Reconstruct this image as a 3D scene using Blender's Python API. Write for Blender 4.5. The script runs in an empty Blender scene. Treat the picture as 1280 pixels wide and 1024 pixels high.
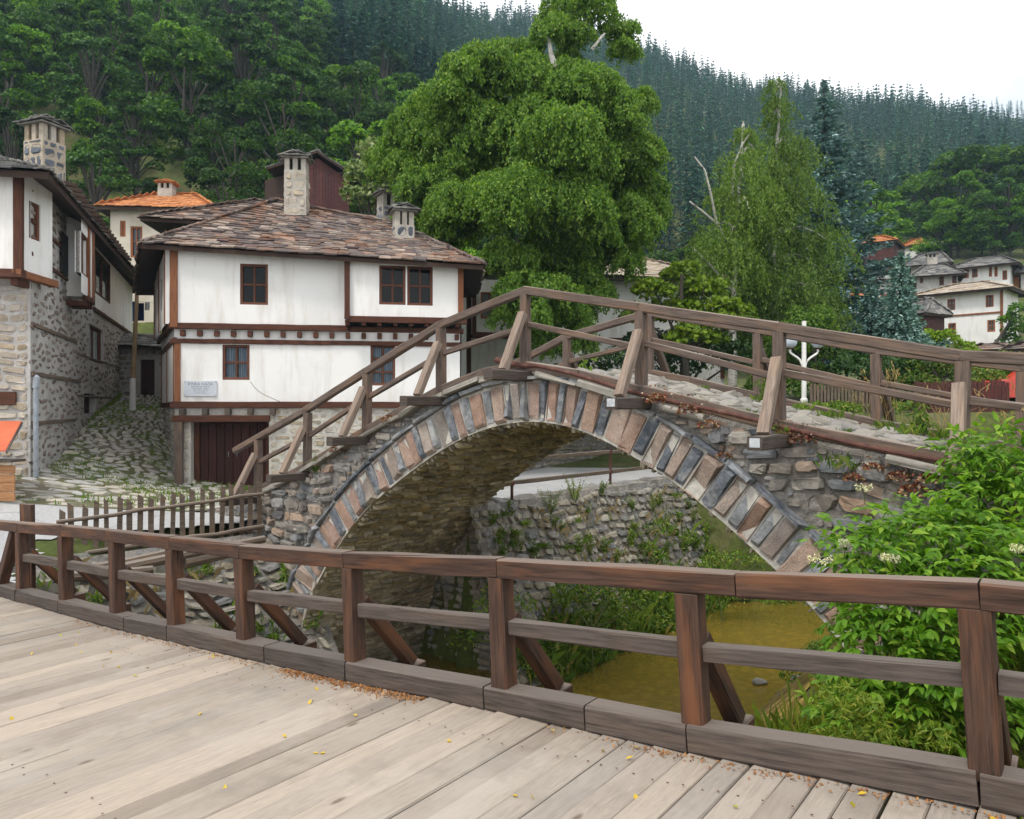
import bpy, math, random
import numpy as np
random.seed(11)
R = np.random.default_rng(11)
scene = bpy.context.scene
COL = scene.collection
FPX, CZ, HY = 960.0, 1.72, 510.0      # lens in photo pixels, eye height, horizon row


def at(px, py, Y):
    return np.array([(px - 640) / FPX * Y, Y, CZ - (py - HY) / FPX * Y])


def nrm(v):
    v = np.asarray(v, float)
    return v / (np.linalg.norm(v, axis=-1, keepdims=True) + 1e-12)


# ------------------------------------------------------------------ objects
def props(o, label=None, cat=None, group=None, kind=None):
    if label: o['label'] = label
    if cat: o['category'] = cat
    if group: o['group'] = group
    if kind: o['kind'] = kind
    return o


BASE = {}


def thing(name, label, cat, loc=(0, 0, 0), group=None):
    o = bpy.data.objects.new(name, None)
    o.empty_display_size = 0.2
    o.location = tuple(float(c) for c in loc)
    COL.objects.link(o)
    BASE[o.name] = np.array(loc, float)
    return props(o, label, cat, group)


class MB:
    """collects polygons and links them as one mesh object"""

    def __init__(s):
        s.v, s.f, s.n = [], [], 0

    def add(s, V, faces, uv=None, mi=0):
        """faces: list of int arrays (m,k); uv: matching list of (m,k,2) or None"""
        V = np.asarray(V, float).reshape(-1, 3)
        for i, f in enumerate(faces):
            f = np.asarray(f, int)
            if f.size == 0: continue
            u = None if uv is None else np.asarray(uv[i], float)
            s.f.append((f + s.n, u, mi))
        s.v.append(V)
        s.n += len(V)

    def build(s, name, mats, parent=None, smooth=False, label=None):
        if not isinstance(mats, (list, tuple)): mats = [mats]
        V = np.concatenate(s.v) if s.v else np.zeros((0, 3))
        org = np.zeros(3)
        if parent is not None and parent.name in BASE: org = BASE[parent.name]
        V = V - org
        me = bpy.data.meshes.new(name)
        me.vertices.add(len(V))
        me.vertices.foreach_set('co', V.astype(np.float32).ravel())
        loops = np.concatenate([f.ravel() for f, _, _ in s.f])
        tot = np.concatenate([np.full(len(f), f.shape[1]) for f, _, _ in s.f])
        st = np.concatenate([[0], np.cumsum(tot)[:-1]])
        mi = np.concatenate([np.full(len(f), m) for f, _, m in s.f])
        me.loops.add(len(loops))
        me.loops.foreach_set('vertex_index', loops.astype(np.int32))
        me.polygons.add(len(tot))
        me.polygons.foreach_set('loop_start', st.astype(np.int32))
        me.polygons.foreach_set('loop_total', tot.astype(np.int32))
        me.polygons.foreach_set('material_index', mi.astype(np.int32))
        me.polygons.foreach_set('use_smooth', np.full(len(tot), smooth))
        if any(u is not None for _, u, _ in s.f):
            L = me.uv_layers.new(name='UVMap')
            U = np.concatenate([(u.reshape(-1, 2) if u is not None else np.zeros((f.size, 2))) for f, u, _ in s.f])
            L.data.foreach_set('uv', U.astype(np.float32).ravel())
        for m in mats: me.materials.append(m)
        me.update(calc_edges=True)
        me.validate()
        o = bpy.data.objects.new(name, me)
        COL.objects.link(o)
        if parent is not None:
            o.parent = parent
            BASE[o.name] = org
        else:
            BASE[o.name] = np.zeros(3)
        if label: o['label'] = label
        return o

    # --- shapes
    def beam(s, p0, p1, w, h, up=(0, 0, 1), bev=0.012, jit=0.003, mi=0, seg=0.45):
        p0, p1 = np.asarray(p0, float), np.asarray(p1, float)
        t = p1 - p0
        L = np.linalg.norm(t)
        t = t / L
        side = nrm(np.cross(t, np.asarray(up, float)))
        upv = np.cross(side, t)
        a, b, c = w / 2, h / 2, min(bev, w * .3, h * .3)
        P = [(-a + c, -b), (a - c, -b), (a, -b + c), (a, b - c), (a - c, b), (-a + c, b), (-a, b - c), (-a, -b + c)]
        n = max(1, int(L / seg))
        V = []
        for i in range(n + 1):
            j = R.normal(0, jit, (8, 2)) if jit else np.zeros((8, 2))
            q = p0 + t * L * i / n
            V += [q + side * (x + j[k, 0]) + upv * (y + j[k, 1]) for k, (x, y) in enumerate(P)]
        per = [0]
        for k in range(8):
            x0, y0 = P[k]
            x1, y1 = P[(k + 1) % 8]
            per.append(per[-1] + math.hypot(x1 - x0, y1 - y0))
        ou, ov = R.uniform(0, 60), R.uniform(0, 60)
        F, U = [], []
        for i in range(n):
            for k in range(8):
                k2 = (k + 1) % 8
                F.append([i * 8 + k, i * 8 + k2, i * 8 + 8 + k2, i * 8 + 8 + k])
                u0, u1 = ou + L * i / n, ou + L * (i + 1) / n
                U.append([(u0, ov + per[k]), (u0, ov + per[k + 1]), (u1, ov + per[k + 1]), (u1, ov + per[k])])
        E = [[7, 6, 5, 4, 3, 2, 1, 0], [n * 8 + k for k in range(8)]]
        EU = [[(ou + P[k][0] * .15, ov + P[k][1]) for k in range(8)][::-1]] + [[(ou + P[k][0] * .15, ov + P[k][1]) for k in range(8)]]
        s.add(V, [F, E], [U, EU], mi)
        return s

    def box(s, c, size, ex=(1, 0, 0), bev=0.006, mi=0):
        """box about c; size along ex, along the horizontal normal of ex, and up"""
        ex = nrm(ex)
        c = np.asarray(c, float)
        d = ex * size[0] / 2
        return s.beam(c - d, c + d, size[1], size[2], bev=bev, jit=0, seg=99, mi=mi)

    def tube(s, pts, rad, n=8, mi=0, cap=True):
        pts = np.asarray(pts, float)
        rad = np.broadcast_to(np.asarray(rad, float), (len(pts),))
        V = []
        for i, p in enumerate(pts):
            t = nrm(pts[min(i + 1, len(pts) - 1)] - pts[max(i - 1, 0)])
            a = np.array([0, 0, 1.]) if abs(t[2]) < .9 else np.array([1., 0, 0])
            x = nrm(np.cross(t, a))
            y = np.cross(t, x)
            for k in range(n):
                an = 2 * math.pi * k / n
                V.append(p + rad[i] * (math.cos(an) * x + math.sin(an) * y))
        F, U = [], []
        ln = np.concatenate([[0], np.cumsum(np.linalg.norm(np.diff(pts, axis=0), axis=1))])
        for i in range(len(pts) - 1):
            for k in range(n):
                k2 = (k + 1) % n
                F.append([i * n + k, i * n + k2, i * n + n + k2, i * n + n + k])
                r = max(rad[i], .01) * 6.28 / n
                U.append([(ln[i], k * r), (ln[i], (k + 1) * r), (ln[i + 1], (k + 1) * r), (ln[i + 1], k * r)])
        if cap:
            E = [list(range(n))[::-1], [(len(pts) - 1) * n + k for k in range(n)]]
            s.add(V, [F, E], [U, [[(0, 0)] * n] * 2], mi)
        else:
            s.add(V, [F], [U], mi)
        return s

    def poly(s, P, mi=0, uv=None):
        P = np.asarray(P, float)
        k = len(P)
        t = nrm(P[1] - P[0])
        nn = nrm(np.cross(P[1] - P[0], P[-1] - P[0]))
        b = np.cross(nn, t)
        u = [[((p - P[0]) @ t, (p - P[0]) @ b) for p in P]]
        s.add(P, [[list(range(k))]], [u], mi)
        return s

    def prism(s, P, d, mi=0):
        """polygon P pushed by vector d into a solid"""
        P = np.asarray(P, float)
        k = len(P)
        V = np.concatenate([P, P + np.asarray(d, float)])
        Q = [[i, (i + 1) % k, k + (i + 1) % k, k + i] for i in range(k)]
        s.add(V, [[list(range(k))[::-1]], [[k + i for i in range(k)]], Q],
              [V[:k][::-1][None, :, [0, 2]], V[k:][None, :, [0, 2]], V[np.array(Q)][:, :, [0, 2]]], mi)
        return s


# ------------------------------------------------------------------ stones
def cells(a0, a1, b0, b1, rh, sw):
    """rows of stones of random height and width over [a0,a1]x[b0,b1]"""
    out = []
    b = b0
    while b < b1 - rh[0] * .4:
        h = min(R.uniform(*rh), b1 - b)
        a = a0 - R.uniform(0, sw[1])
        while a < a1:
            w = R.uniform(*sw)
            out.append((max(a, a0), min(a + w, a1), b, b + h))
            a += w
        b += h
    out = np.array(out)
    return out[(out[:, 1] - out[:, 0]) > .05]


def stones(mb, C, fmap, prot=(.02, .06), gap=.02, jit=.18, rnd=.28, back=-.05, wob=.0, keep=None, mi=0, skew=0):
    """irregular stones, one per cell, standing out from the surface fmap(a,b,h)"""
    C = np.asarray(C, float)
    n = len(C)
    ca, cb = (C[:, 0] + C[:, 1]) / 2, (C[:, 2] + C[:, 3]) / 2
    ha, hb = (C[:, 1] - C[:, 0]) / 2 - gap / 2, (C[:, 3] - C[:, 2]) / 2 - gap / 2
    ha, hb = np.maximum(ha, .012), np.maximum(hb, .012)
    m = np.minimum(ha, hb)
    k = rnd * m
    z = np.zeros(n)
    # eight outline points
    A = np.stack([-ha + k, ha - k, ha, ha, ha - k, -ha + k, -ha, -ha], 1)
    B = np.stack([-hb, -hb, -hb + k, hb - k, hb, hb, hb - k, -hb + k], 1)
    jA = R.uniform(0, jit, (n, 8)) * m[:, None]
    jB = R.uniform(0, jit, (n, 8)) * m[:, None]
    A = A - np.sign(A) * jA
    B = B - np.sign(B) * jB
    if skew:
        A = A + skew * R.normal(0, 1, n)[:, None] * B
    aa, bb = ca[:, None] + A, cb[:, None] + B
    if wob:
        bb = bb + wob * (np.sin(aa * 1.7 + 1) + .6 * np.sin(aa * 4.1 + cb[:, None] * 2.0))
    if keep is not None:
        ok = keep(aa, bb)
        aa, bb, ca, cb, m, C = aa[ok], bb[ok], ca[ok], cb[ok], m[ok], C[ok]
        n = len(ca)
        if n == 0: return
    c0, c1 = aa.mean(1, keepdims=True), bb.mean(1, keepdims=True)
    H = R.uniform(*prot, n)[:, None]
    tilt = R.normal(0, .25, (n, 2))
    rel = (tilt[:, :1] * (aa - c0) + tilt[:, 1:] * (bb - c1)) * .5
    hm = H * .55 + R.normal(0, .12, (n, 8)) * H
    hi = H + rel + R.normal(0, .08, (n, 8)) * H
    rings = [(aa, bb, np.full((n, 8), back)),
             (c0 + (aa - c0) * .985, c1 + (bb - c1) * .985, hm),
             (c0 + (aa - c0) * .80, c1 + (bb - c1) * .80, hi)]
    P = [fmap(x.ravel(), y.ravel(), h.ravel()).reshape(n, 8, 3) for x, y, h in rings]
    ce = fmap(c0.ravel(), c1.ravel(), (H[:, 0] * 1.05)).reshape(n, 1, 3)
    V = np.concatenate(P + [ce], 1)          # n,25,3
    base = np.arange(n)[:, None] * 25
    Q = []
    for r in range(2):
        for i in range(8):
            j = (i + 1) % 8
            Q.append(base + np.array([[r * 8 + i, r * 8 + j, r * 8 + 8 + j, r * 8 + 8 + i]]))
    Q = np.stack(Q, 1).reshape(-1, 4)
    T = np.stack([base + np.array([[16 + i, 16 + (i + 1) % 8, 24]]) for i in range(8)], 1).reshape(-1, 3)
    mb.add(V.reshape(-1, 3), [Q, T], None, mi)


def plane_map(O, ex, ey):
    O, ex, ey = np.asarray(O, float), nrm(ex), nrm(ey)
    n = np.cross(ex, ey)
    return lambda a, b, h: O + np.outer(a, ex) + np.outer(b, ey) + np.outer(h, n)


def slabs(mb, E0, E1, T0, T1, row=.21, w=(.22, .5), th=(.025, .05), mi=0, over=.05):
    """stone slates laid in rows from the eave E0-E1 up to T0-T1"""
    E0, E1, T0, T1 = [np.asarray(p, float) for p in (E0, E1, T0, T1)]
    nn = nrm(np.cross(E1 - E0, (T0 + T1) / 2 - (E0 + E1) / 2))
    if nn[2] < 0: nn = -nn
    S = np.linalg.norm((T0 + T1) / 2 - (E0 + E1) / 2)
    rows = max(2, int(S / row))
    Vs, off = [], 0
    for r in range(rows):
        v0, v1 = r / rows, (r + 1.55) / rows
        A, B = E0 + (T0 - E0) * v0, E1 + (T1 - E1) * v0
        L = np.linalg.norm(B - A)
        if L < .15: continue
        ex = (B - A) / L
        ey = nrm(((T0 + T1) - (E0 + E1)))
        ln = S / rows * 1.6
        x = -R.uniform(0, w[1])
        while x < L - .05:
            ww = R.uniform(*w)
            x0, x1 = max(x, -.03), min(x + ww - .008, L + .03)
            x += ww
            if x1 - x0 < .08: continue
            t = R.uniform(*th)
            lift = R.uniform(0, .03) + .02
            j = R.normal(0, .028, 4)
            drop = -over * (r == 0) - R.uniform(0, .05)
            lo0 = A + ex * x0 + ey * (drop + j[0]) + nn * lift
            lo1 = A + ex * x1 + ey * (drop + j[1]) + nn * (lift + R.normal(0, .012))
            hi1 = A + ex * (x1 + j[2] * .4) + ey * ln + nn * .005
            hi0 = A + ex * (x0 + j[3] * .4) + ey * ln + nn * .005
            up = nn * t
            Vs.append([lo0, lo1, hi1, hi0, lo0 + up, lo1 + up, hi1 + up, hi0 + up])
    V = np.array(Vs).reshape(-1, 3)
    n = len(Vs)
    q = np.array([[3, 2, 1, 0], [4, 5, 6, 7], [0, 1, 5, 4], [1, 2, 6, 5], [2, 3, 7, 6], [3, 0, 4, 7]])
    F = (np.arange(n)[:, None, None] * 8 + q[None]).reshape(-1, 4)
    mb.add(V, [F], None, mi)


# ------------------------------------------------------------------ leaves
def leaves(mb, C, L, W, axis=None, nor=None, spread=1.0, mi=0, fold=0.0):
    """rhombic leaves at C; axis = growth direction, nor = facing"""
    n = len(C)
    if n == 0: return
    L = np.broadcast_to(L, (n,))[:, None] * R.uniform(.75, 1.25, (n, 1))
    W = np.broadcast_to(W, (n,))[:, None] * R.uniform(.8, 1.2, (n, 1))
    rnd = R.normal(0, 1, (n, 3))
    ax = rnd if axis is None else np.asarray(axis) + rnd * spread * .5
    ax = nrm(ax)
    no = R.normal(0, 1, (n, 3)) if nor is None else np.asarray(nor) + R.normal(0, 1, (n, 3)) * spread * .5
    sd = nrm(np.cross(ax, no))
    up = np.cross(sd, ax)
    P0 = C - ax * L * .5
    P1 = C + sd * W * .5 - ax * L * .05 + up * fold * W
    P2 = C + ax * L * .5
    P3 = C - sd * W * .5 - ax * L * .05 + up * fold * W
    V = np.stack([P0, P1, P2, P3], 1).reshape(-1, 3)
    mb.add(V, [np.arange(n * 4).reshape(n, 4)], None, mi)


def sphere_pts(n, lo=-1.0):
    p = nrm(R.normal(0, 1, (n * 4 + 16, 3)))
    p = p[p[:, 2] > lo][:n]
    return p


def clump(mb, c, r, n, L, W, sq=.75, mi=0, lo=-.5, spread=1.0):
    """leafy ball: leaves near its surface, thicker on top"""
    p = sphere_pts(n, lo)
    rad = R.uniform(.62, 1.06, (len(p), 1)) ** .7
    q = p * rad * np.array([r, r, r * sq])
    leaves(mb, np.asarray(c) + q, L, W, axis=p * .6 + np.array([0, 0, -.35]), nor=p + np.array([0, 0, .5]), spread=spread, mi=mi)


def hang(mb, c, r, ns, nl, L, W, ln=(.5, 1.3), sq=.8, mi=0):
    """hanging twigs of leaves from the upper side of a lobe (weeping habit)"""
    p = sphere_pts(ns, -.35)
    ns = len(p)
    st = np.asarray(c) + p * np.array([r, r, r * sq]) * R.uniform(.55, 1.0, (ns, 1))
    ll = R.uniform(*ln, ns)
    t = np.sort(R.uniform(0, 1, (ns, nl)), 1)
    dr = p * np.array([.35, .35, 0]) + R.normal(0, .12, (ns, 3))
    dr[:, 2] = -1
    bow = p * np.array([.25, .25, .1])
    pos = st[:, None] + dr[:, None] * (t * ll[:, None])[..., None] + bow[:, None] * (np.sin(t * 2.2) * ll[:, None] * .5)[..., None]
    pos = pos.reshape(-1, 3) + R.normal(0, .05, (ns * nl, 3))
    leaves(mb, pos, L, W, axis=np.array([0, 0, -1.0]), nor=np.repeat(p, nl, 0) * .8, spread=1.1, mi=mi)


def blades(mb, C, h, lean=.35, w=.012, mi=0, dirs=None):
    """grass blades from C"""
    n = len(C)
    h = np.broadcast_to(h, (n,))[:, None] * R.uniform(.5, 1.2, (n, 1))
    d = R.normal(0, 1, (n, 3)) if dirs is None else dirs + R.normal(0, .3, (n, 3))
    d[:, 2] = 0
    d = nrm(d)
    s = np.stack([-d[:, 1], d[:, 0], np.zeros(n)], 1) * w
    up = np.array([0, 0, 1.])
    l = R.uniform(.1, 1, (n, 1)) * lean
    m = C + up * h * .6 + d * h * l * .4
    t = C + up * h * (1 - l * .3) + d * h * l * 1.2
    V = np.stack([C - s, C + s, m + s * .8, t, m - s * .8], 1).reshape(-1, 3)
    mb.add(V, [np.arange(n * 5).reshape(n, 5)], None, mi)


def noise2(X, Y, seed=0):
    """cheap smooth value field, about -1..1"""
    r = np.random.default_rng(seed)
    z = np.zeros_like(np.asarray(X, float))
    for i in range(6):
        a, f, p = r.uniform(0, 6.28), 1.0 * 1.6 ** i, r.uniform(0, 6.28)
        z = z + np.sin((X * math.cos(a) + Y * math.sin(a)) * f + p) / 1.5 ** i
    return z / 2.2


# ------------------------------------------------------------------ materials
def N(nt, typ, ins=None, **at_):
    n = nt.nodes.new(typ)
    for k, v in at_.items(): setattr(n, k, v)
    for k, v in (ins or {}).items():
        sk = n.inputs[k]
        if isinstance(v, bpy.types.NodeSocket): nt.links.new(v, sk)
        else: sk.default_value = v
    return n


def col(c): return (c[0], c[1], c[2], 1.0)


def ramp(nt, fac, stops, interp='LINEAR'):
    n = N(nt, 'ShaderNodeValToRGB', {'Fac': fac})
    cr = n.color_ramp
    cr.interpolation = interp
    while len(cr.elements) < len(stops): cr.elements.new(.5)
    for e, (p, c) in zip(cr.elements, stops):
        e.position = p
        e.color = col(c) if not isinstance(c, (int, float)) else (c, c, c, 1)
    return n.outputs['Color']


def mixc(nt, fac, a, b, mode='MIX'):
    n = N(nt, 'ShaderNodeMix', data_type='RGBA', blend_type=mode)
    for k, v in ((0, fac), (6, a), (7, b)):
        sk = n.inputs[k]
        if isinstance(v, bpy.types.NodeSocket): nt.links.new(v, sk)
        else: sk.default_value = v if k == 0 else col(v)
    return n.outputs[2]


def math_(nt, op, a, b=0.0, c=0.0):
    n = N(nt, 'ShaderNodeMath', operation=op)
    for i, v in enumerate((a, b, c)):
        if isinstance(v, bpy.types.NodeSocket): nt.links.new(v, n.inputs[i])
        else: n.inputs[i].default_value = v
    return n.outputs[0]


def coords(nt, kind='Object', scale=(1, 1, 1), rot=(0, 0, 0)):
    tc = N(nt, 'ShaderNodeTexCoord')
    mp = N(nt, 'ShaderNodeMapping', {'Vector': tc.outputs[kind], 'Scale': scale, 'Rotation': rot})
    return mp.outputs[0]


def noise(nt, vec, scale, detail=4, rough=.6, dist=0.0):
    return N(nt, 'ShaderNodeTexNoise', {'Vector': vec, 'Scale': scale, 'Detail': detail, 'Roughness': rough, 'Distortion': dist}).outputs['Fac']


def island(nt): return N(nt, 'ShaderNodeNewGeometry').outputs['Random Per Island']


def mat(name, fn):
    m = bpy.data.materials.new(name)
    m.use_nodes = True
    nt = m.node_tree
    nt.nodes.clear()
    out = N(nt, 'ShaderNodeOutputMaterial')
    sh = fn(nt)
    nt.links.new(sh, out.inputs['Surface'])
    return m


def pbr(nt, base, rough=.8, bump=None, strength=.4, dist=.01, spec=.3, metal=0.0):
    ins = {'Roughness': rough, 'Specular IOR Level': spec, 'Metallic': metal}
    ins['Base Color'] = base if isinstance(base, bpy.types.NodeSocket) else col(base)
    p = N(nt, 'ShaderNodeBsdfPrincipled', ins)
    if bump is not None:
        b = N(nt, 'ShaderNodeBump', {'Height': bump, 'Strength': strength, 'Distance': dist})
        nt.links.new(b.outputs[0], p.inputs['Normal'])
    return p.outputs[0]


def up_mask(nt, lo=.55, hi=.9):
    g = N(nt, 'ShaderNodeNewGeometry')
    s = N(nt, 'ShaderNodeSeparateXYZ', {'Vector': g.outputs['Normal']})
    return N(nt, 'ShaderNodeMapRange', {'Value': s.outputs[2], 'From Min': lo, 'From Max': hi}).outputs[0]


def wood_fn(dark, mid, warm, grey, warm_amt=.5, grey_amt=.8, rough=.75, grain=22):
    def fn(nt):
        uv = coords(nt, 'UV', (1.3, grain, 1))
        g = noise(nt, uv, 2.2, 6, .65, .4)
        fine = noise(nt, coords(nt, 'UV', (3, grain * 5, 1)), 3, 3, .6)
        big = noise(nt, coords(nt, 'UV', (.9, 5, 1)), 1.6, 3, .5)
        base = ramp(nt, g, [(.3, dark), (.55, mid), (.75, tuple(c * 1.35 for c in mid))])
        wm = N(nt, 'ShaderNodeMapRange', {'Value': big, 'From Min': .48, 'From Max': .72}).outputs[0]
        base = mixc(nt, math_(nt, 'MULTIPLY', wm, warm_amt), base, warm)
        up = math_(nt, 'MULTIPLY', up_mask(nt), math_(nt, 'MULTIPLY_ADD', fine, .5, grey_amt - .25))
        base = mixc(nt, up, base, grey)
        isl = island(nt)
        base = mixc(nt, 1.0, base, ramp(nt, isl, [(0, (.78, .78, .8)), (1, (1.2, 1.15, 1.12))]), 'MULTIPLY')
        cr = ramp(nt, noise(nt, coords(nt, 'UV', (.7, 26, 1)), 2.5, 4, .7, .2), [(.60, 1.0), (.68, .45)])
        base = mixc(nt, 1.0, base, cr, 'MULTIPLY')
        h = math_(nt, 'ADD', math_(nt, 'MULTIPLY', g, .6), math_(nt, 'MULTIPLY', fine, .5))
        return pbr(nt, base, rough, h, .5, .006, .25)
    return fn


def stone_fn(stops, nscale=9, var=.35, bump=.5, dist=.02, moss=None, moss_amt=0.0, rough=.88, speck=0):
    def fn(nt):
        isl = island(nt)
        base = ramp(nt, isl, stops)
        v = coords(nt)
        a = noise(nt, v, nscale, 7, .68)
        b = noise(nt, v, nscale * .22, 3, .5)
        base = mixc(nt, 1.0, base, ramp(nt, a, [(.25, 1 - var), (.75, 1 + var)]), 'MULTIPLY')
        base = mixc(nt, 1.0, base, ramp(nt, b, [(.3, 1 - var * .5), (.7, 1 + var * .4)]), 'MULTIPLY')
        if speck:
            sp = noise(nt, v, nscale * 9, 2, .5)
            base = mixc(nt, 1.0, base, ramp(nt, sp, [(.35, 1 - speck), (.6, 1 + speck)]), 'MULTIPLY')
        if moss:
            m = N(nt, 'ShaderNodeMapRange', {'Value': noise(nt, v, 1.3, 5, .7), 'From Min': .5, 'From Max': .68}).outputs[0]
            base = mixc(nt, math_(nt, 'MULTIPLY', m, moss_amt), base, moss)
        return pbr(nt, base, rough, a, bump, dist, .25)
    return fn


def leaf_fn(stops, trans=.3, rough=.5, objvar=.25, spec=.25, tint=(1.15, 1.2, .5), patch=0):
    def fn(nt):
        isl = island(nt)
        base = ramp(nt, isl, stops)
        if patch:
            pn = noise(nt, coords(nt, 'Object', (1, 1, 1)), patch, 3, .6)
            base = mixc(nt, 1.0, base, ramp(nt, pn, [(.32, (.65, .72, .95)), (.5, (1, 1, 1)), (.68, (1.55, 1.4, .85))]), 'MULTIPLY')
        rn = N(nt, 'ShaderNodeObjectInfo').outputs['Random']
        base = mixc(nt, 1.0, base, ramp(nt, rn, [(0, (1 - objvar, 1 - objvar * .9, 1 - objvar * .6)), (1, (1 + objvar * 1.1, 1 + objvar, 1 + objvar * .3))]), 'MULTIPLY')
        p = N(nt, 'ShaderNodeBsdfPrincipled', {'Base Color': base, 'Roughness': rough, 'Specular IOR Level': spec})
        tb = mixc(nt, 1.0, base, tint, 'MULTIPLY')
        t = N(nt, 'ShaderNodeBsdfTranslucent', {'Color': tb})
        return N(nt, 'ShaderNodeMixShader', {0: trans, 1: p.outputs[0], 2: t.outputs[0]}).outputs[0]
    return fn


M = {}
M['rail_wood'] = mat('rail_wood', wood_fn((.026, .016, .012), (.072, .042, .031), (.21, .085, .035), (.22, .185, .16), .6, .7))
M['kerb_wood'] = mat('kerb_wood', wood_fn((.038, .031, .028), (.092, .076, .067), (.13, .085, .055), (.175, .155, .14), .3, .65))
M['bridge_wood'] = mat('bridge_wood', wood_fn((.05, .037, .031), (.135, .105, .09), (.25, .15, .085), (.29, .25, .215), .5, .85))
M['brace_wood'] = mat('brace_wood', wood_fn((.12, .09, .07), (.25, .2, .165), (.3, .2, .12), (.38, .34, .3), .35, .7))
M['fence_wood'] = mat('fence_wood', wood_fn((.055, .042, .034), (.15, .12, .095), (.22, .14, .08), (.3, .27, .24), .4, .6))
M['trim_wood'] = mat('trim_wood', wood_fn((.035, .015, .01), (.085, .035, .022), (.15, .055, .025), (.14, .08, .06), .4, .3))
M['trim_light'] = mat('trim_light', wood_fn((.12, .05, .025), (.24, .10, .05), (.32, .14, .06), (.25, .13, .08), .4, .3))
M['door_wood'] = mat('door_wood', wood_fn((.022, .009, .009), (.05, .018, .017), (.07, .024, .02), (.07, .03, .03), .3, .1))
M['barn_wood'] = mat('barn_wood', wood_fn((.03, .016, .015), (.085, .032, .03), (.12, .045, .038), (.1, .07, .06), .5, .2, grain=9))
M['soffit_wood'] = mat('soffit_wood', wood_fn((.02, .013, .01), (.055, .034, .026), (.09, .05, .03), (.08, .06, .05), .3, .1))


def deck_fn(nt):
    uv = coords(nt, 'UV', (1.6, 16, 1))
    g = noise(nt, uv, 2.2, 7, .7, .8)
    fine = noise(nt, coords(nt, 'UV', (2.5, 90, 1)), 3, 3, .6)
    isl = island(nt)
    base = ramp(nt, isl, [(0, (.25, .208, .172)), (.25, (.36, .31, .262)), (.5, (.295, .26, .23)), (.75, (.42, .352, .29)), (1, (.325, .282, .24))])
    base = mixc(nt, 1.0, base, ramp(nt, g, [(.28, .78), (.5, 1.0), (.75, 1.12)]), 'MULTIPLY')
    base = mixc(nt, 1.0, base, ramp(nt, fine, [(.3, .86), (.65, 1.08)]), 'MULTIPLY')
    # worn paler patches and damp grey ones
    p = noise(nt, coords(nt, 'Object', (1, 1, 1)), .9, 5, .6)
    base = mixc(nt, ramp(nt, p, [(.5, 0.0), (.72, .5)]), base, (.45, .41, .37))
    q = noise(nt, coords(nt, 'Object', (1, 1, 1), (0, 0, 1)), 1.7, 5, .65)
    base = mixc(nt, ramp(nt, q, [(.54, 0.0), (.74, .55)]), base, (.19, .168, .15))
    # cracks along the grain and knots
    cr = ramp(nt, noise(nt, coords(nt, 'UV', (.45, 22, 1)), 2.2, 5, .72, .25), [(.64, 1.0), (.70, .55)])
    base = mixc(nt, 1.0, base, cr, 'MULTIPLY')
    vo = N(nt, 'ShaderNodeTexVoronoi', {'Vector': coords(nt, 'UV', (.9, 2.6, 1)), 'Scale': 1.3})
    base = mixc(nt, ramp(nt, vo.outputs['Distance'], [(.035, .75), (.075, 0.0)]), base, (.12, .085, .06))
    h = math_(nt, 'ADD', math_(nt, 'MULTIPLY', g, .6), math_(nt, 'MULTIPLY', fine, .5))
    return pbr(nt, base, .78, h, .45, .006, .25)


M['deck'] = mat('deck_planks', deck_fn)
M['stone_pink'] = mat('stone_pink', stone_fn([(0, (.27, .195, .165)), (.3, (.34, .225, .175)), (.5, (.28, .245, .22)), (.7, (.37, .25, .19)), (.85, (.25, .235, .22)), (1, (.31, .215, .18))], 7, .28, .7, .025, (.50, .47, .43), .35, speck=.22))
M['stone_slate'] = mat('stone_slate', stone_fn([(0, (.115, .13, .155)), (.5, (.185, .20, .23)), (1, (.28, .29, .305))], 9, .6, 1.0, .04, (.56, .56, .54), .7))
M['mortar'] = mat('mortar', stone_fn([(0, (.52, .50, .46)), (1, (.52, .50, .46))], 14, .25, .8, .02))
M['mortar_grey'] = mat('mortar_grey', stone_fn([(0, (.29, .27, .245)), (1, (.29, .27, .245))], 7, .6, 1.0, .10, (.16, .17, .19), .7))
M['rubble'] = mat('rubble_stone', stone_fn([(0, (.14, .15, .165)), (.25, (.27, .265, .26)), (.5, (.20, .175, .15)), (.7, (.33, .31, .28)), (.88, (.36, .25, .18)), (1, (.17, .17, .18))], 9, .4, .8, .03, (.42, .40, .37), .45))
M['soffit_stone'] = mat('soffit_stone', stone_fn([(0, (.17, .155, .115)), (.4, (.42, .37, .27)), (.7, (.30, .27, .21)), (1, (.55, .49, .37))], 8, .4, .8, .03))
M['wall_stone'] = mat('wall_stone', stone_fn([(0, (.17, .175, .185)), (.3, (.30, .28, .24)), (.55, (.23, .20, .155)), (.8, (.37, .34, .29)), (1, (.21, .21, .215))], 8, .4, .8, .03, (.14, .15, .06), .35))
M['flag_stone'] = mat('flag_stone', stone_fn([(0, (.20, .188, .165)), (.5, (.30, .28, .245)), (1, (.25, .24, .232))], 6, .25, .5, .02))
M['cobble'] = mat('cobble_stone', stone_fn([(0, (.34, .33, .31)), (.5, (.50, .46, .39)), (1, (.41, .41, .41))], 6, .3, .5, .02, (.15, .17, .06), .35))
M['slate_roof'] = mat('slate_roof', stone_fn([(0, (.07, .052, .055)), (.25, (.155, .125, .115)), (.5, (.10, .082, .082)), (.7, (.25, .21, .185)), (.86, (.16, .105, .08)), (1, (.34, .28, .24))], 5, .4, .5, .02, (.33, .13, .045), .5))
M['slate_grey'] = mat('slate_grey', stone_fn([(0, (.09, .09, .095)), (.5, (.16, .155, .15)), (1, (.25, .24, .225))], 5, .3, .5, .02))
M['slate_pale'] = mat('slate_pale', stone_fn([(0, (.34, .27, .20)), (.5, (.46, .39, .31)), (1, (.38, .33, .29))], 5, .3, .5, .02))
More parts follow.
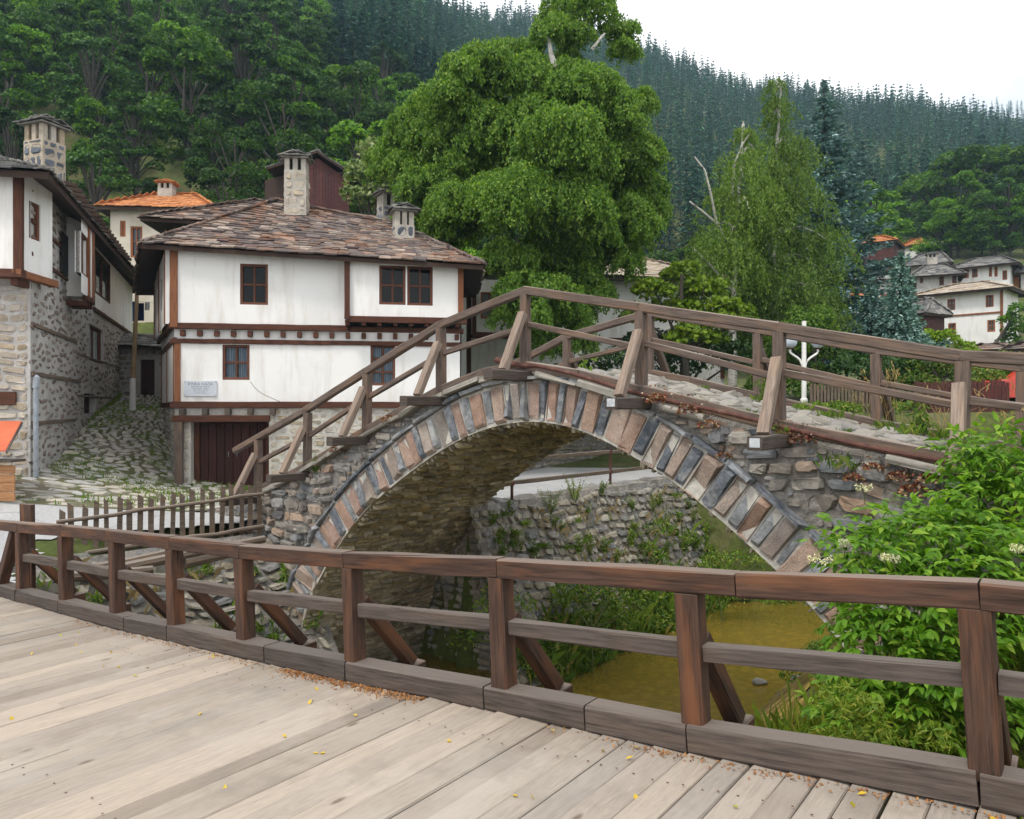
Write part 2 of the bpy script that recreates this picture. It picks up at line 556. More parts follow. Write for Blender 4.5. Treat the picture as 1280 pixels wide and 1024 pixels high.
M['tile_orange'] = mat('tile_orange', stone_fn([(0, (.42, .16, .06)), (.5, (.54, .235, .09)), (1, (.36, .14, .06))], 5, .2, .3, .02))
M['chimney_stone'] = mat('chimney_stone', stone_fn([(0, (.085, .10, .125)), (1, (.16, .18, .215))], 8, .3, .5, .02))
M['chimney_lime'] = mat('chimney_lime', stone_fn([(0, (.42, .39, .35)), (1, (.42, .39, .35))], 2.2, .35, .5, .02, (.2, .19, .18), .6))
M['spot_stone'] = mat('spot_stone', stone_fn([(0, (.17, .125, .11)), (.4, (.22, .175, .155)), (.7, (.28, .24, .22)), (1, (.19, .165, .155))], 9, .3, .6, .02))
M['house_mortar'] = mat('house_mortar', stone_fn([(0, (.44, .43, .42)), (1, (.44, .43, .42))], 5, .25, .7, .03, (.30, .27, .25), .5))
M['tan_stone'] = mat('tan_stone', stone_fn([(0, (.40, .35, .29)), (.4, (.50, .45, .385)), (.75, (.37, .30, .215)), (1, (.44, .42, .40))], 7, .3, .7, .03))
M['rock'] = mat('rock', stone_fn([(0, (.22, .22, .22)), (1, (.36, .34, .31))], 5, .4, .7, .03, (.12, .12, .06), .5))


def plaster_fn(nt):
    v = coords(nt)
    a = noise(nt, v, .55, 5, .62)
    b = noise(nt, v, 3.5, 5, .6)
    st = noise(nt, coords(nt, 'Object', (2.4, 2.4, .35)), 1.2, 4, .6)
    base = ramp(nt, a, [(.3, (.74, .735, .73)), (.5, (.82, .82, .82)), (.75, (.85, .85, .85))])
    base = mixc(nt, ramp(nt, st, [(.50, 0.0), (.72, .5)]), base, (.53, .48, .42))
    base = mixc(nt, ramp(nt, b, [(.60, 0.0), (.75, .22)]), base, (.60, .575, .55))
    return pbr(nt, base, .9, math_(nt, 'ADD', b, math_(nt, 'MULTIPLY', a, 2.0)), .35, .02, .2)


M['plaster'] = mat('plaster', plaster_fn)
M['plaster_beige'] = mat('plaster_beige', lambda nt: pbr(nt, ramp(nt, noise(nt, coords(nt), 1.2, 4), [(.3, (.50, .45, .37)), (.7, (.62, .57, .49))]), .9))
M['window_frame'] = mat('window_frame', wood_fn((.06, .025, .018), (.13, .055, .035), (.18, .07, .035), (.16, .09, .06), .4, .2))
M['window_red'] = mat('window_red', wood_fn((.16, .055, .025), (.28, .10, .045), (.33, .13, .06), (.3, .14, .08), .4, .2))


def glass_fn(nt):
    g = N(nt, 'ShaderNodeBsdfGlossy', {'Color': (.9, .95, 1, 1), 'Roughness': .04})
    t = N(nt, 'ShaderNodeBsdfTransparent', {'Color': (.55, .6, .62, 1)})
    fr = N(nt, 'ShaderNodeFresnel', {'IOR': 1.5}).outputs[0]
    return N(nt, 'ShaderNodeMixShader', {0: math_(nt, 'MULTIPLY_ADD', fr, .45, .0), 1: t.outputs[0], 2: g.outputs[0]}).outputs[0]


M['glass'] = mat('glass', glass_fn)
M['dark'] = mat('near_black', lambda nt: pbr(nt, (.02, .018, .016), .9))  # near black standing in for unlit interiors; the tyres share it
M['curtain'] = mat('curtain', lambda nt: pbr(nt, ramp(nt, N(nt, 'ShaderNodeTexWave', {'Vector': coords(nt), 'Scale': 5.0, 'Distortion': 1.5}).outputs['Fac'], [(0, (.22, .30, .40)), (1, (.55, .62, .72))]), .9))
M['curtain_white'] = mat('curtain_white', lambda nt: pbr(nt, ramp(nt, N(nt, 'ShaderNodeTexWave', {'Vector': coords(nt), 'Scale': 5.0, 'Distortion': 1.5}).outputs['Fac'], [(0, (.45, .43, .42)), (1, (.75, .73, .7))]), .9))
M['metal_grey'] = mat('metal_grey', lambda nt: pbr(nt, ramp(nt, noise(nt, coords(nt), 6, 4), [(.3, (.22, .25, .29)), (.7, (.34, .38, .43))]), .5, None, spec=.5))
M['rust'] = mat('rust', lambda nt: pbr(nt, ramp(nt, noise(nt, coords(nt), 9, 5), [(.3, (.06, .025, .02)), (.55, (.11, .045, .033)), (.75, (.19, .12, .095))]), .7))
M['white_paint'] = mat('white_paint', lambda nt: pbr(nt, (.78, .78, .78), .4, spec=.5))
M['endcap'] = mat('endcap', lambda nt: pbr(nt, ramp(nt, noise(nt, coords(nt), 12, 4), [(.3, (.34, .36, .4)), (.7, (.62, .64, .68))]), .5, spec=.5))
M['plaque'] = mat('plaque', lambda nt: pbr(nt, ramp(nt, noise(nt, coords(nt), 2, 3), [(.3, (.46, .50, .57)), (.7, (.60, .64, .70))]), .3, spec=.5))
M['ink'] = mat('ink', lambda nt: pbr(nt, (.13, .14, .17), .6))
M['orange_sheet'] = mat('orange_sheet', lambda nt: pbr(nt, ramp(nt, noise(nt, coords(nt), 1.5, 3), [(.3, (.50, .115, .055)), (.7, (.60, .16, .08))]), .55))
M['crate_wood'] = mat('crate_wood', wood_fn((.20, .10, .045), (.38, .20, .095), (.45, .25, .11), (.42, .28, .17), .4, .3))
M['hose'] = mat('hose', lambda nt: pbr(nt, (.03, .26, .17), .4))
M['cloth_blue'] = mat('cloth_blue', lambda nt: pbr(nt, (.04, .14, .42), .9))
M['cloth_navy'] = mat('cloth_navy', lambda nt: pbr(nt, (.02, .03, .10), .9))
M['cloth_white'] = mat('cloth_white', lambda nt: pbr(nt, (.7, .7, .72), .9))
M['pole_wood'] = mat('pole_wood', wood_fn((.2, .13, .07), (.38, .27, .16), (.42, .3, .16), (.4, .33, .25), .4, .4))
M['bark'] = mat('bark', lambda nt: pbr(nt, ramp(nt, noise(nt, coords(nt, 'Object', (4, 4, .8)), 3, 5), [(.3, (.03, .026, .022)), (.7, (.085, .075, .062))]), .9))
M['bark_birch'] = mat('bark_birch', lambda nt: pbr(nt, ramp(nt, noise(nt, coords(nt, 'Object', (1.2, 1.2, 3.5)), 2, 5, .7), [(.36, (.07, .065, .06)), (.46, (.46, .44, .41)), (.7, (.66, .64, .60))]), .8))
M['stem'] = mat('stem', lambda nt: pbr(nt, (.10, .13, .04), .7))
M['dry'] = mat('dry_grass', leaf_fn([(0, (.30, .22, .09)), (.5, (.42, .33, .16)), (1, (.36, .25, .12))], .2))
M['grass'] = mat('grass', leaf_fn([(0, (.075, .16, .015)), (.5, (.14, .25, .026)), (.85, (.21, .30, .045)), (1, (.3, .27, .08))], .3))
M['leaf_birch'] = mat('leaf_birch', leaf_fn([(0, (.06, .14, .022)), (.5, (.115, .22, .036)), (.9, (.20, .32, .055)), (1, (.29, .39, .09))], .48))
M['leaf_birch2'] = mat('leaf_birch2', leaf_fn([(0, (.09, .165, .03)), (.5, (.15, .25, .045)), (1, (.23, .34, .07))], .45))
M['leaf_lime'] = mat('leaf_lime', leaf_fn([(0, (.09, .17, .01)), (.5, (.15, .25, .014)), (1, (.22, .31, .02))], .35))
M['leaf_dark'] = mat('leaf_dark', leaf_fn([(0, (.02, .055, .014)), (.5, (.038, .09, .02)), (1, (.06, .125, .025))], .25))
M['leaf_wood'] = mat('leaf_wood', leaf_fn([(0, (.026, .085, .006)), (.5, (.066, .165, .009)), (1, (.14, .26, .014))], .36, objvar=.6, patch=.45))
M['leaf_wood2'] = mat('leaf_wood2', leaf_fn([(0, (.018, .058, .012)), (.5, (.042, .11, .02)), (1, (.085, .18, .03))], .3, objvar=.5, patch=.5))
M['leaf_elder'] = mat('leaf_elder', leaf_fn([(0, (.07, .175, .012)), (.5, (.13, .28, .02)), (.85, (.20, .37, .03)), (1, (.30, .42, .05))], .42, .45, .0))
M['leaf_fern'] = mat('leaf_fern', leaf_fn([(0, (.09, .17, .015)), (.6, (.17, .25, .025)), (1, (.26, .27, .04))], .3))
M['leaf_weed'] = mat('leaf_weed', leaf_fn([(0, (.06, .13, .016)), (.5, (.115, .22, .026)), (.85, (.21, .29, .04)), (1, (.32, .26, .08))], .3))
M['leaf_silver'] = mat('leaf_silver', leaf_fn([(0, (.07, .13, .03)), (.5, (.13, .20, .055)), (.8, (.30, .36, .17)), (1, (.45, .48, .28))], .3))
M['leaf_spruce'] = mat('leaf_spruce', leaf_fn([(0, (.07, .15, .15)), (.5, (.17, .30, .305)), (1, (.33, .47, .47))], .1, .6, .15))
M['leaf_pine'] = mat('leaf_pine', leaf_fn([(0, (.012, .052, .044)), (.5, (.026, .086, .068)), (1, (.05, .13, .092))], .1, .6, .5, patch=.045))
M['sedum'] = mat('sedum', leaf_fn([(0, (.14, .035, .028)), (.4, (.24, .08, .055)), (.65, (.16, .15, .05)), (.85, (.42, .25, .19)), (1, (.62, .54, .46))], .15))
M['flower'] = mat('flower', leaf_fn([(0, (.62, .6, .36)), (1, (.8, .78, .55))], .2))
M['litter'] = mat('litter', leaf_fn([(0, (.22, .09, .035)), (.6, (.36, .16, .06)), (1, (.5, .26, .08))], .1))
M['yellow_leaf'] = mat('yellow_leaf', leaf_fn([(0, (.62, .42, .04)), (.7, (.7, .5, .06)), (1, (.3, .36, .05))], .2))
# ================================================================== TERRAIN
U = nrm([.77, -.64, 0])               # along the stone bridge (left to right)
Nn = nrm([.64, .77, 0])               # across it, away from us: the river's course
PB = np.array([.166, 11.45, 0])       # the bridge's near face at its crown


def cq(X, Y):
    dx, dy = X - PB[0], Y - PB[1]
    return dx * U[0] + dy * U[1], dx * Nn[0] + dy * Nn[1]


CTRL = np.array([(-5.3, 16, -.62), (-9, 13, -.7), (-6, 9.5, -.72), (-14, 10, -.7), (-9.67, 22, -.57), (-12.45, 27.3, 1.2),
                 (-11.6, 18.5, .1), (-13.6, 24.3, .96), (-17.3, 34.6, 2.2), (-8, 18.5, -.62), (-5, 20, -.58), (-.7, 16.6, -.5),
                 (5.2, 23.8, -.5), (0, 26, -.5), (-5, 25, -.5), (8, 30, -.4), (-3, 30, -.2), (-16, 33, 2.2), (-20, 20, .5),
                 (-20, 28, 1.6), (-16, 14, -.35), (12, 36, 0), (-12, 36, 2.4), (0, 38, .8), (-25, 36, 3.5), (-10, 4, -.7), (-25, 10, -.6),
                 (4, 30, -.45), (10, 28, -.45), (-30, 25, 1.2)], float)


def _phi(r): return np.where(r > 1e-6, r * r * np.log(r + 1e-9), 0)


_n = len(CTRL)
_K = _phi(np.linalg.norm(CTRL[:, None, :2] - CTRL[None, :, :2], axis=2)) + np.eye(_n) * 4.0
_P = np.c_[np.ones(_n), CTRL[:, :2]]
_S = np.linalg.solve(np.block([[_K, _P], [_P.T, np.zeros((3, 3))]]), np.r_[CTRL[:, 2], 0, 0, 0])


def left_bank(X, Y):
    X, Y = np.clip(X, -32, 14), np.clip(Y, 3, 40)
    z = _S[_n] + _S[_n + 1] * X + _S[_n + 2] * Y
    for i in range(_n): z = z + _S[i] * _phi(np.hypot(X - CTRL[i, 0], Y - CTRL[i, 1]))
    return np.clip(z, -1.0, 4)


HY_ = np.array([30, 40, 60, 90, 140, 220, 320, 450, 560, 700, 900.])
HP_ = np.array([-400, 0, 250, 450, 640, 800, 960, 1120, 1280, 1700.])
HZ_ = np.array([
    [3, 6, 20, 44, 82, 140, 200, 250, 240, 250, 250], [2.4, 5, 18, 42, 78, 134, 190, 240, 230, 240, 240],
    [1.5, 5, 18, 40, 74, 128, 185, 235, 225, 230, 230], [.8, 4, 13, 31, 62, 116, 175, 226, 215, 220, 220],
    [0, 2, 7, 18, 39, 86, 148, 226, 205, 220, 220], [0, 1.5, 4, 10, 29, 74, 134, 203, 180, 200, 200],
    [1.2, 2.2, 4, 8.5, 24, 62, 118, 178, 150, 220, 200], [2.0, 3.2, 5.2, 15.5, 31, 66, 116, 167, 150, 262, 220],
    [2.2, 3.4, 6.0, 17.5, 33, 66, 108, 152, 150, 268, 220], [2.5, 4, 8, 20, 36, 66, 105, 150, 150, 250, 220]], float)


def hills(X, Y):
    px = 640 + FPX * X / np.maximum(Y, 1)
    yi = np.interp(Y, HY_, np.arange(len(HY_)))
    pi = np.interp(px, HP_, np.arange(len(HP_)))
    y0, p0 = np.minimum(yi.astype(int), len(HY_) - 2), np.minimum(pi.astype(int), len(HP_) - 2)
    fy, fp = yi - y0, pi - p0
    fp = fp * fp * (3 - 2 * fp)
    z = (HZ_[p0, y0] * (1 - fy) + HZ_[p0, y0 + 1] * fy) * (1 - fp) + (HZ_[p0 + 1, y0] * (1 - fy) + HZ_[p0 + 1, y0 + 1] * fy) * fp
    big = np.clip((Y - 60) / 100, 0, 1)
    return z + big * (noise2(X / 60, Y / 60, 3) * 4 + noise2(X / 22, Y / 22, 5) * 1.2)


def sst(a, b, x):
    t = np.clip((x - a) / (b - a), 0, 1)
    return t * t * (3 - 2 * t)


WATER = -4.0


def bankL(q): return np.where(q < -4.8, -4.0, np.where(q < .2, -6.95, np.where(q < 3.7, -6.6, -3.85)))


def ground_z(X, Y):
    X, Y = np.asarray(X, float), np.asarray(Y, float)
    c, q = cq(X, Y)
    zl = left_bank(X, Y)
    zr = .95 + .035 * np.clip(q, -12, 30) + .03 * np.clip(c - 8, 0, 20)
    zr = np.where(q < .5, np.maximum(zr - .55 * (.5 - q), -1.8), zr)
    bl = bankL(q)
    bed = -4.45 + .12 * noise2(X * .8, Y * .8, 1)
    # left flank of the channel
    run = np.where(q < 1, .9, .25)
    tl = sst(bl - .85, bl + run, c)
    # right flank
    rs = 1.0 + .5 * noise2(q * .35, q * .1, 8)
    tr = sst(rs, 7.6, c) ** .8
    z = np.where(c < (bl + 3), zl * (1 - tl) + bed * tl, bed)
    z = np.where(c > rs, bed * (1 - tr) + zr * tr, z)
    # the river fades out up the valley
    f = sst(26, 40, Y)
    zz = np.where(c < 3, zl, zr)
    tt = sst(-3.85, -1.3, c)
    g_ = sst(22.4, 24.0, Y) * sst(bl - .9, bl + .3, c)
    z = z * (1 - g_) + (zl * (1 - tt) + zr * tt) * g_
    hz = hills(X, Y)
    return z * (1 - f) + hz * f


def grid_axis(lo, hi, c, d0, g):
    a, x, d = [c], c, d0
    while x < hi:
        x += d
        a.append(x)
        if abs(x - c) > 22: d *= g
    b, x, d = [], c, d0
    while x > lo:
        x -= d
        b.append(x)
        if abs(x - c) > 22: d *= g
    return np.array(b[::-1] + a)


def sheet(name, xs, ys, zfun, m, keep=None, lift=0.0, kind='structure'):
    X, Y = np.meshgrid(xs, ys)
    Z = zfun(X, Y) + lift
    V = np.stack([X, Y, Z], -1).reshape(-1, 3)
    nx, ny = len(xs), len(ys)
    i, j = np.meshgrid(np.arange(nx - 1), np.arange(ny - 1))
    a = (j * nx + i).ravel()
    F = np.stack([a, a + 1, a + nx + 1, a + nx], 1)
    if keep is not None:
        k = keep(X, Y).ravel()
        F = F[k[F].all(1)]
    mb = MB()
    mb.add(V, [F])
    o = mb.build(name, m, smooth=True)
    o['kind'] = kind
    return o


def ground_fn(nt):
    v = coords(nt)
    a = noise(nt, v, .45, 6, .65)
    b = noise(nt, v, 5, 6, .65)
    base = ramp(nt, a, [(.32, (.045, .07, .014)), (.5, (.085, .105, .028)), (.64, (.13, .115, .06)), (.8, (.17, .15, .105))])
    base = mixc(nt, 1.0, base, ramp(nt, b, [(.3, .6), (.7, 1.35)]), 'MULTIPLY')
    return pbr(nt, base, .95, b, .7, .05)


def bed_fn(nt):
    v = coords(nt)
    vo = N(nt, 'ShaderNodeTexVoronoi', {'Vector': v, 'Scale': 4.5})
    base = mixc(nt, 1.0, ramp(nt, noise(nt, v, .7, 4), [(.3, (.26, .185, .04)), (.7, (.46, .34, .10))]),
                ramp(nt, vo.outputs['Distance'], [(.1, 1.25), (.6, .45)]), 'MULTIPLY')
    return pbr(nt, base, .9)


def conc_fn(nt):
    v = coords(nt)
    a, b = noise(nt, v, .6, 5, .6), noise(nt, v, 18, 4, .6)
    base = ramp(nt, a, [(.3, (.34, .345, .355)), (.7, (.46, .46, .465))])
    base = mixc(nt, 1.0, base, ramp(nt, b, [(.3, .82), (.7, 1.12)]), 'MULTIPLY')
    cr = N(nt, 'ShaderNodeTexVoronoi', {'Vector': coords(nt, 'Object', (.35, .5, 1)), 'Scale': 1.0}, feature='DISTANCE_TO_EDGE')
    base = mixc(nt, ramp(nt, cr.outputs['Distance'], [(.0, .6), (.012, 0.0)]), base, (.18, .18, .17))
    return pbr(nt, base, .85, b, .3, .005)


xs = grid_axis(-420, 620, 0, .32, 1.07)
ys = grid_axis(-30, 880, 14, .32, 1.05)
gr = sheet('ground', xs, ys, ground_z, mat('ground_soil', ground_fn))


def riverbed_keep(X, Y):
    c, q = cq(X, Y)
    return (c > bankL(q) + .9) & (c < 4.4) & (Y < 22.4) & (q > -16)


sheet('riverbed', np.arange(-14, 24, .3), np.arange(-2, 30.5, .3), ground_z, mat('riverbed_stone', bed_fn), riverbed_keep, .03)


def water_fn(nt):
    v = coords(nt)
    h = math_(nt, 'ADD', noise(nt, coords(nt, 'Object', (1, 1, 1), (0, 0, .7)), 2.2, 4, .55), math_(nt, 'MULTIPLY', noise(nt, v, 9, 3), .3))
    b = N(nt, 'ShaderNodeBump', {'Height': h, 'Strength': .6, 'Distance': .06})
    g = N(nt, 'ShaderNodeBsdfGlossy', {'Color': (1, 1, 1, 1), 'Roughness': .05, 'Normal': b.outputs[0]})
    t = N(nt, 'ShaderNodeBsdfTransparent', {'Color': (.72, .58, .24, 1)})
    d = N(nt, 'ShaderNodeBsdfDiffuse', {'Color': (.38, .275, .045, 1)})
    body = N(nt, 'ShaderNodeMixShader', {0: .42, 1: t.outputs[0], 2: d.outputs[0]})
    fr = N(nt, 'ShaderNodeFresnel', {'IOR': 1.33, 'Normal': b.outputs[0]}).outputs[0]
    return N(nt, 'ShaderNodeMixShader', {0: math_(nt, 'MULTIPLY', fr, 1.5), 1: body.outputs[0], 2: g.outputs[0]}).outputs[0]


def water_keep(X, Y):
    c, q = cq(X, Y)
    return (c > -7) & (c < 7) & (Y < 31)


sheet('water', np.arange(-16, 26, .5), np.arange(-8, 31.1, .5), lambda X, Y: np.full_like(X, WATER), mat('river_water', water_fn), water_keep)


def street_keep(X, Y):
    c, q = cq(X, Y)
    road = (c < np.where(q < -3.9, -6.6, np.where(q < 0, -6.75 + .33 * q, bankL(q) - .15))) & (c > -13.5 - .2 * q)
    cob = (X < -4.6) & (Y > 16.9 + .12 * (X + 9))
    house = (X > -10) & (Y > 21.6 + .165 * (X + 9.67)) & (X < -2)
    return road & ~cob & ~house & (Y < 29) & (Y > 8.2) | ((X < -6.4) & (Y < 16.9 + .12 * (X + 9)) & (Y > 3) & (c < np.where(q < -4.8, bankL(q) - .1, np.where(q < -3.9, -6.6, np.where(q < 0, -6.75 + .33 * q, bankL(q) - .1)))) & (X > -40))


sheet('street', np.arange(-40, 12, .25), np.arange(2, 30, .25), left_bank, mat('street_concrete', conc_fn), street_keep, .03)


# ---- cobbled lane between the two houses
def Bz(X, Y): return ground_z(X, Y)


lane_c = np.array([(-9.6, 16.5), (-9.95, 17.8), (-10.9, 20.5), (-11.6, 23), (-12.7, 26), (-14.0, 29.5), (-15.6, 33.5), (-17.2, 38)])
lane_w = np.array([5.2, 4.6, 3.3, 2.3, 1.7, 1.5, 1.3, 1.2])


def lane_map(a, b, h):
    """a = distance up the lane, b = sideways"""
    s = np.r_[0, np.cumsum(np.linalg.norm(np.diff(lane_c, axis=0), axis=1))]
    x, y = np.interp(a, s, lane_c[:, 0]), np.interp(a, s, lane_c[:, 1])
    d = nrm(np.c_[np.gradient(lane_c[:, 0], s), np.gradient(lane_c[:, 1], s)])
    dx, dy = np.interp(a, s, d[:, 0]), np.interp(a, s, d[:, 1])
    w = np.interp(a, s, lane_w)
    X, Y = x + dy * b * w, y - dx * b * w
    return np.stack([X, Y, ground_z(X, Y) + .035 + h], 1)


lane_base = MB()
aa, bb = np.meshgrid(np.linspace(0, 23, 70), np.linspace(-1, 1, 16))
V = lane_map(aa.ravel(), bb.ravel(), np.zeros(aa.size))
i, j = np.meshgrid(np.arange(69), np.arange(15))
k = (j * 70 + i).ravel()
lane_base.add(V, [np.stack([k, k + 1, k + 71, k + 70], 1)])
C = cells(-1, 1, 0, 21, (.10, .17), (.22, .5))
# rows run up the lane: swap the axes
mbc = MB()
Cs = cells(-1, 1, 0, 23, (.17, .34), (.07, .24))
stones(mbc, Cs, lambda a, b, h: lane_map(b + .10 * np.sin(a * 9), a, h), (.0, .05), .026, .5, .42, -.03, wob=.05, skew=.1)
lane_base.build('lane', M['ground_lane'] if 'ground_lane' in M else mat('lane_soil', lambda nt: pbr(nt, ramp(nt, noise(nt, coords(nt), 1.1, 5, .6), [(.35, (.07, .095, .02)), (.6, (.17, .15, .11))]), .95)))['kind'] = 'structure'
mbc.build('lane_paving', M['cobble'])['kind'] = 'structure'

gl = MB()
n = 24000
a = R.uniform(0, 23, n)
b = np.clip(R.normal(0, .75, n), -1.15, 1.15)
P = lane_map(a, b, np.zeros(n))
keep = (noise2(P[:, 0] * .9, P[:, 1] * .9, 21) + .9 * (np.abs(b) - .5)) > -.2
blades(gl, P[keep], .085, .6, .008)
n = 2400
a = R.uniform(5.5, 21, n)
P = lane_map(a, R.uniform(-1.25, -.85, n), np.zeros(n))
blades(gl, P, .2, .6, .014)
P = lane_map(R.uniform(0, 3.5, 700), R.uniform(-.2, .9, 700), np.zeros(700))
blades(gl, P[noise2(P[:, 0], P[:, 1], 4) > .2], .13, .5, .014)
props(gl.build('grass', M['grass']), 'short grass growing between the cobbles of the lane', 'grass', kind='stuff')

# ================================================================== STONE BRIDGE
IN = np.array([(-5.98, -4.6), (-5.9, -3.9), (-5.68, -2.9), (-5.3, -1.95), (-4.6, -1.05), (-3.78, -.2), (-2.71, .5), (-1.56, 1.12), (-.7, 1.42), (.05, 1.53),
               (.68, 1.49), (1.29, 1.335), (1.987, 1.03), (2.57, .72), (3.11, .35), (3.62, -.03), (4.1, -.42), (4.6, -.95), (5.1, -1.65), (5.5, -2.6), (5.7, -3.6), (5.75, -4.6)])


def smooth_curve(P, n=400, it=3):
    for _ in range(it):
        Q = [P[0]]
        for a, b in zip(P[:-1], P[1:]): Q += [a * .75 + b * .25, a * .25 + b * .75]
        P = np.array(Q + [P[-1]])
    s = np.r_[0, np.cumsum(np.linalg.norm(np.diff(P, axis=0), axis=1))]
    t = np.linspace(0, s[-1], n)
    return np.c_[np.interp(t, s, P[:, 0]), np.interp(t, s, P[:, 1])], t


ARC, ARS = smooth_curve(IN)
ARN = np.c_[-np.gradient(ARC[:, 1]), np.gradient(ARC[:, 0])]
ARN = ARN / np.linalg.norm(ARN, axis=1, keepdims=True)      # points outward (up at the crown)
RING, BW = .62, 3.55
ZK = np.array([(-11.5, -.62), (-9.2, -.45), (-8.2, -.25), (-7.18, .06), (-5.47, .645), (-3.67, 1.38), (-1.78, 2.08), (-.8, 2.34), (-.2, 2.43), (.25, 2.42), (1.0, 2.26), (1.975, 2.03),
               (3.83, 1.59), (5.70, 1.25), (7.5, 1.05), (10, .98), (16, 1.0)])


def zk(s): return np.interp(s, ZK[:, 0], ZK[:, 1])     # top of the kerb beam


def bp(s, w, z):
    s, w, z = np.broadcast_arrays(np.asarray(s, float), np.asarray(w, float), np.asarray(z, float))
    return PB + s[..., None] * U + w[..., None] * Nn + z[..., None] * np.array([0, 0, 1.])


def ring_map(a, b, h):
    s = np.interp(a, ARS, ARC[:, 0]) + b * np.interp(a, ARS, ARN[:, 0])
    z = np.interp(a, ARS, ARC[:, 1]) + b * np.interp(a, ARS, ARN[:, 1])
    return bp(s, -h, z)


def ring_map_far(a, b, h):
    s = np.interp(a, ARS, ARC[:, 0]) + b * np.interp(a, ARS, ARN[:, 0])
    z = np.interp(a, ARS, ARC[:, 1]) + b * np.interp(a, ARS, ARN[:, 1])
    return bp(s, BW + h, z)


sb = thing('stone_arch_bridge', 'old humpbacked stone arch bridge with striped arch ring and weathered timber railings', 'bridge', bp(0, 1.7, -.6))


def strip(mb, f0, f1, A, flip=False):
    """quads between two curves"""
    V = np.concatenate([f0, f1])
    n = len(f0)
    i = np.arange(n - 1)
    F = np.stack([i, i + 1, n + i + 1, n + i], 1)
    mb.add(V, [F[:, ::-1] if flip else F])


# mortar backing of the ring and the alternating voussoirs
mb = MB()
for w, off in ((0, 0), (BW, 0)):
    f0 = bp(ARC[:, 0], w, ARC[:, 1])
    f1 = bp(ARC[:, 0] + ARN[:, 0] * RING, w, ARC[:, 1] + ARN[:, 1] * RING)
    strip(mb, f0, f1, None, w > 0)
mb.build('ring_mortar', M['mortar'], sb)
for fm, nm in ((ring_map, 'arch_ring'), (ring_map_far, 'arch_ring')):
    pink, slate = [], []
    a = .3
    while a < ARS[-1] - .3:
        w = R.uniform(.15, .27)
        o = R.uniform(-.015, .05)
        pink.append((a, a + w, o, RING - R.uniform(0, .05)))
        a += w + R.uniform(.0, .012)
        if R.random() < .95:
            w = R.uniform(.09, .2)
            slate.append((a, a + w, R.uniform(.0, .07), RING - R.uniform(-.02, .06)))
            a += w + R.uniform(.0, .012)
    mb = MB()
    stones(mb, pink, fm, (.02, .055), .005, .09, .09, -.25, mi=0, skew=.05)
    stones(mb, slate, fm, (.01, .06), .006, .2, .18, -.25, mi=1, skew=.05)
    mb.build(nm, [M['stone_pink'], M['stone_slate']], sb)

# thin slate course that caps the ring
mb = MB()
C = []
a = 2.2
while a < ARS[-1] - 2.5:
    w = R.uniform(.35, .8)
    C.append((a, a + w, RING - .005, RING + R.uniform(.055, .085)))
    a += w + .012
stones(mb, C, ring_map, (.07, .12), .006, .15, .15, -.2)
mb.build('slate_course', M['stone_slate'], sb)
mb = MB()
stones(mb, C, ring_map_far, (.07, .12), .006, .15, .15, -.2)
mb.build('slate_course', M['stone_slate'], sb)


# barrel vault
def vault_map(a, b, h):
    s = np.interp(a, ARS, ARC[:, 0]) - h * np.interp(a, ARS, ARN[:, 0])
    z = np.interp(a, ARS, ARC[:, 1]) - h * np.interp(a, ARS, ARN[:, 1])
    return bp(s, b, z)


mb = MB()
strip(mb, vault_map(ARS, np.full(400, .0), np.zeros(400)), vault_map(ARS, np.full(400, BW), np.zeros(400)), None, False)
mb.build('vault_mortar', M['soffit_stone'], sb)
mb = MB()
Cv = cells(0.02, BW - .02, .1, ARS[-1] - .1, (.055, .15), (.16, .58))
stones(mb, Cv, lambda a, b, h: vault_map(b, a, h), (.0, .075), .022, .35, .35, -.03, wob=.03)
mb.build('vault', M['soffit_stone'], sb)

# spandrels: rubble between the ring and the roadway
ex_s, ex_z = ARC[:, 0] + ARN[:, 0] * RING, ARC[:, 1] + ARN[:, 1] * RING
o_ = np.argsort(ex_s)
ex_s, ex_z = ex_s[o_], ex_z[o_]


def ring_top(s):
    z = np.interp(s, ex_s, ex_z)
    return np.where((s < ex_s[0]) | (s > ex_s[-1]), -5.5, z)


SS = np.linspace(-10.5, 9.5, 300)
mb = MB()
for w, fl in ((0.0, False), (BW, True)):
    lo = np.minimum(ring_top(SS), zk(SS) - .16)
    strip(mb, bp(SS, w, lo), bp(SS, w, zk(SS) - .14), None, fl)
strip(mb, bp(SS, 0, zk(SS) - .15), bp(SS, BW, zk(SS) - .15), None)
# end of the masonry on both banks
mb.build('spandrel_mortar', M['mortar_grey'], sb)
for w, sg in ((0.0, -1), (BW, 1)):
    mb = MB()
    Cs = cells(-10.4, 9.4, -5.2, 2.35, (.12, .27), (.16, .5))

    def keep(aa, bb):
        return ((bb > ring_top(aa) + .10) & (bb < zk(aa) - .17)).all(1) & ((aa < -5.6) | (aa > -5) | True).all(1)
    stones(mb, Cs, (lambda a, b, h, w=w, sg=sg: bp(a, w + sg * h, b)), (.015, .13), .022, .35, .4, -.06, wob=.05, keep=keep, skew=.22)
    # smaller chips packed along the edges
    Cs = cells(-10.4, 9.4, -2.5, 2.4, (.06, .12), (.08, .24))

    def keep2(aa, bb):
        e = np.minimum(bb - ring_top(aa) - .07, zk(aa) - .15 - bb).min(1)
        return (e > 0) & (e < .2)
    stones(mb, Cs, (lambda a, b, h, w=w, sg=sg: bp(a, w + sg * h, b)), (.0, .05), .02, .4, .4, -.06, keep=keep2)
    mb.build('spandrel', M['rubble'], sb)

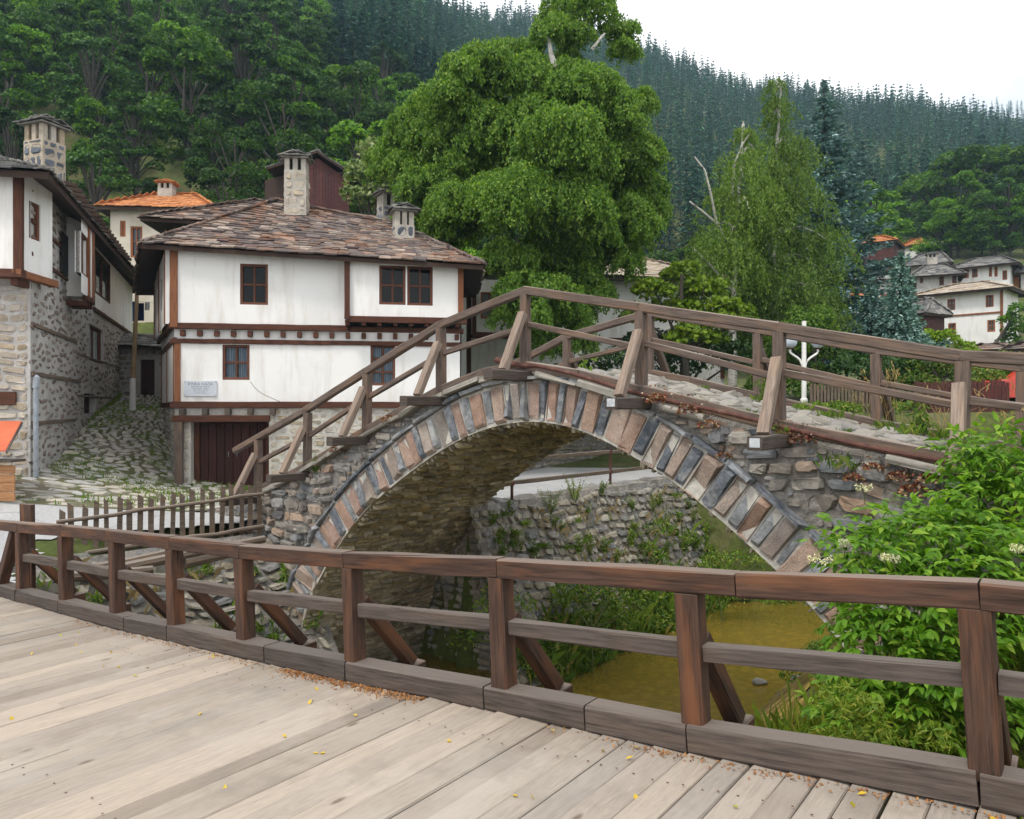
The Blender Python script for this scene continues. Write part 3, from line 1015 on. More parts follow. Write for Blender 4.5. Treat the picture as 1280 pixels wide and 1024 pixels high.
# coping slabs under the kerb
for w0, sg in ((0, -1), (BW, 1)):
    s = -8.5
    while s < 8.5:
        L = R.uniform(.35, .85)
        if -7.2 < s < 7.2 and R.random() < .82:
            p, q = bp(s, w0 + sg * .02, zk(s) - .195 + R.normal(0, .012)), bp(s + L - .03, w0 + sg * .02, zk(s + L) - .195 + R.normal(0, .012))
            mb = MB()
            mb.beam(p, q, .3, R.uniform(.06, .10), bev=.02, jit=.012)
            mb.build('coping_slab', M['flag_stone'], sb)
        s += L

# flagstones of the roadway
mb = MB()
Cf = cells(.16, BW - .16, -9.0, 9.4, (.22, .42), (.25, .6))
stones(mb, Cf, lambda a, b, h: bp(b, a, zk(b) - .13 + h), (.02, .05), .03, .4, .4, -.05, wob=.04)
mb.build('flagstones', M['flag_stone'], sb)

# rails: near and far side
RT = {-7.18: 1.10, -5.47: 1.10, -3.67: 1.06, -1.78: 1.07, 0.0: 1.11, 1.975: 1.09, 3.83: 1.14, 5.70: 1.06, 7.5: 1.08}
near = [-7.18, -5.47, -3.67, -1.78, 0.0, 1.975, 3.83, 5.70, 7.5]
far = [-7.3, -5.5, -3.6, -1.7, .15, 2.19, 4.02, 5.85, 7.6]
upz = np.array([0, 0, 1.])
for posts, w0, sg in ((near, 0.06, -1), (far, BW - .06, 1)):
    hs = [RT.get(s, 1.09) for s in posts]
    tops = [bp(s, w0, zk(s) + h - .06) for s, h in zip(posts, hs)]
    # kerb beams
    edge = [-8.1] + posts
    for s0, s1 in zip(edge[:-1], edge[1:]):
        k = [s0] + [float(z) for z in ZK[:, 0] if s0 + .3 < z < s1 - .3] + [s1]
        for a_, b_ in zip(k[:-1], k[1:]):
            m_ = MB()
            m_.beam(bp(a_ + .004, w0, zk(a_) - .075), bp(b_ - .004, w0, zk(b_) - .075), .15, .145)
            m_.build('kerb_beam', M['bridge_wood'], sb)
    # top rail, its lower end running past the first post
    first = tops[0] + (tops[0] - tops[1]) * (.52 if sg < 0 else .2)
    pts = [first] + tops
    for i_, (p, q) in enumerate(zip(pts[:-1], pts[1:])):
        if i_ == 0: continue
        m_ = MB()
        m_.beam(pts[0] if i_ == 1 else p, q, .125, .125, bev=.014)
        m_.build('top_rail', M['bridge_wood'], sb)
    for i_, s in enumerate(posts):
        m_ = MB()
        lean = U * R.normal(0, .012)
        m_.beam(bp(s, w0, zk(s) - .14), tops[i_] - upz * .055 + lean, .135, .135, up=U, bev=.012)
        m_.build('post', M['bridge_wood'], sb)
        # outrigger beam and raking brace
        zc = zk(s) - .245
        e = R.uniform(.88, .98)
        m_ = MB()
        m_.beam(bp(s + .10, w0 - sg * .45, zc), bp(s + .10, w0 + sg * e, zc + R.normal(0, .01)), .17, .15, bev=.014)
        ot = m_.build('outrigger_beam', M['kerb_wood'], sb)
        if sg < 0 and s > 1:
            m_ = MB()
            m_.beam(bp(s + .10, w0 + sg * (e - .01), zc), bp(s + .10, w0 + sg * (e + .006), zc), .115, .10, bev=.003, jit=0)
            m_.build('end_cap', M['endcap'], ot)
        m_ = MB()
        m_.beam(bp(s + .07, w0 + sg * (.60 if s < 1 else .66), zc + .08), bp(s + .0, w0 + sg * .075, zk(s) + .70), .11, .125, up=U, bev=.012)
        m_.build('brace', M['brace_wood'] if sg < 0 else M['bridge_wood'], sb)
    for s0, s1 in zip(posts[:-1], posts[1:]):
        m_ = MB()
        m_.beam(bp(s0 + .065, w0 + .01, zk(s0) + .54), bp(s1 - .065, w0 + .01, zk(s1) + .50), .085, .085)
        m_.build('mid_rail', M['bridge_wood'], sb)
# rusty pipe clipped beside the near kerb
m_ = MB()
sp = np.linspace(-.25, 7.2, 26)
pts = bp(sp, -.11, zk(sp) - .085 + .02 * np.sin(sp * 2.2))
pts[0] += upz * .12 - U * .18
m_.tube(pts, np.r_[.05, .045, np.full(24, .028)], 8)
m_.build('pipe', M['rust'], sb)

# ================================================================== WOODEN BRIDGE under our feet
DE = np.array([-.8, .6, 0])            # along its railing, to the left and away
DW = np.array([.6, .8, 0])             # across it, towards the river
DZ = np.array([(-6, .1), (-3, .06), (-1, .01), (.386, -.05), (1.766, -.18), (3.11, -.27), (4.57, -.385), (6, -.48), (7.16, -.545), (8.32, -.62), (9.53, -.655), (10.74, -.70), (13, -.73)])
RZ = np.array([(-3, 1.02), (-1, .985), (.386, .945), (1.766, .815), (3.11, .725), (4.57, .605), (6, .51), (7.16, .465), (8.32, .415), (9.53, .355), (10.74, .285), (11.9, .22)])


def dz(e): return np.interp(e, DZ[:, 0], DZ[:, 1])


def dp(e, w, z): return DE * e + DW * w + upz * z


wb = thing('wooden_footbridge', 'wide plank footbridge with pale worn deck and dark brown railing in the foreground', 'bridge', dp(4, 2, -.6))
mb = MB()
e = -4.2
while e < 11.3:
    w = R.uniform(.14, .225)
    z = dz(e + w / 2) - .03 + R.normal(0, .0025)
    cut = R.uniform(.4, 2.6)
    spans = [(-2.2, cut), (cut + .006, 4.20)] if R.random() < .5 else [(-2.2, 4.20)]
    for a_, b_ in spans:
        c_ = R.normal(0, .003)
        jt = R.normal(0, .004, 2)
        ends = R.uniform(0, .03)
        mb.beam(dp(e + w / 2 + jt[0], a_, z + c_), dp(e + w / 2 + jt[1], b_ + ends, z), w - R.uniform(.008, .02), .055, bev=.007, jit=.0016, seg=.8)
    e += w
for w_ in (.22, 1.9, 3.58):                       # nail heads over the girders
    e = -4.0
    while e < 11:
        p_ = dp(e, w_ + R.normal(0, .02), dz(e) + .0035)
        an_ = np.arange(6) * 1.047
        mb.add(p_ + np.stack([np.cos(an_) * .007, np.sin(an_) * .007, 0 * an_], 1), [[list(range(6))]], None, 1)
        e += R.uniform(.07, .14)
mb.build('deck', [M['deck'], M['rust']], wb)
posts = [-2.35, -.99, .386, 1.766, 3.11, 4.57, 6.0, 7.16, 8.32, 9.53, 10.74]
W0 = 4.04
# kerb beams in lengths with visible joints
joints = [-3.2, -.2, 2.42, 3.2, 5.6, 8.0, 11.35]
for a_, b_ in zip(joints[:-1], joints[1:]):
    ks = [a_] + [float(z) for z in DZ[:, 0] if a_ + .4 < z < b_ - .4] + [b_]
    m_ = MB()
    for p_, q_ in zip(ks[:-1], ks[1:]):
        m_.beam(dp(p_ + .006, W0, dz(p_) + .076), dp(q_ - .006, W0, dz(q_) + .076), .175, .15, bev=.012, jit=.003)
    m_.build('kerb_beam', M['kerb_wood'], wb)


def rz(e): return np.interp(e, RZ[:, 0], RZ[:, 1])


rj = [-3.2, -.35, 1.5, 4.62, 8.45, 12.4]
for a_, b_ in zip(rj[:-1], rj[1:]):
    ks = [a_] + [float(z) for z in RZ[:, 0] if a_ + .35 < z < b_ - .35] + [b_]
    m_ = MB()
    for p_, q_ in zip(ks[:-1], ks[1:]):
        m_.beam(dp(p_ + .003, W0, rz(p_) - .065), dp(q_ - .003, W0, rz(q_) - .065), .125, .125, bev=.010, jit=.003)
    m_.build('top_rail', M['rail_wood'], wb)
tilt = np.array([-.8 * .05, .6 * .05, 1.0])
for i_, e in enumerate(posts):
    z0, z1 = dz(e) + .14, rz(e) - .128
    m_ = MB()
    off = DE * .02
    m_.beam(dp(e, W0, z0 - .03) - off, dp(e, W0, z1) + off, .128, .128, up=DW, bev=.010)
    m_.build('post', M['rail_wood'], wb)
    # block sticking out over the river, and the raking brace standing on it
    m_ = MB()
    m_.beam(dp(e - .02, W0 - .6, dz(e) - .185), dp(e - .02, W0 + .72, dz(e) - .11), .15, .16, bev=.01)
    m_.build('outrigger_beam', M['rail_wood'], wb)
    m_ = MB()
    m_.beam(dp(e - .02, W0 + .60, dz(e) - .02), dp(e, W0 + .07, dz(e) + .60), .10, .115, up=DE, bev=.010)
    m_.build('brace', M['rail_wood'], wb)
for a_, b_ in zip(posts[:-1], posts[1:]):
    m_ = MB()
    m_.beam(dp(a_ + .068, W0 + .02, (dz(a_) + rz(a_)) / 2 + .045), dp(b_ - .068, W0 + .02, (dz(b_) + rz(b_)) / 2 + .045), .085, .10, bev=.010)
    m_.build('mid_rail', M['kerb_wood'], wb)
for w in (.2, 3.6):
    m_ = MB()
    for a_, b_ in ((-4, 3), (3, 11.2)):
        m_.beam(dp(a_, w, dz(a_) - .42), dp(b_, w, dz(b_) - .42), .3, .36, seg=2)
    m_.build('girder', M['kerb_wood'], wb)

# windblown litter along the kerb, and single fallen leaves
mb = MB()
n = 1700
e = R.uniform(-1, 9, n)
w = W0 - .11 - np.abs(R.normal(0, .045, n))
k = (noise2(e * 1.6, e * .3, 31) > R.uniform(-.6, 1.0, n))
P = dp(0, 0, 0) + DE * e[k, None] + DW * w[k, None] + upz * (dz(e[k])[:, None] + .006)
leaves(mb, P, .022, .012, nor=np.array([0, 0, 2.5]), spread=.6)
n = 900
e = R.uniform(3.7, 5.3, n)
P = DE * e[:, None] + DW * (W0 - .10 - np.abs(R.normal(0, .06, n)))[:, None] + upz * (dz(e)[:, None] + .008)
leaves(mb, P, .024, .012, nor=np.array([0, 0, 2.0]), spread=.7)
props(mb.build('leaf_litter', M['litter']), 'rusty brown leaf litter swept along the kerb of the plank deck', 'leaf litter', kind='stuff')
mb = MB()
n = 62
e = R.uniform(-2, 9, n)
w = np.where(R.random(n) < .6, W0 - .15 - np.abs(R.normal(0, .45, n)), R.uniform(.8, 3.9, n))
P = DE * e[:, None] + DW * w[:, None] + upz * (dz(e)[:, None] + .008)
leaves(mb, P, .042, .028, nor=np.array([0, 0, 2.5]), spread=.6, fold=.12)
props(mb.build('fallen_leaves', M['yellow_leaf']), 'small yellow birch leaves scattered over the plank deck', 'fallen leaves', kind='stuff')
# ================================================================== BUILDINGS
def v2(x, y, z=0): return np.array([x, y, z], float)


def on_plane(px, py, A, e):
    r = (px - 640) / FPX
    t = (r * A[1] - A[0]) / (e[0] - r * e[1])
    Y = A[1] + e[1] * t
    return t, CZ - (py - HY) / FPX * Y


def outn(e): return np.array([e[1], -e[0], 0])


def wall(mb, A, e, t0, t1, z0, z1, holes=(), off=0.0, rev=.16, mi=0):
    """wall sheet with real openings and reveals; outside is to the right-hand normal"""
    A, e = np.array([A[0], A[1], 0.]), nrm(np.array([e[0], e[1], 0.]))
    n = outn(e)
    ts = sorted(set([t0, t1] + [h[0] for h in holes] + [h[1] for h in holes]))
    zs = sorted(set([z0, z1] + [h[2] for h in holes] + [h[3] for h in holes]))

    def P(t, z, d=0): return A + e * t + n * (off - d) + upz * z
    for a, b in zip(ts[:-1], ts[1:]):
        for c, d in zip(zs[:-1], zs[1:]):
            tm, zm = (a + b) / 2, (c + d) / 2
            if any(h[0] < tm < h[1] and h[2] < zm < h[3] for h in holes): continue
            mb.poly([P(a, c), P(b, c), P(b, d), P(a, d)], mi)
    for a, b, c, d in holes:
        for q in ([P(a, c), P(a, c, rev), P(b, c, rev), P(b, c)], [P(a, d), P(b, d), P(b, d, rev), P(a, d, rev)],
                  [P(a, c), P(a, d), P(a, d, rev), P(a, c, rev)], [P(b, c), P(b, c, rev), P(b, d, rev), P(b, d)]):
            mb.poly(q, mi)


def window(par, A, e, h, off=0.0, cols=2, rows=2, m=None, curtain=None, fw=.075, deep=.085, sill=False):
    A, e = np.array([A[0], A[1], 0.]), nrm(np.array([e[0], e[1], 0.]))
    n = outn(e)
    a, b, c, d = h
    m = m or M['window_frame']

    def P(t, z, q=0): return A + e * t + n * (off - q) + upz * z
    mb = MB()
    for t in (a + fw / 2, b - fw / 2): mb.beam(P(t, c, deep), P(t, d, deep), .11, fw, up=e, bev=.006, jit=0)
    for z in (c + fw / 2, d - fw / 2): mb.beam(P(a + fw, z, deep), P(b - fw, z, deep), .105, fw, bev=.006, jit=0)
    for i in range(1, cols):
        t = a + (b - a) * i / cols
        mb.beam(P(t, c + fw, deep + .01), P(t, d - fw, deep + .01), .06, .055, up=e, bev=.004, jit=0)
    for i in range(1, rows):
        z = c + (d - c) * i / rows
        mb.beam(P(a + fw, z, deep + .012), P(b - fw, z, deep + .012), .05, .06, bev=.004, jit=0)
    if sill: mb.beam(P(a - .06, c - .03, -.03), P(b + .06, c - .03, -.03), .16, .05, bev=.006, jit=0)
    w = mb.build('window', m, par)
    g = MB()
    g.poly([P(a + .02, c + .02, deep + .03), P(b - .02, c + .02, deep + .03), P(b - .02, d - .02, deep + .03), P(a + .02, d - .02, deep + .03)])
    g.build('pane', M['glass'], w)
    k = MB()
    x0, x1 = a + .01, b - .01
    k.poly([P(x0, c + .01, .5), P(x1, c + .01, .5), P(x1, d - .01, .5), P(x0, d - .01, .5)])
    k.build('room_shade_sheet', M['dark'], w)  # flat black sheet painted as the unlit room behind the pane
    if curtain:
        k = MB()
        for lo, hi in ((a + fw, a + (b - a) * .44), (a + (b - a) * .56, b - fw)):
            ts = np.linspace(lo, hi, 9)
            V = [P(t, z, deep + .10 + .02 * math.sin(i * 2.1)) for z in (c + fw, d - fw) for i, t in enumerate(ts)]
            k.add(V, [[[i, i + 1, 10 + i, 9 + i] for i in range(8)]])
        k.build('curtain', curtain, w)
    return w


def roof_planes(E, R0, R1):
    return [(E[0], E[1], R0, R1), (E[1], E[2], R1, R1), (E[2], E[3], R1, R0), (E[3], E[0], R0, R0)]


def hip_roof(par, E, R0, R1, m, row=.22, w=(.22, .5), name='roof', th=(.025, .05), thick=.12):
    E = [np.asarray(p, float) for p in E]
    R0, R1 = np.asarray(R0, float), np.asarray(R1, float)
    mb = MB()
    for a, b, t0, t1 in roof_planes(E, R0, R1):
        t0, t1 = (t0, t1)
        # planes run eave a->b, ridge over a is t0, over b is t1
        slabs(mb, a, b, t0, t1, row, w, th)
        g_ = np.linspace(0, 1, 7)
        top_ = [[(a + (b - a) * u) * (1 - v) + (t0 + (t1 - t0) * u) * v - upz * .03 for u in g_] for v in g_]
        V_ = np.array(top_).reshape(-1, 3)
        q_ = np.array([[r * 7 + c, r * 7 + c + 1, r * 7 + 8 + c, r * 7 + 7 + c] for r in range(6) for c in range(6)])
        mb.add(V_, [q_], None, 1)
        mb.add(V_ - upz * thick, [q_[:, ::-1]], None, 1)
        mb.add(np.concatenate([V_[:7], V_[:7] - upz * thick]), [[[i + 1, i, 7 + i, 8 + i] for i in range(6)]], None, 1)
    # ridge and hip capping slabs
    for p, q in ((R0, R1), (R0, E[0]), (R0, E[3]), (R1, E[1]), (R1, E[2])):
        L = np.linalg.norm(q - p)
        if L < .1: continue
        n = int(L / .34) + 1
        for i in range(n):
            s0, s1 = p + (q - p) * i / n, p + (q - p) * min((i + 1.25) / n, 1)
            mb.beam(s0 + upz * (.05 + R.uniform(0, .03)), s1 + upz * (.05 + R.uniform(0, .025)), R.uniform(.22, .36), .05, bev=.01, jit=.012)
    return mb.build(name, [m, M['soffit_wood']], par)


def chimney(par, c, sx, sy, z0, z1, stone, mort, ex=(1, 0, 0), cap=M['slate_grey'], vent=.35, big=False):
    """rendered or stone shaft with open vents under a slate cap"""
    ex = nrm(np.array(ex, float))
    ey = np.array([-ex[1], ex[0], 0])
    c = np.array([c[0], c[1], 0.])
    mb = MB()
    zt = z1 - vent
    cor = [c - ex * sx / 2 - ey * sy / 2, c + ex * sx / 2 - ey * sy / 2, c + ex * sx / 2 + ey * sy / 2, c - ex * sx / 2 + ey * sy / 2]
    mb.prism([p + upz * z0 for p in cor], upz * (zt - z0), 0)
    for i in range(4):                       # corner and middle pillars
        p, q = cor[i], cor[(i + 1) % 4]
        d = nrm(q - p)
        nn_ = outn(d)
        for f in ((.0, .5) if np.linalg.norm(q - p) > .5 else (0,)):
            pc = p + (q - p) * f + (d * .09 if f == 0 else 0) - nn_ * .09
            mb.beam(pc + upz * zt, pc + upz * z1, .16, .16, up=d, mi=0, jit=0)
    mb.prism([p * .86 + c * .14 + upz * zt for p in cor], upz * .02, 2)
    mb.prism([p * .6 + c * .4 + upz * zt for p in cor], upz * vent, 2)
    o = .09
    capc = [c - ex * (sx / 2 + o) - ey * (sy / 2 + o), c + ex * (sx / 2 + o) - ey * (sy / 2 + o), c + ex * (sx / 2 + o) + ey * (sy / 2 + o), c - ex * (sx / 2 + o) + ey * (sy / 2 + o)]
    mb.prism([p + upz * z1 for p in capc], upz * .05, 3)
    top = c + upz * (z1 + .24)
    for i in range(4):
        slabs(mb, capc[i] + upz * (z1 + .05), capc[(i + 1) % 4] + upz * (z1 + .05), top, top, .16, (.2, .4), (.02, .04), 3)
    if stone is not None:
        for i in range(4):
            p, q = cor[i], cor[(i + 1) % 4]
            L = np.linalg.norm(q - p)
            Cc = cells(.02, L - .02, 0.02, zt - z0 - .02, (.22, .36), (.24, .5))
            stones(mb, Cc, plane_map(p + upz * z0, q - p, upz), (.005, .02), .05, .3, .4, -.02, mi=1)
    return mb.build('chimney', [mort, stone or mort, M['dark'], cap], par)


# ------------------------------------------------------------------ main white house
A = v2(-9.67, 22)
E_ = nrm(v2(.986, .165))
NF = outn(E_)
house = thing('white_timbered_house', 'white house with dark timber bands, slate roof and grey plaque beside the bridge', 'house', (-6, 24, -.6))
tR = 8.25
tB, _ = on_plane(435, 400, A, E_)


def hole(px0, px1, py0, py1, off=0.0):
    A2 = A + NF * off
    t0, _ = on_plane(px0, py0, A2, E_)
    t1, _ = on_plane(px1, py0, A2, E_)
    _, za = on_plane((px0 + px1) / 2, py1, A2, E_)
    _, zb = on_plane((px0 + px1) / 2, py0, A2, E_)
    return (t0, t1, za, zb)


UO, BO = .12, .50                       # how far the upper storey and the bay stand out
w1 = hole(300, 335, 330, 381, UO)
w2, w3 = hole(474, 507, 332, 381, BO), hole(509, 541, 333, 382, BO)
w4, w5 = hole(278, 312, 431, 475), hole(463, 494, 431, 482)
zU0, zU1, zL0, zL1 = 4.12, 6.36, 1.90, 3.60
zBay = 4.40
mb = MB()
wall(mb, A, E_, 0, tB, zU0, zU1, [w1], UO)
wall(mb, A, E_, 0, tR - .05, zL0, zU0 - .1, [w4, w5], 0)
# splayed left side
SB = v2(-12.45, 27.3)
eS = nrm(A - SB)
LS = np.linalg.norm(A - SB)
wall(mb, SB - E_ * UO, eS, 0, LS, zU0, zU1 - .1, [(1.6, 2.4, 4.7, 5.7), (3.6, 4.4, 4.7, 5.7)], UO)
wall(mb, SB, eS, 0, LS, zL0, zU0, [], 0)
# back and right side
C2, D2 = A + E_ * tR, A + E_ * tR - NF * 6.5
wall(mb, C2, -NF, 0, 6.5, -1, zU1, [], 0)
wall(mb, D2, nrm(SB - D2), 0, np.linalg.norm(SB - D2), -1, zU1, [], 0)
c0_, c1_ = SB - E_ * UO + outn(eS) * UO + eS * LS, A + NF * UO
mb.poly([c0_ + upz * zU0, c1_ + upz * zU0, c1_ + upz * zU1, c0_ + upz * zU1])
mb.build('wall', M['plaster'], house)
mb = MB()
zBT = 6.14
wall(mb, A, E_, tB, tR, zBay, zBT, [w2, w3], BO)
bl_, br_ = A + E_ * tB + NF * BO, A + E_ * tR + NF * BO
mb.poly([A + E_ * tB + NF * UO + upz * zBay, bl_ + upz * zBay, bl_ + upz * zBT, A + E_ * tB + NF * UO + upz * zBT])
mb.poly([br_ + upz * zBay, C2 + upz * zBay, C2 + upz * zBT, br_ + upz * zBT])
mb.build('bay_wall', M['plaster'], house)
for h_, of, cu, rw in ((w1, UO, None, 2), (w2, BO, None, 2), (w3, BO, None, 2), (w4, 0, M['curtain'], 2), (w5, 0, M['curtain'], 3)):
    window(house, A, E_, h_, of, 2, rw, None, cu)
for h_ in ((1.6, 2.4, 4.7, 5.7), (3.6, 4.4, 4.7, 5.7)):
    window(house, SB - E_ * UO, eS, h_, UO)


def fbeam(t0, t1, z, h, off, d=.12, m='trim_wood', name='timber_beam', AA=A, ee=E_):
    n = outn(ee)
    m_ = MB()
    m_.beam(AA + ee * t0 + n * (off + d / 2 - .04) + upz * z, AA + ee * t1 + n * (off + d / 2 - .04) + upz * z, d, h, bev=.01, jit=.004)
    return m_.build(name, M[m], house)


def vpost(t, z0, z1, off, w=.16, d=.1, m='trim_wood', AA=A, ee=E_, name='corner_post'):
    n = outn(ee)
    p = AA + ee * t + n * (off + d / 2 - .05)
    m_ = MB()
    m_.beam(p + upz * z0, p + upz * z1, d, w, up=ee, bev=.01, jit=.003)
    return m_.build(name, M[m], house)


# timber bands between the storeys with projecting joist ends
fbeam(-.1, tB, 4.06, .17, UO)
fbeam(-.1, tR, 3.64, .13, 0)
fbeam(tB - .02, tR + .1, zBay - .10, .18, BO)
fbeam(tB + .02, tR + .05, 4.05, .15, 0)
for i in range(18):
    t = .25 + i * (tR - .4) / 17
    p = A + E_ * t
    m_ = MB()
    z = 3.86 if t < tB else 4.21
    of = UO + .05 if t < tB else BO + .02
    m_.beam(p + upz * z - NF * .1, p + upz * z + NF * of, .13, .17 if t < tB else .14, bev=.012)
    m_.build('joist', M['trim_wood'], house)
    if t >= tB:
        m_ = MB()
        m_.beam(p + upz * 3.86 - NF * .1, p + upz * 3.86 + NF * .16, .13, .17, bev=.012)
        m_.build('joist', M['trim_wood'], house)
fbeam(-.1, tR - .05, 1.81, .18, 0)
vpost(.02, zU0 - .1, zU1, UO, .2, .14, m='trim_light')
vpost(tB + .0, zBay - .1, zBT, BO, .15, .18)
vpost(tR - .08, zBay - .1, zBT, BO, m='trim_light')
vpost(.09, zL0, zL1, 0, m='trim_light')
for z_, o_ in ((4.06, UO), (3.66, 0), (1.81, 0)):
    fbeam(0, LS + .05, z_, .16, o_ - .02, .1, 'trim_wood', 'timber_beam', SB, eS)
for t in (.1, 2.9, LS - .12):
    vpost(t, zU0, zU1 - .1, UO, .13, .08, 'trim_light', SB - E_ * UO, eS)
    vpost(t, zL0, zL1, 0, .13, .08, 'trim_light', SB, eS)
fbeam(-.1, tB, zU1 - .06, .18, UO - .02, .14)
fbeam(tB, tR + .1, zBT - .06, .14, BO - .02, .12)

# ground floor: rubble walls, recessed double door under joists
dT0, dT1 = on_plane(238, 560, A, E_)[0], on_plane(336, 560, A, E_)[0]
zg = -.75
mb = MB()
wall(mb, A - NF * .04, E_, 0, tR - .1, zg, 1.74, [(dT0, dT1, zg, 1.5)], 0, .55)
mb.build('ground_floor_mortar', M['mortar'], house)
mb = MB()
fm = plane_map(A - NF * .04, E_, upz)
Cs = cells(dT1 + .03, tR - .12, zg, 1.72, (.13, .3), (.2, .55))
stones(mb, Cs, fm, (.0, .022), .03, .45, .4, -.03, wob=.03)
mb.build('ground_floor_wall', M['tan_stone'], house)
mb = MB()
Cs = cells(.02, dT0 - .03, zg, 1.5, (.13, .26), (.15, .3))
stones(mb, Cs, fm, (.005, .04), .03, .4, .4, -.03)
mb.build('ground_floor_wall', M['tan_stone'], house)
mb = MB()
Cs = cells(.02, LS - .05, zg - .2, 1.72, (.13, .26), (.2, .5))
mb2 = MB()
wall(mb2, SB + outn(eS) * -.04, eS, 0, LS, zg - .3, 1.78, [], 0)
mb2.build('side_mortar', M['mortar'], house)
stones(mb, Cs, plane_map(SB - outn(eS) * .04, eS, upz), (.0, .05), .03, .4, .4, -.03)
mb.build('side_wall', M['wall_stone'], house)
dm = (dT0 + dT1) / 2
dA = A - NF * .5
for a_, b_ in ((dT0 + .16, dm), (dm, dT1 - .16)):
    m_ = MB()
    k_ = 4
    for i in range(k_):
        t0, t1 = a_ + (b_ - a_) * i / k_, a_ + (b_ - a_) * (i + 1) / k_
        p = dA + E_ * (t0 + t1) / 2
        m_.beam(p + upz * zg, p + upz * 1.28, .06, t1 - t0 - .012, up=E_, bev=.008, jit=.002)
    d_ = m_.build('door', M['door_wood'], house)
    m_ = MB()
    p = dA + E_ * (b_ - .12 if a_ < dm - .5 else a_ + .12) + NF * .06 + upz * .35
    m_.tube([p - upz * .07, p + NF * .04, p + upz * .07], .012, 6)
    m_.build('handle', M['metal_grey'], d_)
for t in (dT0 + .08, dT1 - .08):
    m_ = MB()
    p = dA + E_ * t + NF * .03
    m_.beam(p + upz * zg, p + upz * 1.3, .14, .15, up=E_)
    m_.build('door_frame', M['trim_wood'], house)
m_ = MB()
m_.beam(dA + E_ * dT0 + NF * .03 + upz * 1.36, dA + E_ * dT1 + NF * .03 + upz * 1.36, .14, .16)
m_.build('lintel', M['door_wood'], house)
m_ = MB()
m_.beam(A + E_ * .0 + NF * .16 + upz * 1.41, A + E_ * (dT1 + .05) + NF * .16 + upz * 1.41, .2, .19, jit=.006)
m_.build('porch_beam', M['trim_wood'], house)
for i in range(5):
    p = A + E_ * (.25 + i * .62) + upz * 1.61
    m_ = MB()
    m_.beam(p - NF * .5, p + NF * .26, .14, .19, bev=.015)
    m_.build('joist', M['kerb_wood'], house)
m_ = MB()
p = A + E_ * .17 + NF * .17
m_.beam(p + upz * (zg - .1), p + upz * 1.32, .2, .21, up=E_, jit=.008, bev=.02)
m_.build('porch_post', M['bridge_wood'], house)

# plaque with its lettering
ph = hole(230.5, 271, 476, 495.5, .03)
m_ = MB()
pc = A + E_ * (ph[0] + ph[1]) / 2 + NF * .035 + upz * (ph[2] + ph[3]) / 2
m_.box(pc, (ph[1] - ph[0], .03, ph[3] - ph[2]), E_, .004)
pq = m_.build('plaque', M['plaque'], house)


def lettering(par, lines):
    vs_, fs_, n_ = MB(), None, 0
    for body, size, dz_ in lines:
        cu = bpy.data.curves.new('t', 'FONT')
        cu.body, cu.size, cu.align_x, cu.align_y = body, size, 'CENTER', 'CENTER'
        o = bpy.data.objects.new('t', cu)
        COL.objects.link(o)
        me = bpy.data.meshes.new_from_object(o.evaluated_get(bpy.context.evaluated_depsgraph_get()))
        V = np.array([v.co[:] for v in me.vertices])
        if len(V):
            Wd = pc + np.outer(V[:, 0], E_) + np.outer(V[:, 1] + dz_, upz) + NF * .0175
            for k in set(len(p.vertices) for p in me.polygons):
                vs_.add(Wd if k == min(len(p.vertices) for p in me.polygons) else Wd, [[list(p.vertices) for p in me.polygons if len(p.vertices) == k]])
        bpy.data.objects.remove(o)
        bpy.data.curves.remove(cu)
        bpy.data.meshes.remove(me)
    vs_.build('lettering', M['ink'], par)


bpy.context.view_layer.update()
lettering(pq, [('РУЖА КАЛА', .115, .125), ('ıııııııııııııı ıııı ıııııııı ııı', .07, .055), ('ıııııı ııııııııı  ııııııııı', .07, -.005), ('ııııııı ıııııı ııı ıııı ıııı', .06, -.065), ('ııı ıııııı ıı ııııı ıı', .06, -.125)])
for sx in (-1, 1):
    for sz in (-1, 1):
        m_ = MB()
        q = pc + E_ * sx * .42 + upz * sz * .185 + NF * .016
        m_.tube([q, q + NF * .012], .014, 8)
        m_.build('screw', M['metal_grey'], pq)

# crack in the plaster and a thin cable
m_ = MB()
pts = []
for px, py in ((313, 477), (318, 484), (323, 489), (331, 494), (338, 497), (352, 503)):
    t, z = on_plane(px, py, A, E_)
    pts.append(A + E_ * t + upz * z + NF * .0035)
m_.tube(pts, .0055, 4)
m_.build('crack', M['kerb_wood'], house)

# roofs
E0 = at(177, 304, 21.5)
E1 = at(604, 331, 22.4)
E2 = v2(-1.4, 29.8, 6.15)
E3 = at(170, 364, 27.6)
hip_roof(house, [E0, E1, E2, E3], at(345, 251, 26), at(502, 285, 26.2), M['slate_roof'], .20, (.2, .46))
rE = [at(175, 271, 28.2), at(557, 293, 29.3), v2(-2.5, 35, 8.4), v2(-14.2, 35, 8.7)]
hip_roof(house, rE, at(318, 251, 31.4), at(478, 276, 31.6), M['slate_roof'], .22, (.22, .48), 'rear_roof')
mb = MB()
rA = at(206, 300, 29.2)
rw = v2(at(532, 300, 30.2)[0], 30.2) - v2(rA[0], rA[1])
wall(mb, v2(rA[0], rA[1]), rw, 0, np.linalg.norm(rw), 1, 8.45, [], 0)
mb.poly([v2(rA[0], rA[1], 1), v2(rA[0] - .4, 34.5, 1), v2(rA[0] - .4, 34.5, 8.5), v2(rA[0], rA[1], 8.5)])
mb.build('rear_wall', M['plaster_beige'], house)
pc1 = at(371, 250, 25.3)
chimney(house, (pc1[0], pc1[1]), .70, .62, 8.0, 9.85, M['tan_stone'], M['chimney_lime'], (1, .1, 0), vent=.38)
pc2 = at(488, 270, 29.0)
chimney(house, (pc2[0], pc2[1]), .86, .62, 7.6, 9.7, M['chimney_stone'], M['chimney_lime'], (.8, .5, 0), vent=.42)
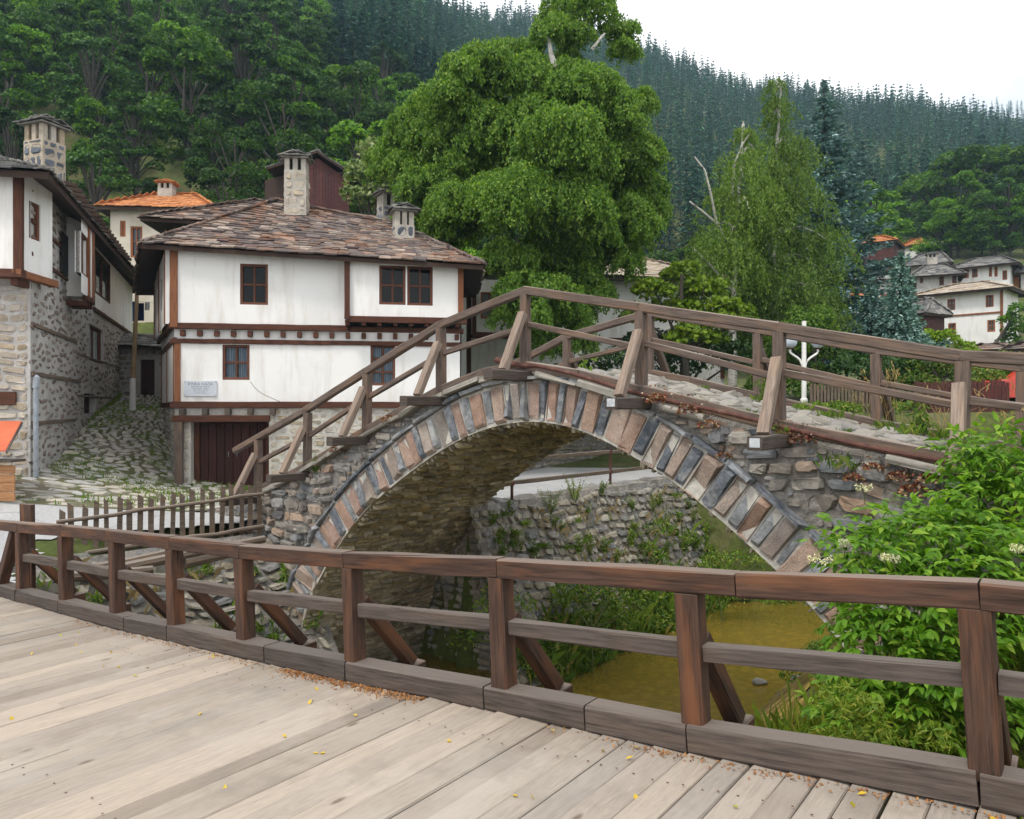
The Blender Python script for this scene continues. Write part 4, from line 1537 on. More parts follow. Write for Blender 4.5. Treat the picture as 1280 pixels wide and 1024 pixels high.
pc3 = at(504, 290, 24.6)
chimney(house, (pc3[0], pc3[1]), .62, .55, 6.8, 7.95, M['chimney_stone'], M['chimney_lime'], (.9, .3, 0), vent=.42)

# ------------------------------------------------------------------ stone house on the left
C0 = v2(-11.6, 18.5)
G = nrm(v2(-.354, 1))
FRd = nrm(v2(-1, -.06))
lh = thing('stone_lane_house', 'rubble stone house with white jettied upper floor and slate eaves along the cobbled lane', 'house', (-13, 22, 0))
LL = 18.0
zE = 7.28


def lp(px, py, off=0.0):
    """point on the lane front, moved out by off"""
    return on_plane(px, py, C0 + outn(G) * off, G)


def lhole(px0, px1, pyt, pyb, off=0.0):
    t0, _ = lp(px0, pyt, off)
    t1, _ = lp(px1, pyt, off)
    _, zt = lp((px0 + px1) / 2, pyt, off)
    _, zb = lp((px0 + px1) / 2, pyb, off)
    return (t0, t1, zb, zt)


hA = lhole(112, 129, 409, 453)
hB = lhole(105, 119, 492, 517)
tW = lp(116, 380)[0]
zW = 5.15
hC = lhole(118.5, 137, 321, 373, .06)
mb = MB()
wall(mb, C0, G, 0, LL, -1.2, zE, [hA, hB, (tW, LL, zW, zE - .001)], 0, .2)
f0 = C0 + FRd * 6
wall(mb, f0, -FRd, 0, 6, -1, zE, [], 0)
mb.poly([C0 + G * LL + upz * -1, C0 + G * LL + FRd * 6 + upz * -1, C0 + G * LL + FRd * 6 + upz * zE, C0 + G * LL + upz * zE])
mb.build('wall', M['house_mortar'], lh)
mb = MB()
fm = plane_map(C0, G, upz)


def nothole(hs):
    def k(aa, bb):
        ok = np.ones(aa.shape, bool)
        for a, b, c, d in hs: ok &= ~((aa > a - .12) & (aa < b + .12) & (bb > c - .1) & (bb < d + .1))
        return ok.all(1)
    return k


dart, grid_ = [], {}
for _ in range(9000):
    x_, y_ = R.uniform(.15, LL - .2), R.uniform(-1.1, zE - .2)
    kx, ky = int(x_ / .5), int(y_ / .22)
    if any(((x_ - p) / .37) ** 2 + ((y_ - q) / .17) ** 2 < 1 for i in (-1, 0, 1) for j in (-1, 0, 1) for p, q in grid_.get((kx + i, ky + j), ())): continue
    grid_.setdefault((kx, ky), []).append((x_, y_))
    w_, h_ = R.uniform(.14, .23), R.uniform(.055, .095)
    dart.append((x_ - w_, x_ + w_, y_ - h_, y_ + h_))
stones(mb, dart, fm, (.004, .03), .01, .6, .7, -.02, keep=nothole([hA, hB, (tW - .1, LL, zW - .15, zE)]), skew=1.2)
mb.build('rubble_facing', M['spot_stone'], lh)
mb = MB()
Cs = cells(0, 5.95, -1, zE - .1, (.12, .26), (.22, .6))
stones(mb, Cs, plane_map(f0, -FRd, upz), (.01, .05), .03, .4, .4, -.03, wob=.04)
mb.build('front_facing', M['tan_stone'], lh)
mb = MB()
wall(mb, C0, G, tW, LL, zW, zE, [hC], .07)
mb.build('plaster_wall', M['plaster'], lh)
window(lh, C0, G, hA, -.05, 2, 1, None, None)
window(lh, C0, G, hC, .07, 2, 1, None, None, deep=.04)
m_ = MB()
a_, b_, c_, d_ = hB
m_.poly([C0 + G * a_ - outn(G) * .19 + upz * c_, C0 + G * b_ - outn(G) * .19 + upz * c_, C0 + G * b_ - outn(G) * .19 + upz * d_, C0 + G * a_ - outn(G) * .19 + upz * d_])
m_.build('cellar_hatch', M['door_wood'], lh)


def lbeam(t0, t1, z, h=.14, d=.1, off=0.0, m='trim_wood', nm='timber_lace'):
    n = outn(G)
    m_ = MB()
    m_.beam(C0 + G * t0 + n * (off + d / 2 - .05) + upz * z, C0 + G * t1 + n * (off + d / 2 - .05) + upz * z, d, h, bev=.012, jit=.006)
    return m_.build(nm, M[m], lh)


for z, t1 in ((1.35, 5.2), (2.55, 6), (3.75, 5.4), (5.45, 4.4), (6.25, 4.4)):
    lbeam(.02, t1, z, .10, .1, 0, 'fence_wood' if z < 4 else 'trim_wood')
for z in (.6, 2.1, 3.4):
    lbeam(5.6, 16, z, .07, .075, 0, 'fence_wood')
lbeam(tW, LL, zW - .03, .12, .14)
# the two jettied bays
b2a, b2b = lp(83, 330)[0], lp(116, 330, .55)[0]


def bay(t0, t1, z0, z1, d, win=None, front=None, name='bay'):
    n = outn(G)
    mb = MB()
    wall(mb, C0, G, t0, t1, z0, z1, [win] if win else [], d)
    q0, q1 = C0 + G * t0, C0 + G * t1
    mb.poly([q0 + upz * z0, q0 + n * d + upz * z0, q0 + n * d + upz * z1, q0 + upz * z1])
    mb.poly([q1 + n * d + upz * z0, q1 + upz * z0, q1 + upz * z1, q1 + n * d + upz * z1])
    mb.poly([q0 + upz * (z0 + .01), q1 + upz * (z0 + .01), q1 + n * d + upz * (z0 + .01), q0 + n * d + upz * (z0 + .01)])
    o = mb.build(name, M['plaster'], lh)
    for t in (t0 + .07, t1 - .05):
        m_ = MB()
        m_.beam(C0 + G * t + n * (d + .0) + upz * (z0 - .05), C0 + G * t + n * (d + .0) + upz * z1, .10, .15, up=G)
        m_.build('corner_post', M['trim_light'], lh)
    m_ = MB()
    m_.beam(q0 + n * (d - .04) + upz * (z0 - .05) - G * .1, q1 + n * (d - .04) + upz * (z0 - .05) + G * .1, .18, .16)
    m_.build('timber_beam', M['trim_wood'], lh)
    for f in (0, .5, 1):
        p = C0 + G * (t0 + (t1 - t0) * f) + upz * (z0 - .2)
        m_ = MB()
        m_.beam(p - n * .1, p + n * (d - .02), .14, .15)
        m_.build('joist', M['trim_wood'], lh)
    if win: window(lh, C0, G, win, d, 2, 1)
    return o


hD = lhole(101.5, 111, 294, 345, .55)
bay(b2a, b2b, 4.98, zE, .55, hD)
# corner bay over the front
n = outn(G)
fn_ = outn(-FRd)
zb = 4.95
mb = MB()
k0, k1 = C0 + fn_ * .55 + n * .12 + FRd * .1, C0 + FRd * 6 + fn_ * .55
wall(mb, k1, k0 - k1, 0, np.linalg.norm(k0 - k1), zb, zE, [])
kb = C0 + G * .9 + n * .28
hE = (.42, .92, zb + .85, zb + 1.75)
wall(mb, k0, kb - k0, 0, np.linalg.norm(kb - k0), zb, zE, [hE])
mb.poly([kb + upz * zb, kb - n * .28 + upz * zb, kb - n * .28 + upz * zE, kb + upz * zE])
mb.poly([k1 + upz * zb, C0 + FRd * 6 + upz * zb, C0 + G * .9 + upz * zb, kb + upz * zb, k0 + upz * zb])
mb.build('corner_bay', M['plaster'], lh)
window(lh, k0, kb - k0, hE, 0, 1, 1)
m_ = MB()
m_.beam(k0 + upz * (zb - .1), k0 + upz * zE, .19, .19, up=G)
m_.build('corner_post', M['trim_wood'], lh)
m_ = MB()
m_.beam(k1 + upz * (zb - .09), k0 + upz * (zb - .09) - FRd * .12, .2, .2)
m_.build('timber_beam', M['trim_wood'], lh)
m_ = MB()
m_.beam(k0 + upz * (zb - .08) - nrm(kb - k0) * .1, kb + upz * (zb - .08) + nrm(kb - k0) * .1, .2, .17)
m_.build('timber_beam', M['trim_light'], lh)
for i in range(5):
    p = C0 + FRd * (.1 + i * 1.0) + upz * (zb - .27)
    m_ = MB()
    m_.beam(p - fn_ * .1, p + fn_ * .5, .16, .17)
    m_.build('joist', M['trim_wood'], lh)
# roof: eaves swing out along the lane
ov = .95
nE0 = C0 + fn_ * 1.2 + n * .95 + upz * (zE - .12)
nE1 = C0 + G * (LL + .6) + n * .75 + upz * (zE + .02)
nE2 = C0 + G * (LL + .6) + FRd * 7 + upz * (zE + .1)
nE3 = C0 + FRd * 7.5 + fn_ * 1.2 + upz * (zE + .1)
rr0 = C0 + FRd * 3.2 + G * 3.4 + upz * (zE + 1.75)
rr1 = C0 + FRd * 3.2 + G * (LL - 3) + upz * (zE + 1.7)
hip_roof(lh, [nE0, nE1, nE2, nE3], rr0, rr1, M['slate_grey'], .21, (.22, .5), 'roof', thick=.16)
m_ = MB()
for i in range(34):
    p = C0 + G * (.3 + i * .53) + upz * (zE - .02)
    m_.beam(p - n * .1 + upz * .12, p + n * (.95 if i < 20 else .7) - upz * .02, .09, .1, jit=0)
m_.build('rafters', M['soffit_wood'], lh)
cc = at(56, 200, 21.5)
chimney(lh, (cc[0], cc[1]), .74, .70, 7.4, 9.55, M['chimney_stone'], M['tan_stone'], (.93, -.36, 0), vent=.42)
# drainpipe down the corner
pt = C0 + n * .12 - G * .02
m_ = MB()
z0 = float(ground_z(pt[0], pt[1]))
m_.tube([pt + upz * (z0 + .05), pt + upz * 1.2, pt + upz * 2.25], .06, 10)
m_.tube([pt + upz * 2.2, pt + upz * 2.45 + n * .02, pt + upz * 2.5 + G * .05], [.075, .075, .03], 10)
m_.build('drainpipe', M['metal_grey'], lh)
m_ = MB()
p = C0 + FRd * 1.0 + fn_ * .06
m_.box(p + upz * 1.95, (1.4, .05, .32), FRd, .01)
m_.build('notice_board', M['trim_wood'], lh)

# ------------------------------------------------------------------ stall with an orange awning at the left edge
sg0 = at(23, 590, 16.2)
gz = float(ground_z(sg0[0], sg0[1]))
sx = sg0[0]
st = thing('wooden_stall', 'small wooden market stall with orange sheet awning against the stone house', 'stall', (sx - 1, 16.6, gz))
for x, y in ((sx, 16.2), (sx - .5, 17.1), (sx - 1.9, 16.2), (sx - 2.4, 17.1)):
    m_ = MB()
    gg = float(ground_z(x, y))
    m_.beam(v2(x, y, gg - .05), v2(x, y, gg + (1.25 if y < 16.5 else 1.6)), .11, .11)
    m_.build('post', M['trim_light'], st)
for i in range(4):
    m_ = MB()
    z = gz + .2 + i * .19
    m_.beam(v2(sx - 1.95, 16.13, z), v2(sx - .03, 16.13, z), .035, .175, jit=.004)
    m_.build('front_board', M['crate_wood'], st)
m_ = MB()
m_.beam(v2(sx - 1.95, 16.2, gz + .95), v2(sx, 16.2, gz + .95), .5, .05)
m_.build('counter', M['kerb_wood'], st)
m_ = MB()
P = [v2(sx - 2.1, 15.85, gz + 1.16), v2(sx - .04, 15.85, gz + 1.16), v2(sx - .64, 17.3, gz + 1.74), v2(sx - 2.6, 17.3, gz + 1.74)]
m_.prism(P, upz * .03)
m_.build('awning', M['orange_sheet'], st)
m_ = MB()
m_.beam(v2(sx - .03, 15.86, gz + 1.14), v2(sx - .63, 17.3, gz + 1.72), .03, .05)
m_.build('awning_edge', M['kerb_wood'], st)

# ------------------------------------------------------------------ the sloping pole, the hose, the washing
pb = at(166, 503, 28.5)
m_ = MB()
gzp = float(ground_z(pb[0], pb[1]))
ptp = at(173, 330, 28.5)
po = thing('utility_pole', 'thin pale wooden pole with a white foot beside the far end of the lane', 'pole', (pb[0], pb[1], gzp))
m_.tube([v2(pb[0], pb[1], gzp + 1.1), (np.array([pb[0], pb[1], gzp + 1]) + ptp) / 2, ptp], [.085, .075, .06], 9)
m_.build('shaft', M['pole_wood'], po)
m_ = MB()
m_.tube([v2(pb[0], pb[1], gzp - .2), v2(pb[0], pb[1], gzp + 1.25)], [.12, .10], 9)
m_.build('foot', M['white_paint'], po)
m_ = MB()
hp = []
for px, py, Y in ((106, 519, 25.4), (104, 532, 24.9), (98, 545, 24.2), (88, 556, 23.2), (79, 542, 22.9), (77, 556, 22.6), (72, 566, 21.9), (63, 575, 21.2), (55, 580, 20.6)):
    p = at(px, py, Y)
    p[2] = max(p[2], float(ground_z(p[0], p[1])) + .05)
    hp.append(p)
m_.tube(hp, .028, 6)
props(m_.build('garden_hose', M['hose']), 'green garden hose trailing along the foot of the stone house', 'hose')
for px0, px1, py0, py1, Y, mm, lab in ((163, 172, 377, 402, 36, 'cloth_blue', 'bright blue cloth on the washing line at the end of the lane'), (172, 180, 379, 401, 36.05, 'cloth_navy', 'dark navy cloth on the washing line at the end of the lane'), (181, 187, 378, 388, 36.1, 'cloth_white', 'small white cloth on the washing line at the end of the lane')):
    m_ = MB()
    xx = np.linspace(px0, px1, 8)
    V = np.array([at(x, y, Y + .05 * math.sin(i * 1.7)) for y in (py1, (py0 + py1) / 2, py0) for i, x in enumerate(xx)])
    F = np.array([[r * 8 + i, r * 8 + i + 1, r * 8 + 9 + i, r * 8 + 8 + i] for r in range(2) for i in range(7)])
    m_.add(V, [F])
    m_.add(V + np.array([0, .012, 0]), [F[:, ::-1]])
    props(m_.build('washing', M[mm]), lab, 'washing', 'washing hung at the end of the lane')
m_ = MB()
m_.tube([at(150, 377, 36.03), at(196, 378, 36.13)], .008, 5)
props(m_.build('washing_line', M['kerb_wood']), 'thin cord the washing hangs from at the end of the lane', 'washing line')

# low wall and shed at the top of the lane
m_ = MB()
q = at(178, 500, 31.5)
shed = thing('lane_shed', 'low stone outhouse with a dark door where the lane ends', 'shed', (q[0], 32, float(ground_z(q[0], 32))))
wx0, wx1 = at(150, 500, 32)[0], at(203, 500, 32)[0]
wall(m_, v2(wx0 - .6, 32.2), v2(1, 0), 0, wx1 - wx0 + 1.4, 1, 4.35, [(wx0 * 0 + 1.35, 1.95, 1.2, 3.75)], 0)
m_.build('wall', M['house_mortar'], shed)
m_ = MB()
Cs = cells(.0, wx1 - wx0 + 1.4, 1, 4.3, (.15, .28), (.2, .5))
stones(m_, Cs, plane_map(v2(wx0 - .6, 32.2), v2(1, 0), upz), (.01, .05), .03, .4, .4, -.02, keep=nothole([(1.35, 1.95, 1.2, 3.75)]))
m_.build('stone_facing', M['wall_stone'], shed)
m_ = MB()
m_.box(v2(wx0 - .6 + 1.65, 32.3, 2.45), (.62, .06, 2.6))
m_.build('door', M['door_wood'], shed)
m_ = MB()
slabs(m_, v2(wx0 - .8, 31.8, 4.35), v2(wx1 + 1, 31.8, 4.2), v2(wx0 - .8, 33.4, 4.9), v2(wx1 + 1, 33.4, 4.8), .25)
m_.prism([v2(wx0 - .8, 31.8, 4.3), v2(wx1 + 1, 31.8, 4.15), v2(wx1 + 1, 33.4, 4.75), v2(wx0 - .8, 33.4, 4.85)], -upz * .1, 1)
m_.build('roof', [M['slate_grey'], M['soffit_wood']], shed)


# ------------------------------------------------------------------ houses further off
def far_house(name, label, cat, px0, px1, py_eave, py_base, Y, depth, turn, roof_rise, wallm, roofm, wins=(), over=.5, deep=2.0, base_drop=2.5,
              hip=True, group=None, band=None, chim=(), winm=None, row=.34, trimm=None, shingle=(.3, .7)):
    """a house whose front runs between two picture columns at distance Y; turn = how much further its right end is"""
    a, b = at(px0, py_base, Y), at(px1, py_base, Y + turn)
    A_, B_ = v2(a[0], a[1]), v2(b[0], b[1])
    e = nrm(B_ - A_)
    L = np.linalg.norm(B_ - A_)
    n = outn(e)
    zb, zt = at(px0, py_base, Y)[2], at((px0 + px1) / 2, py_eave, Y + turn / 2)[2]
    o = thing(name, label, cat, tuple((A_ + B_) / 2 - n * depth / 2 + upz * zb), group)
    hs = []
    for x0, x1, y0, y1 in wins:
        t0, t1 = on_plane(x0, y0, A_, e)[0], on_plane(x1, y0, A_, e)[0]
        zt_, zb_ = on_plane((x0 + x1) / 2, y0, A_, e)[1], on_plane((x0 + x1) / 2, y1, A_, e)[1]
        hs.append((t0, t1, zb_, zt_))
    mb = MB()
    wall(mb, A_, e, 0, L, zb - base_drop, zt, hs)
    C_, D_ = B_ - n * depth, A_ - n * depth
    for p, q in ((B_, C_), (C_, D_), (D_, A_)):
        wall(mb, p, q - p, 0, np.linalg.norm(q - p), zb - base_drop, zt, [])
    if not hip:
        for p, q in ((A_, D_), (B_, C_)):
            m__ = (p + q) / 2
            mb.poly([p + upz * zt, q + upz * zt, m__ + upz * (zt + roof_rise)])
    mb.build('wall', wallm, o)
    for h_ in hs: window(o, A_, e, h_, 0, 2, 2, winm or M['window_red'], M['curtain_white'] if winm is None else None, fw=.11)
    if band:
        for py in band:
            z = on_plane((px0 + px1) / 2, py, A_, e)[1]
            m_ = MB()
            m_.beam(A_ + n * .03 + upz * z, B_ + n * .03 + upz * z, .1, .15, jit=0)
            m_.build('timber_beam', trimm or M['window_red'], o)
    if trimm:
        for p in (A_ + e * .1, B_ - e * .1):
            m_ = MB()
            m_.beam(p + n * .03 + upz * zb, p + n * .03 + upz * zt, .1, .2, up=e, jit=0)
            m_.build('corner_post', trimm, o)
    ov = over
    E = [A_ - e * ov + n * ov + upz * zt, B_ + e * ov + n * ov + upz * zt, C_ + e * ov - n * ov + upz * zt, D_ - e * ov - n * ov + upz * zt]
    ins = min(depth / 2 + ov, L * .42) if hip else 0
    mid0, mid1 = (E[0] + E[3]) / 2, (E[1] + E[2]) / 2
    hip_roof(o, E, mid0 + e * ins + upz * roof_rise, mid1 - e * ins + upz * roof_rise, roofm, row, shingle, thick=.18)
    for cx, cy_, sz, stn in chim:
        p = at(cx, cy_, Y + depth * .45)
        chimney(o, (p[0], p[1]), sz, sz, p[2] - 3, p[2], None, stn, e, vent=.3, cap=roofm)
    return o


BW_ = M['barn_wood']
far_house('orange_roofed_house', 'beige house with a bright orange tiled hip roof behind the slate roofed house', 'house', 138, 262, 262, 420, 42, 6, .5, 1.65, M['plaster_beige'], M['tile_orange'],
          [(163, 178, 283, 322), (150, 157, 276, 296), (210, 228, 290, 325)], .55, chim=[(209, 231, .8, M['chimney_lime'])], row=.3, shingle=(.22, .3))
far_house('plank_barn', 'dark maroon plank barn with a low gable rising behind the slate roof', 'barn', 376, 436, 218, 300, 45, 5.5, .6, .01, BW_, M['slate_grey'], [], .25, hip=True)
# its gable and lean-to
bo = bpy.data.objects.get('plank_barn')
ga, gb, gc = at(377, 222, 44.6), at(437, 222, 45.2), at(397, 194, 44.7)
m_ = MB()
for i in range(16):
    f0, f1 = i / 16, (i + .93) / 16
    p, q = ga + (gb - ga) * f0, ga + (gb - ga) * f1

    def top(f):
        k = (397 - 377) / 60
        return gc[2] - .15 - (gc[2] - ga[2]) * (abs(f - k) / (k if f < k else 1 - k)) * (.55 if f < k else .9)
    m_.prism([v2(p[0], p[1] - .1, 10), v2(q[0], q[1] - .1, 10), v2(q[0], q[1] - .1, top(f1)), v2(p[0], p[1] - .1, top(f0))], v2(0, .08, 0))
m_.build('gable', BW_, bo)
m_ = MB()
rl, rp, rrr = at(334, 212, 44.3), at(396, 191, 44.3), at(439, 219, 44.8)
for p, q in ((rl, rp), (rp, rrr)):
    m_.prism([p, q, q + v2(0, 6, 0), p + v2(0, 6, 0)], upz * .12, 1)
    slabs(m_, p + upz * .12, p + upz * .12 + v2(0, 6, 0), q + upz * .12, q + upz * .12 + v2(0, 6, 0), .3)
m_.build('roof', [M['slate_grey'], M['soffit_wood']], bo)
m_ = MB()
l0, l1 = at(331, 240, 45.5), at(376, 240, 45.5)
m_.prism([v2(l0[0], 45.5, 8), v2(l1[0], 45.5, 8), v2(l1[0], 45.5, 15.8), v2(l0[0], 45.5, 15.2)], v2(0, 4, 0))
m_.build('lean_to', M['soffit_wood'], bo)

far_house('white_riverside_house', 'white house with maroon window frames and pale roof half hidden behind the birch', 'house', 583, 905, 347, 470, 34, 8, 3, 2.0, M['plaster'], M['slate_pale'],
          [(601, 622, 366, 398), (640, 662, 366, 398), (690, 712, 368, 398), (636, 651, 432, 448)], .6, band=(424, 348), winm=M['window_frame'], trimm=M['trim_wood'], row=.3)
m_ = MB()
ro = bpy.data.objects['white_riverside_house']
p0, p1 = at(594, 419, 33.6), at(700, 421, 34.2)
m_.prism([p0, p1, p1 + upz * 2.4, p0 + upz * 2.45], v2(-.1, .9, 0))
m_.build('bay_wall', M['plaster'], ro)
m_ = MB()
m_.beam(p0 - v2(.1, .03, 0) + upz * .02, p1 - v2(0, .03, 0) + upz * .02, .14, .22)
m_.build('timber_beam', M['window_frame'], ro)
for px in (593, 660):
    q = at(px, 420, 33.55)
    m_ = MB()
    m_.beam(q, q + upz * 2.5, .12, .17, up=v2(1, 0))
    m_.build('corner_post', M['window_frame'], ro)
for px in (601, 632):
    q, r_ = at(px, 398, 33.6), at(px + 22, 366, 33.75)
    window(ro, v2(q[0], 33.53), v2(1, .05), (0, r_[0] - q[0], q[2], r_[2]), .0, 2, 2, M['window_red'])

far_house('gable_end_house', 'small house with an orange topped gable peeping over the birch', 'house', 775, 800, 296, 330, 48, 5, 1, .9, M['plaster_beige'], M['tile_orange'], [], .3)

VG = 'houses of the village up the valley'
far_house('white_hill_house', 'white two storey village house with tan slab roof below the dark roofed one', 'house', 1152, 1254, 366, 424, 66, 4.5, -4.4, 1.0, M['plaster'], M['slate_pale'],
          [(1184, 1194, 374, 388), (1232, 1242, 369, 384), (1185, 1195, 404, 418), (1234, 1244, 400, 415)], .75, band=(394,), group=VG, trimm=M['trim_light'], row=.36)
far_house('dark_roofed_house', 'white village house with dark slate roof and covered porch above the tan roofed house', 'house', 1197, 1262, 334, 366, 82, 7, -3.0, 1.5, M['plaster'], M['slate_grey'],
          [(1205, 1211, 336, 348), (1215, 1222, 334, 347), (1236, 1240, 333, 346), (1243, 1247, 333, 346), (1253, 1259, 338, 350)], .9, group=VG)
far_house('porch_house', 'low grey village house with a chimney and dark porch joined beside the dark roofed house', 'house', 1146, 1197, 345, 372, 80, 5, -1.5, 1.5, M['house_mortar'], M['slate_grey'],
          [(1174, 1180, 343, 357), (1190, 1196, 342, 358), (1150, 1154, 346, 354)], .7, group=VG, winm=M['window_frame'], chim=[(1165, 319, .95, M['chimney_lime'])])
far_house('slate_hill_house', 'small white walled village house with a broad slate roof behind the chimney', 'house', 1139, 1180, 332, 350, 92, 6, -2, 1.9, M['plaster'], M['slate_grey'], [], .9, group=VG)
far_house('orange_hill_house', 'highest village house with a small orange roof under the trees', 'house', 1131, 1152, 307, 318, 112, 4, -1.5, 1.2, M['plaster'], M['tile_orange'],
          [(1137, 1140, 309, 314)], .4, group=VG, winm=M['window_frame'])
far_house('grey_shed', 'small grey roofed shed beside the highest orange roofed house', 'shed', 1148, 1162, 313, 320, 112, 4, .5, .8, M['house_mortar'], M['slate_grey'], [], .4, group=VG)
far_house('brown_barn', 'large brown plank barn with orange roof edge behind the blue spruces', 'barn', 1064, 1117, 304, 330, 84, 4, -2.5, 1.0, BW_, M['tile_orange'], [], .4, group=VG)
far_house('ruined_house', 'old grey stone house below the brown barn behind the small spruces', 'house', 1078, 1125, 350, 385, 76, 5, 1, 1.2, M['house_mortar'], M['slate_grey'], [(1099, 1104, 342, 350)], .4, group=VG)
far_house('log_shed', 'dark log shed with drooping slate roof beside the white village house', 'shed', 1130, 1154, 393, 420, 61, 2.5, -1.5, 1.15, M['barn_wood'], M['slate_grey'], [], .4, group=VG)
far_house('edge_house', 'grey stone and white house with brick chimney at the right edge above the valley', 'house', 1276, 1310, 340, 372, 80, 3.5, -1.5, 1.1, M['house_mortar'], M['slate_grey'], [], .5, group=VG, chim=[(1269, 331, .8, M['tile_orange'])])
far_house('rusty_roof_shed', 'low shed with a rusty red tile roof under the white village house', 'shed', 1200, 1262, 438, 452, 50, 3, -2, .45, M['barn_wood'], M['slate_roof'], [], .4, group=VG)
far_house('right_edge_barn', 'dark wooden barn with brown slab roof at the right edge', 'barn', 1266, 1320, 436, 470, 46, 3, -2, .6, M['barn_wood'], M['slate_roof'], [], .5, group=VG)
far_house('orange_eave_house', 'house glimpsed with orange eaves through the small blue spruces', 'house', 1062, 1120, 374, 410, 58, 5, 1, .9, M['plaster'], M['tile_orange'], [], .4, group=VG)
# ================================================================== WALLS, FENCES, SMALL THINGS
def cqp(c, q, z): return PB + U * c + Nn * q + upz * z


def cqv(c, q, z):
    return PB + np.outer(c, U) + np.outer(q, Nn) + np.outer(z, upz)


H_RW = 3.86


def rw_map(a, b, h):
    z = -4.35 + b
    c = -2.45 - 1.38 * (b / H_RW) + h
    return cqv(c, a, z)


rw = thing('river_wall', 'mossy rubble retaining wall along the far bank, seen through the arch', 'wall', cqp(-3.9, 9, -4))
mb = MB()
g = np.meshgrid(np.linspace(3.0, 24, 60), np.linspace(0, H_RW + .1, 8))
V = rw_map(g[0].ravel(), g[1].ravel(), np.zeros(g[0].size))
i, j = np.meshgrid(np.arange(59), np.arange(7))
k = (j * 60 + i).ravel()
mb.add(V, [np.stack([k, k + 1, k + 61, k + 60], 1)])
V2 = np.concatenate([rw_map(np.linspace(3, 24, 60), np.full(60, H_RW + .1), np.zeros(60)), rw_map(np.linspace(3, 24, 60), np.full(60, H_RW + .1), np.full(60, -.6))])
k = np.arange(59)
mb.add(V2, [np.stack([k, k + 1, k + 61, k + 60], 1)])
mb.build('mortar', M['mortar_grey'], rw)
mb = MB()
Cs = cells(3.0, 24, 0, H_RW, (.11, .25), (.15, .5))
stones(mb, Cs, rw_map, (.02, .12), .03, .5, .4, -.08, wob=.05, skew=.15)
mb.build('stone_face', M['wall_stone'], rw)
mb = MB()
a = 3.0
while a < 24:
    w = R.uniform(.35, .8)
    stones(mb, [(a, a + w, 0, .55)], lambda x, y, h: rw_map(x, np.full_like(x, H_RW + .08), -.48 + y) + upz * h[:, None], (.03, .08), .02, .3, .3, -.1)
    a += w
mb.build('coping', M['flag_stone'], rw)


def ww_map(a, b, h):
    z = -4.4 + b * .93
    c = -4.3 - 2.4 * (b / 3.75) + h
    return cqv(c, a, z)


ww = thing('bank_wall', 'sloping rubble wall with weeds under the picket fence at the near left bank', 'wall', cqp(-5.6, -3, -4))
mb = MB()
g = np.meshgrid(np.linspace(-7.5, .6, 30), np.linspace(0, 3.85, 8))
V = ww_map(g[0].ravel(), g[1].ravel(), np.zeros(g[0].size))
i, j = np.meshgrid(np.arange(29), np.arange(7))
k = (j * 30 + i).ravel()
mb.add(V, [np.stack([k, k + 1, k + 31, k + 30], 1)])
mb.build('mortar', M['mortar_grey'], ww)
mb = MB()
Cs = cells(-7.5, .4, 0, 3.75, (.14, .32), (.22, .62))
stones(mb, Cs, ww_map, (.03, .18), .035, .5, .4, -.1, wob=.06, skew=.2)
mb.build('stone_face', M['wall_stone'], ww)

# flat stones and soil between the wall head and the fence
mb = MB()
Cs = cells(-4.9, .3, -7.9, -6.35, (.2, .4), (.25, .6))
stones(mb, Cs, lambda a, b, h: cqv(b, a, np.maximum(ground_z(*(PB[:2, None] + np.outer(U[:2], b) + np.outer(Nn[:2], a))), -1.05) + h), (.0, .06), .04, .5, .4, -.2, wob=.05,
       keep=lambda aa, bb: (bb > -6.6 + .33 * np.minimum(aa, 0)).all(1) | (bb > -6.75).all(1))
mb.build('wall_head', M['wall_stone'], ww)

# return of the river wall under the far edge of the vault
mb, mb2 = MB(), MB()
rm = plane_map(cqp(-6.6, 3.66, -4.4), U, upz)
mb2.prism([cqp(-6.6, 3.67, -4.4), cqp(-2.6, 3.67, -4.4), cqp(-3.9, 3.67, -.62), cqp(-6.6, 3.67, -.62)], Nn * .3)
mb2.build('return_core', M['mortar_grey'], rw)
Cs = cells(0, 4.0, 0, 3.7, (.11, .25), (.15, .5))
stones(mb, Cs, rm, (.02, .10), .03, .5, .4, -.06, keep=lambda aa, bb: (aa < 4.0 - 1.3 * bb / 3.75).all(1))
mb.build('return_face', M['wall_stone'], rw)

# picket fence beside the street
pf = thing('picket_fence', 'weathered picket fence of pointed dark stakes on two round poles beside the street', 'fence', v2(-6.8, 14.5, -.75))
p0, p1 = v2(-8.05, 13.7), v2(-5.13, 15.6)
nP = 20
for i in range(nP):
    f = i / (nP - 1)
    p = p0 + (p1 - p0) * f + v2(R.normal(0, .01), R.normal(0, .01))
    z0 = -1.12 + .2 * f
    zt = -.01 + .25 * f + R.normal(0, .035)
    if i == 12: zt += .06
    d = nrm(p1 - p0)
    wd = R.uniform(.075, .10)
    m_ = MB()
    q = p + v2(R.normal(0, .02), R.normal(0, .015))
    sl = R.uniform(.05, .09)
    m_.prism([p - d * wd / 2 + upz * z0, p + d * wd / 2 + upz * z0, q + d * wd / 2 + upz * (zt - sl), q - d * wd / 2 + upz * zt], outn(d) * -.03)
    V = m_.v[0]
    m_.build('picket', M['fence_wood'], pf)
for zz, r in ((-.30, .035), (-.95, .045)):
    m_ = MB()
    ts = np.linspace(-.02, 1.02, 9)
    pts = np.array([p0 + (p1 - p0) * t + outn(nrm(p1 - p0)) * .05 + upz * (zz + .27 * t + R.normal(0, .012)) for t in ts])
    m_.tube(pts, r * R.uniform(.9, 1.1, 9), 8)
    m_.build('rail', M['fence_wood'], pf)
m_ = MB()
q = p1 + nrm(p1 - p0) * .12
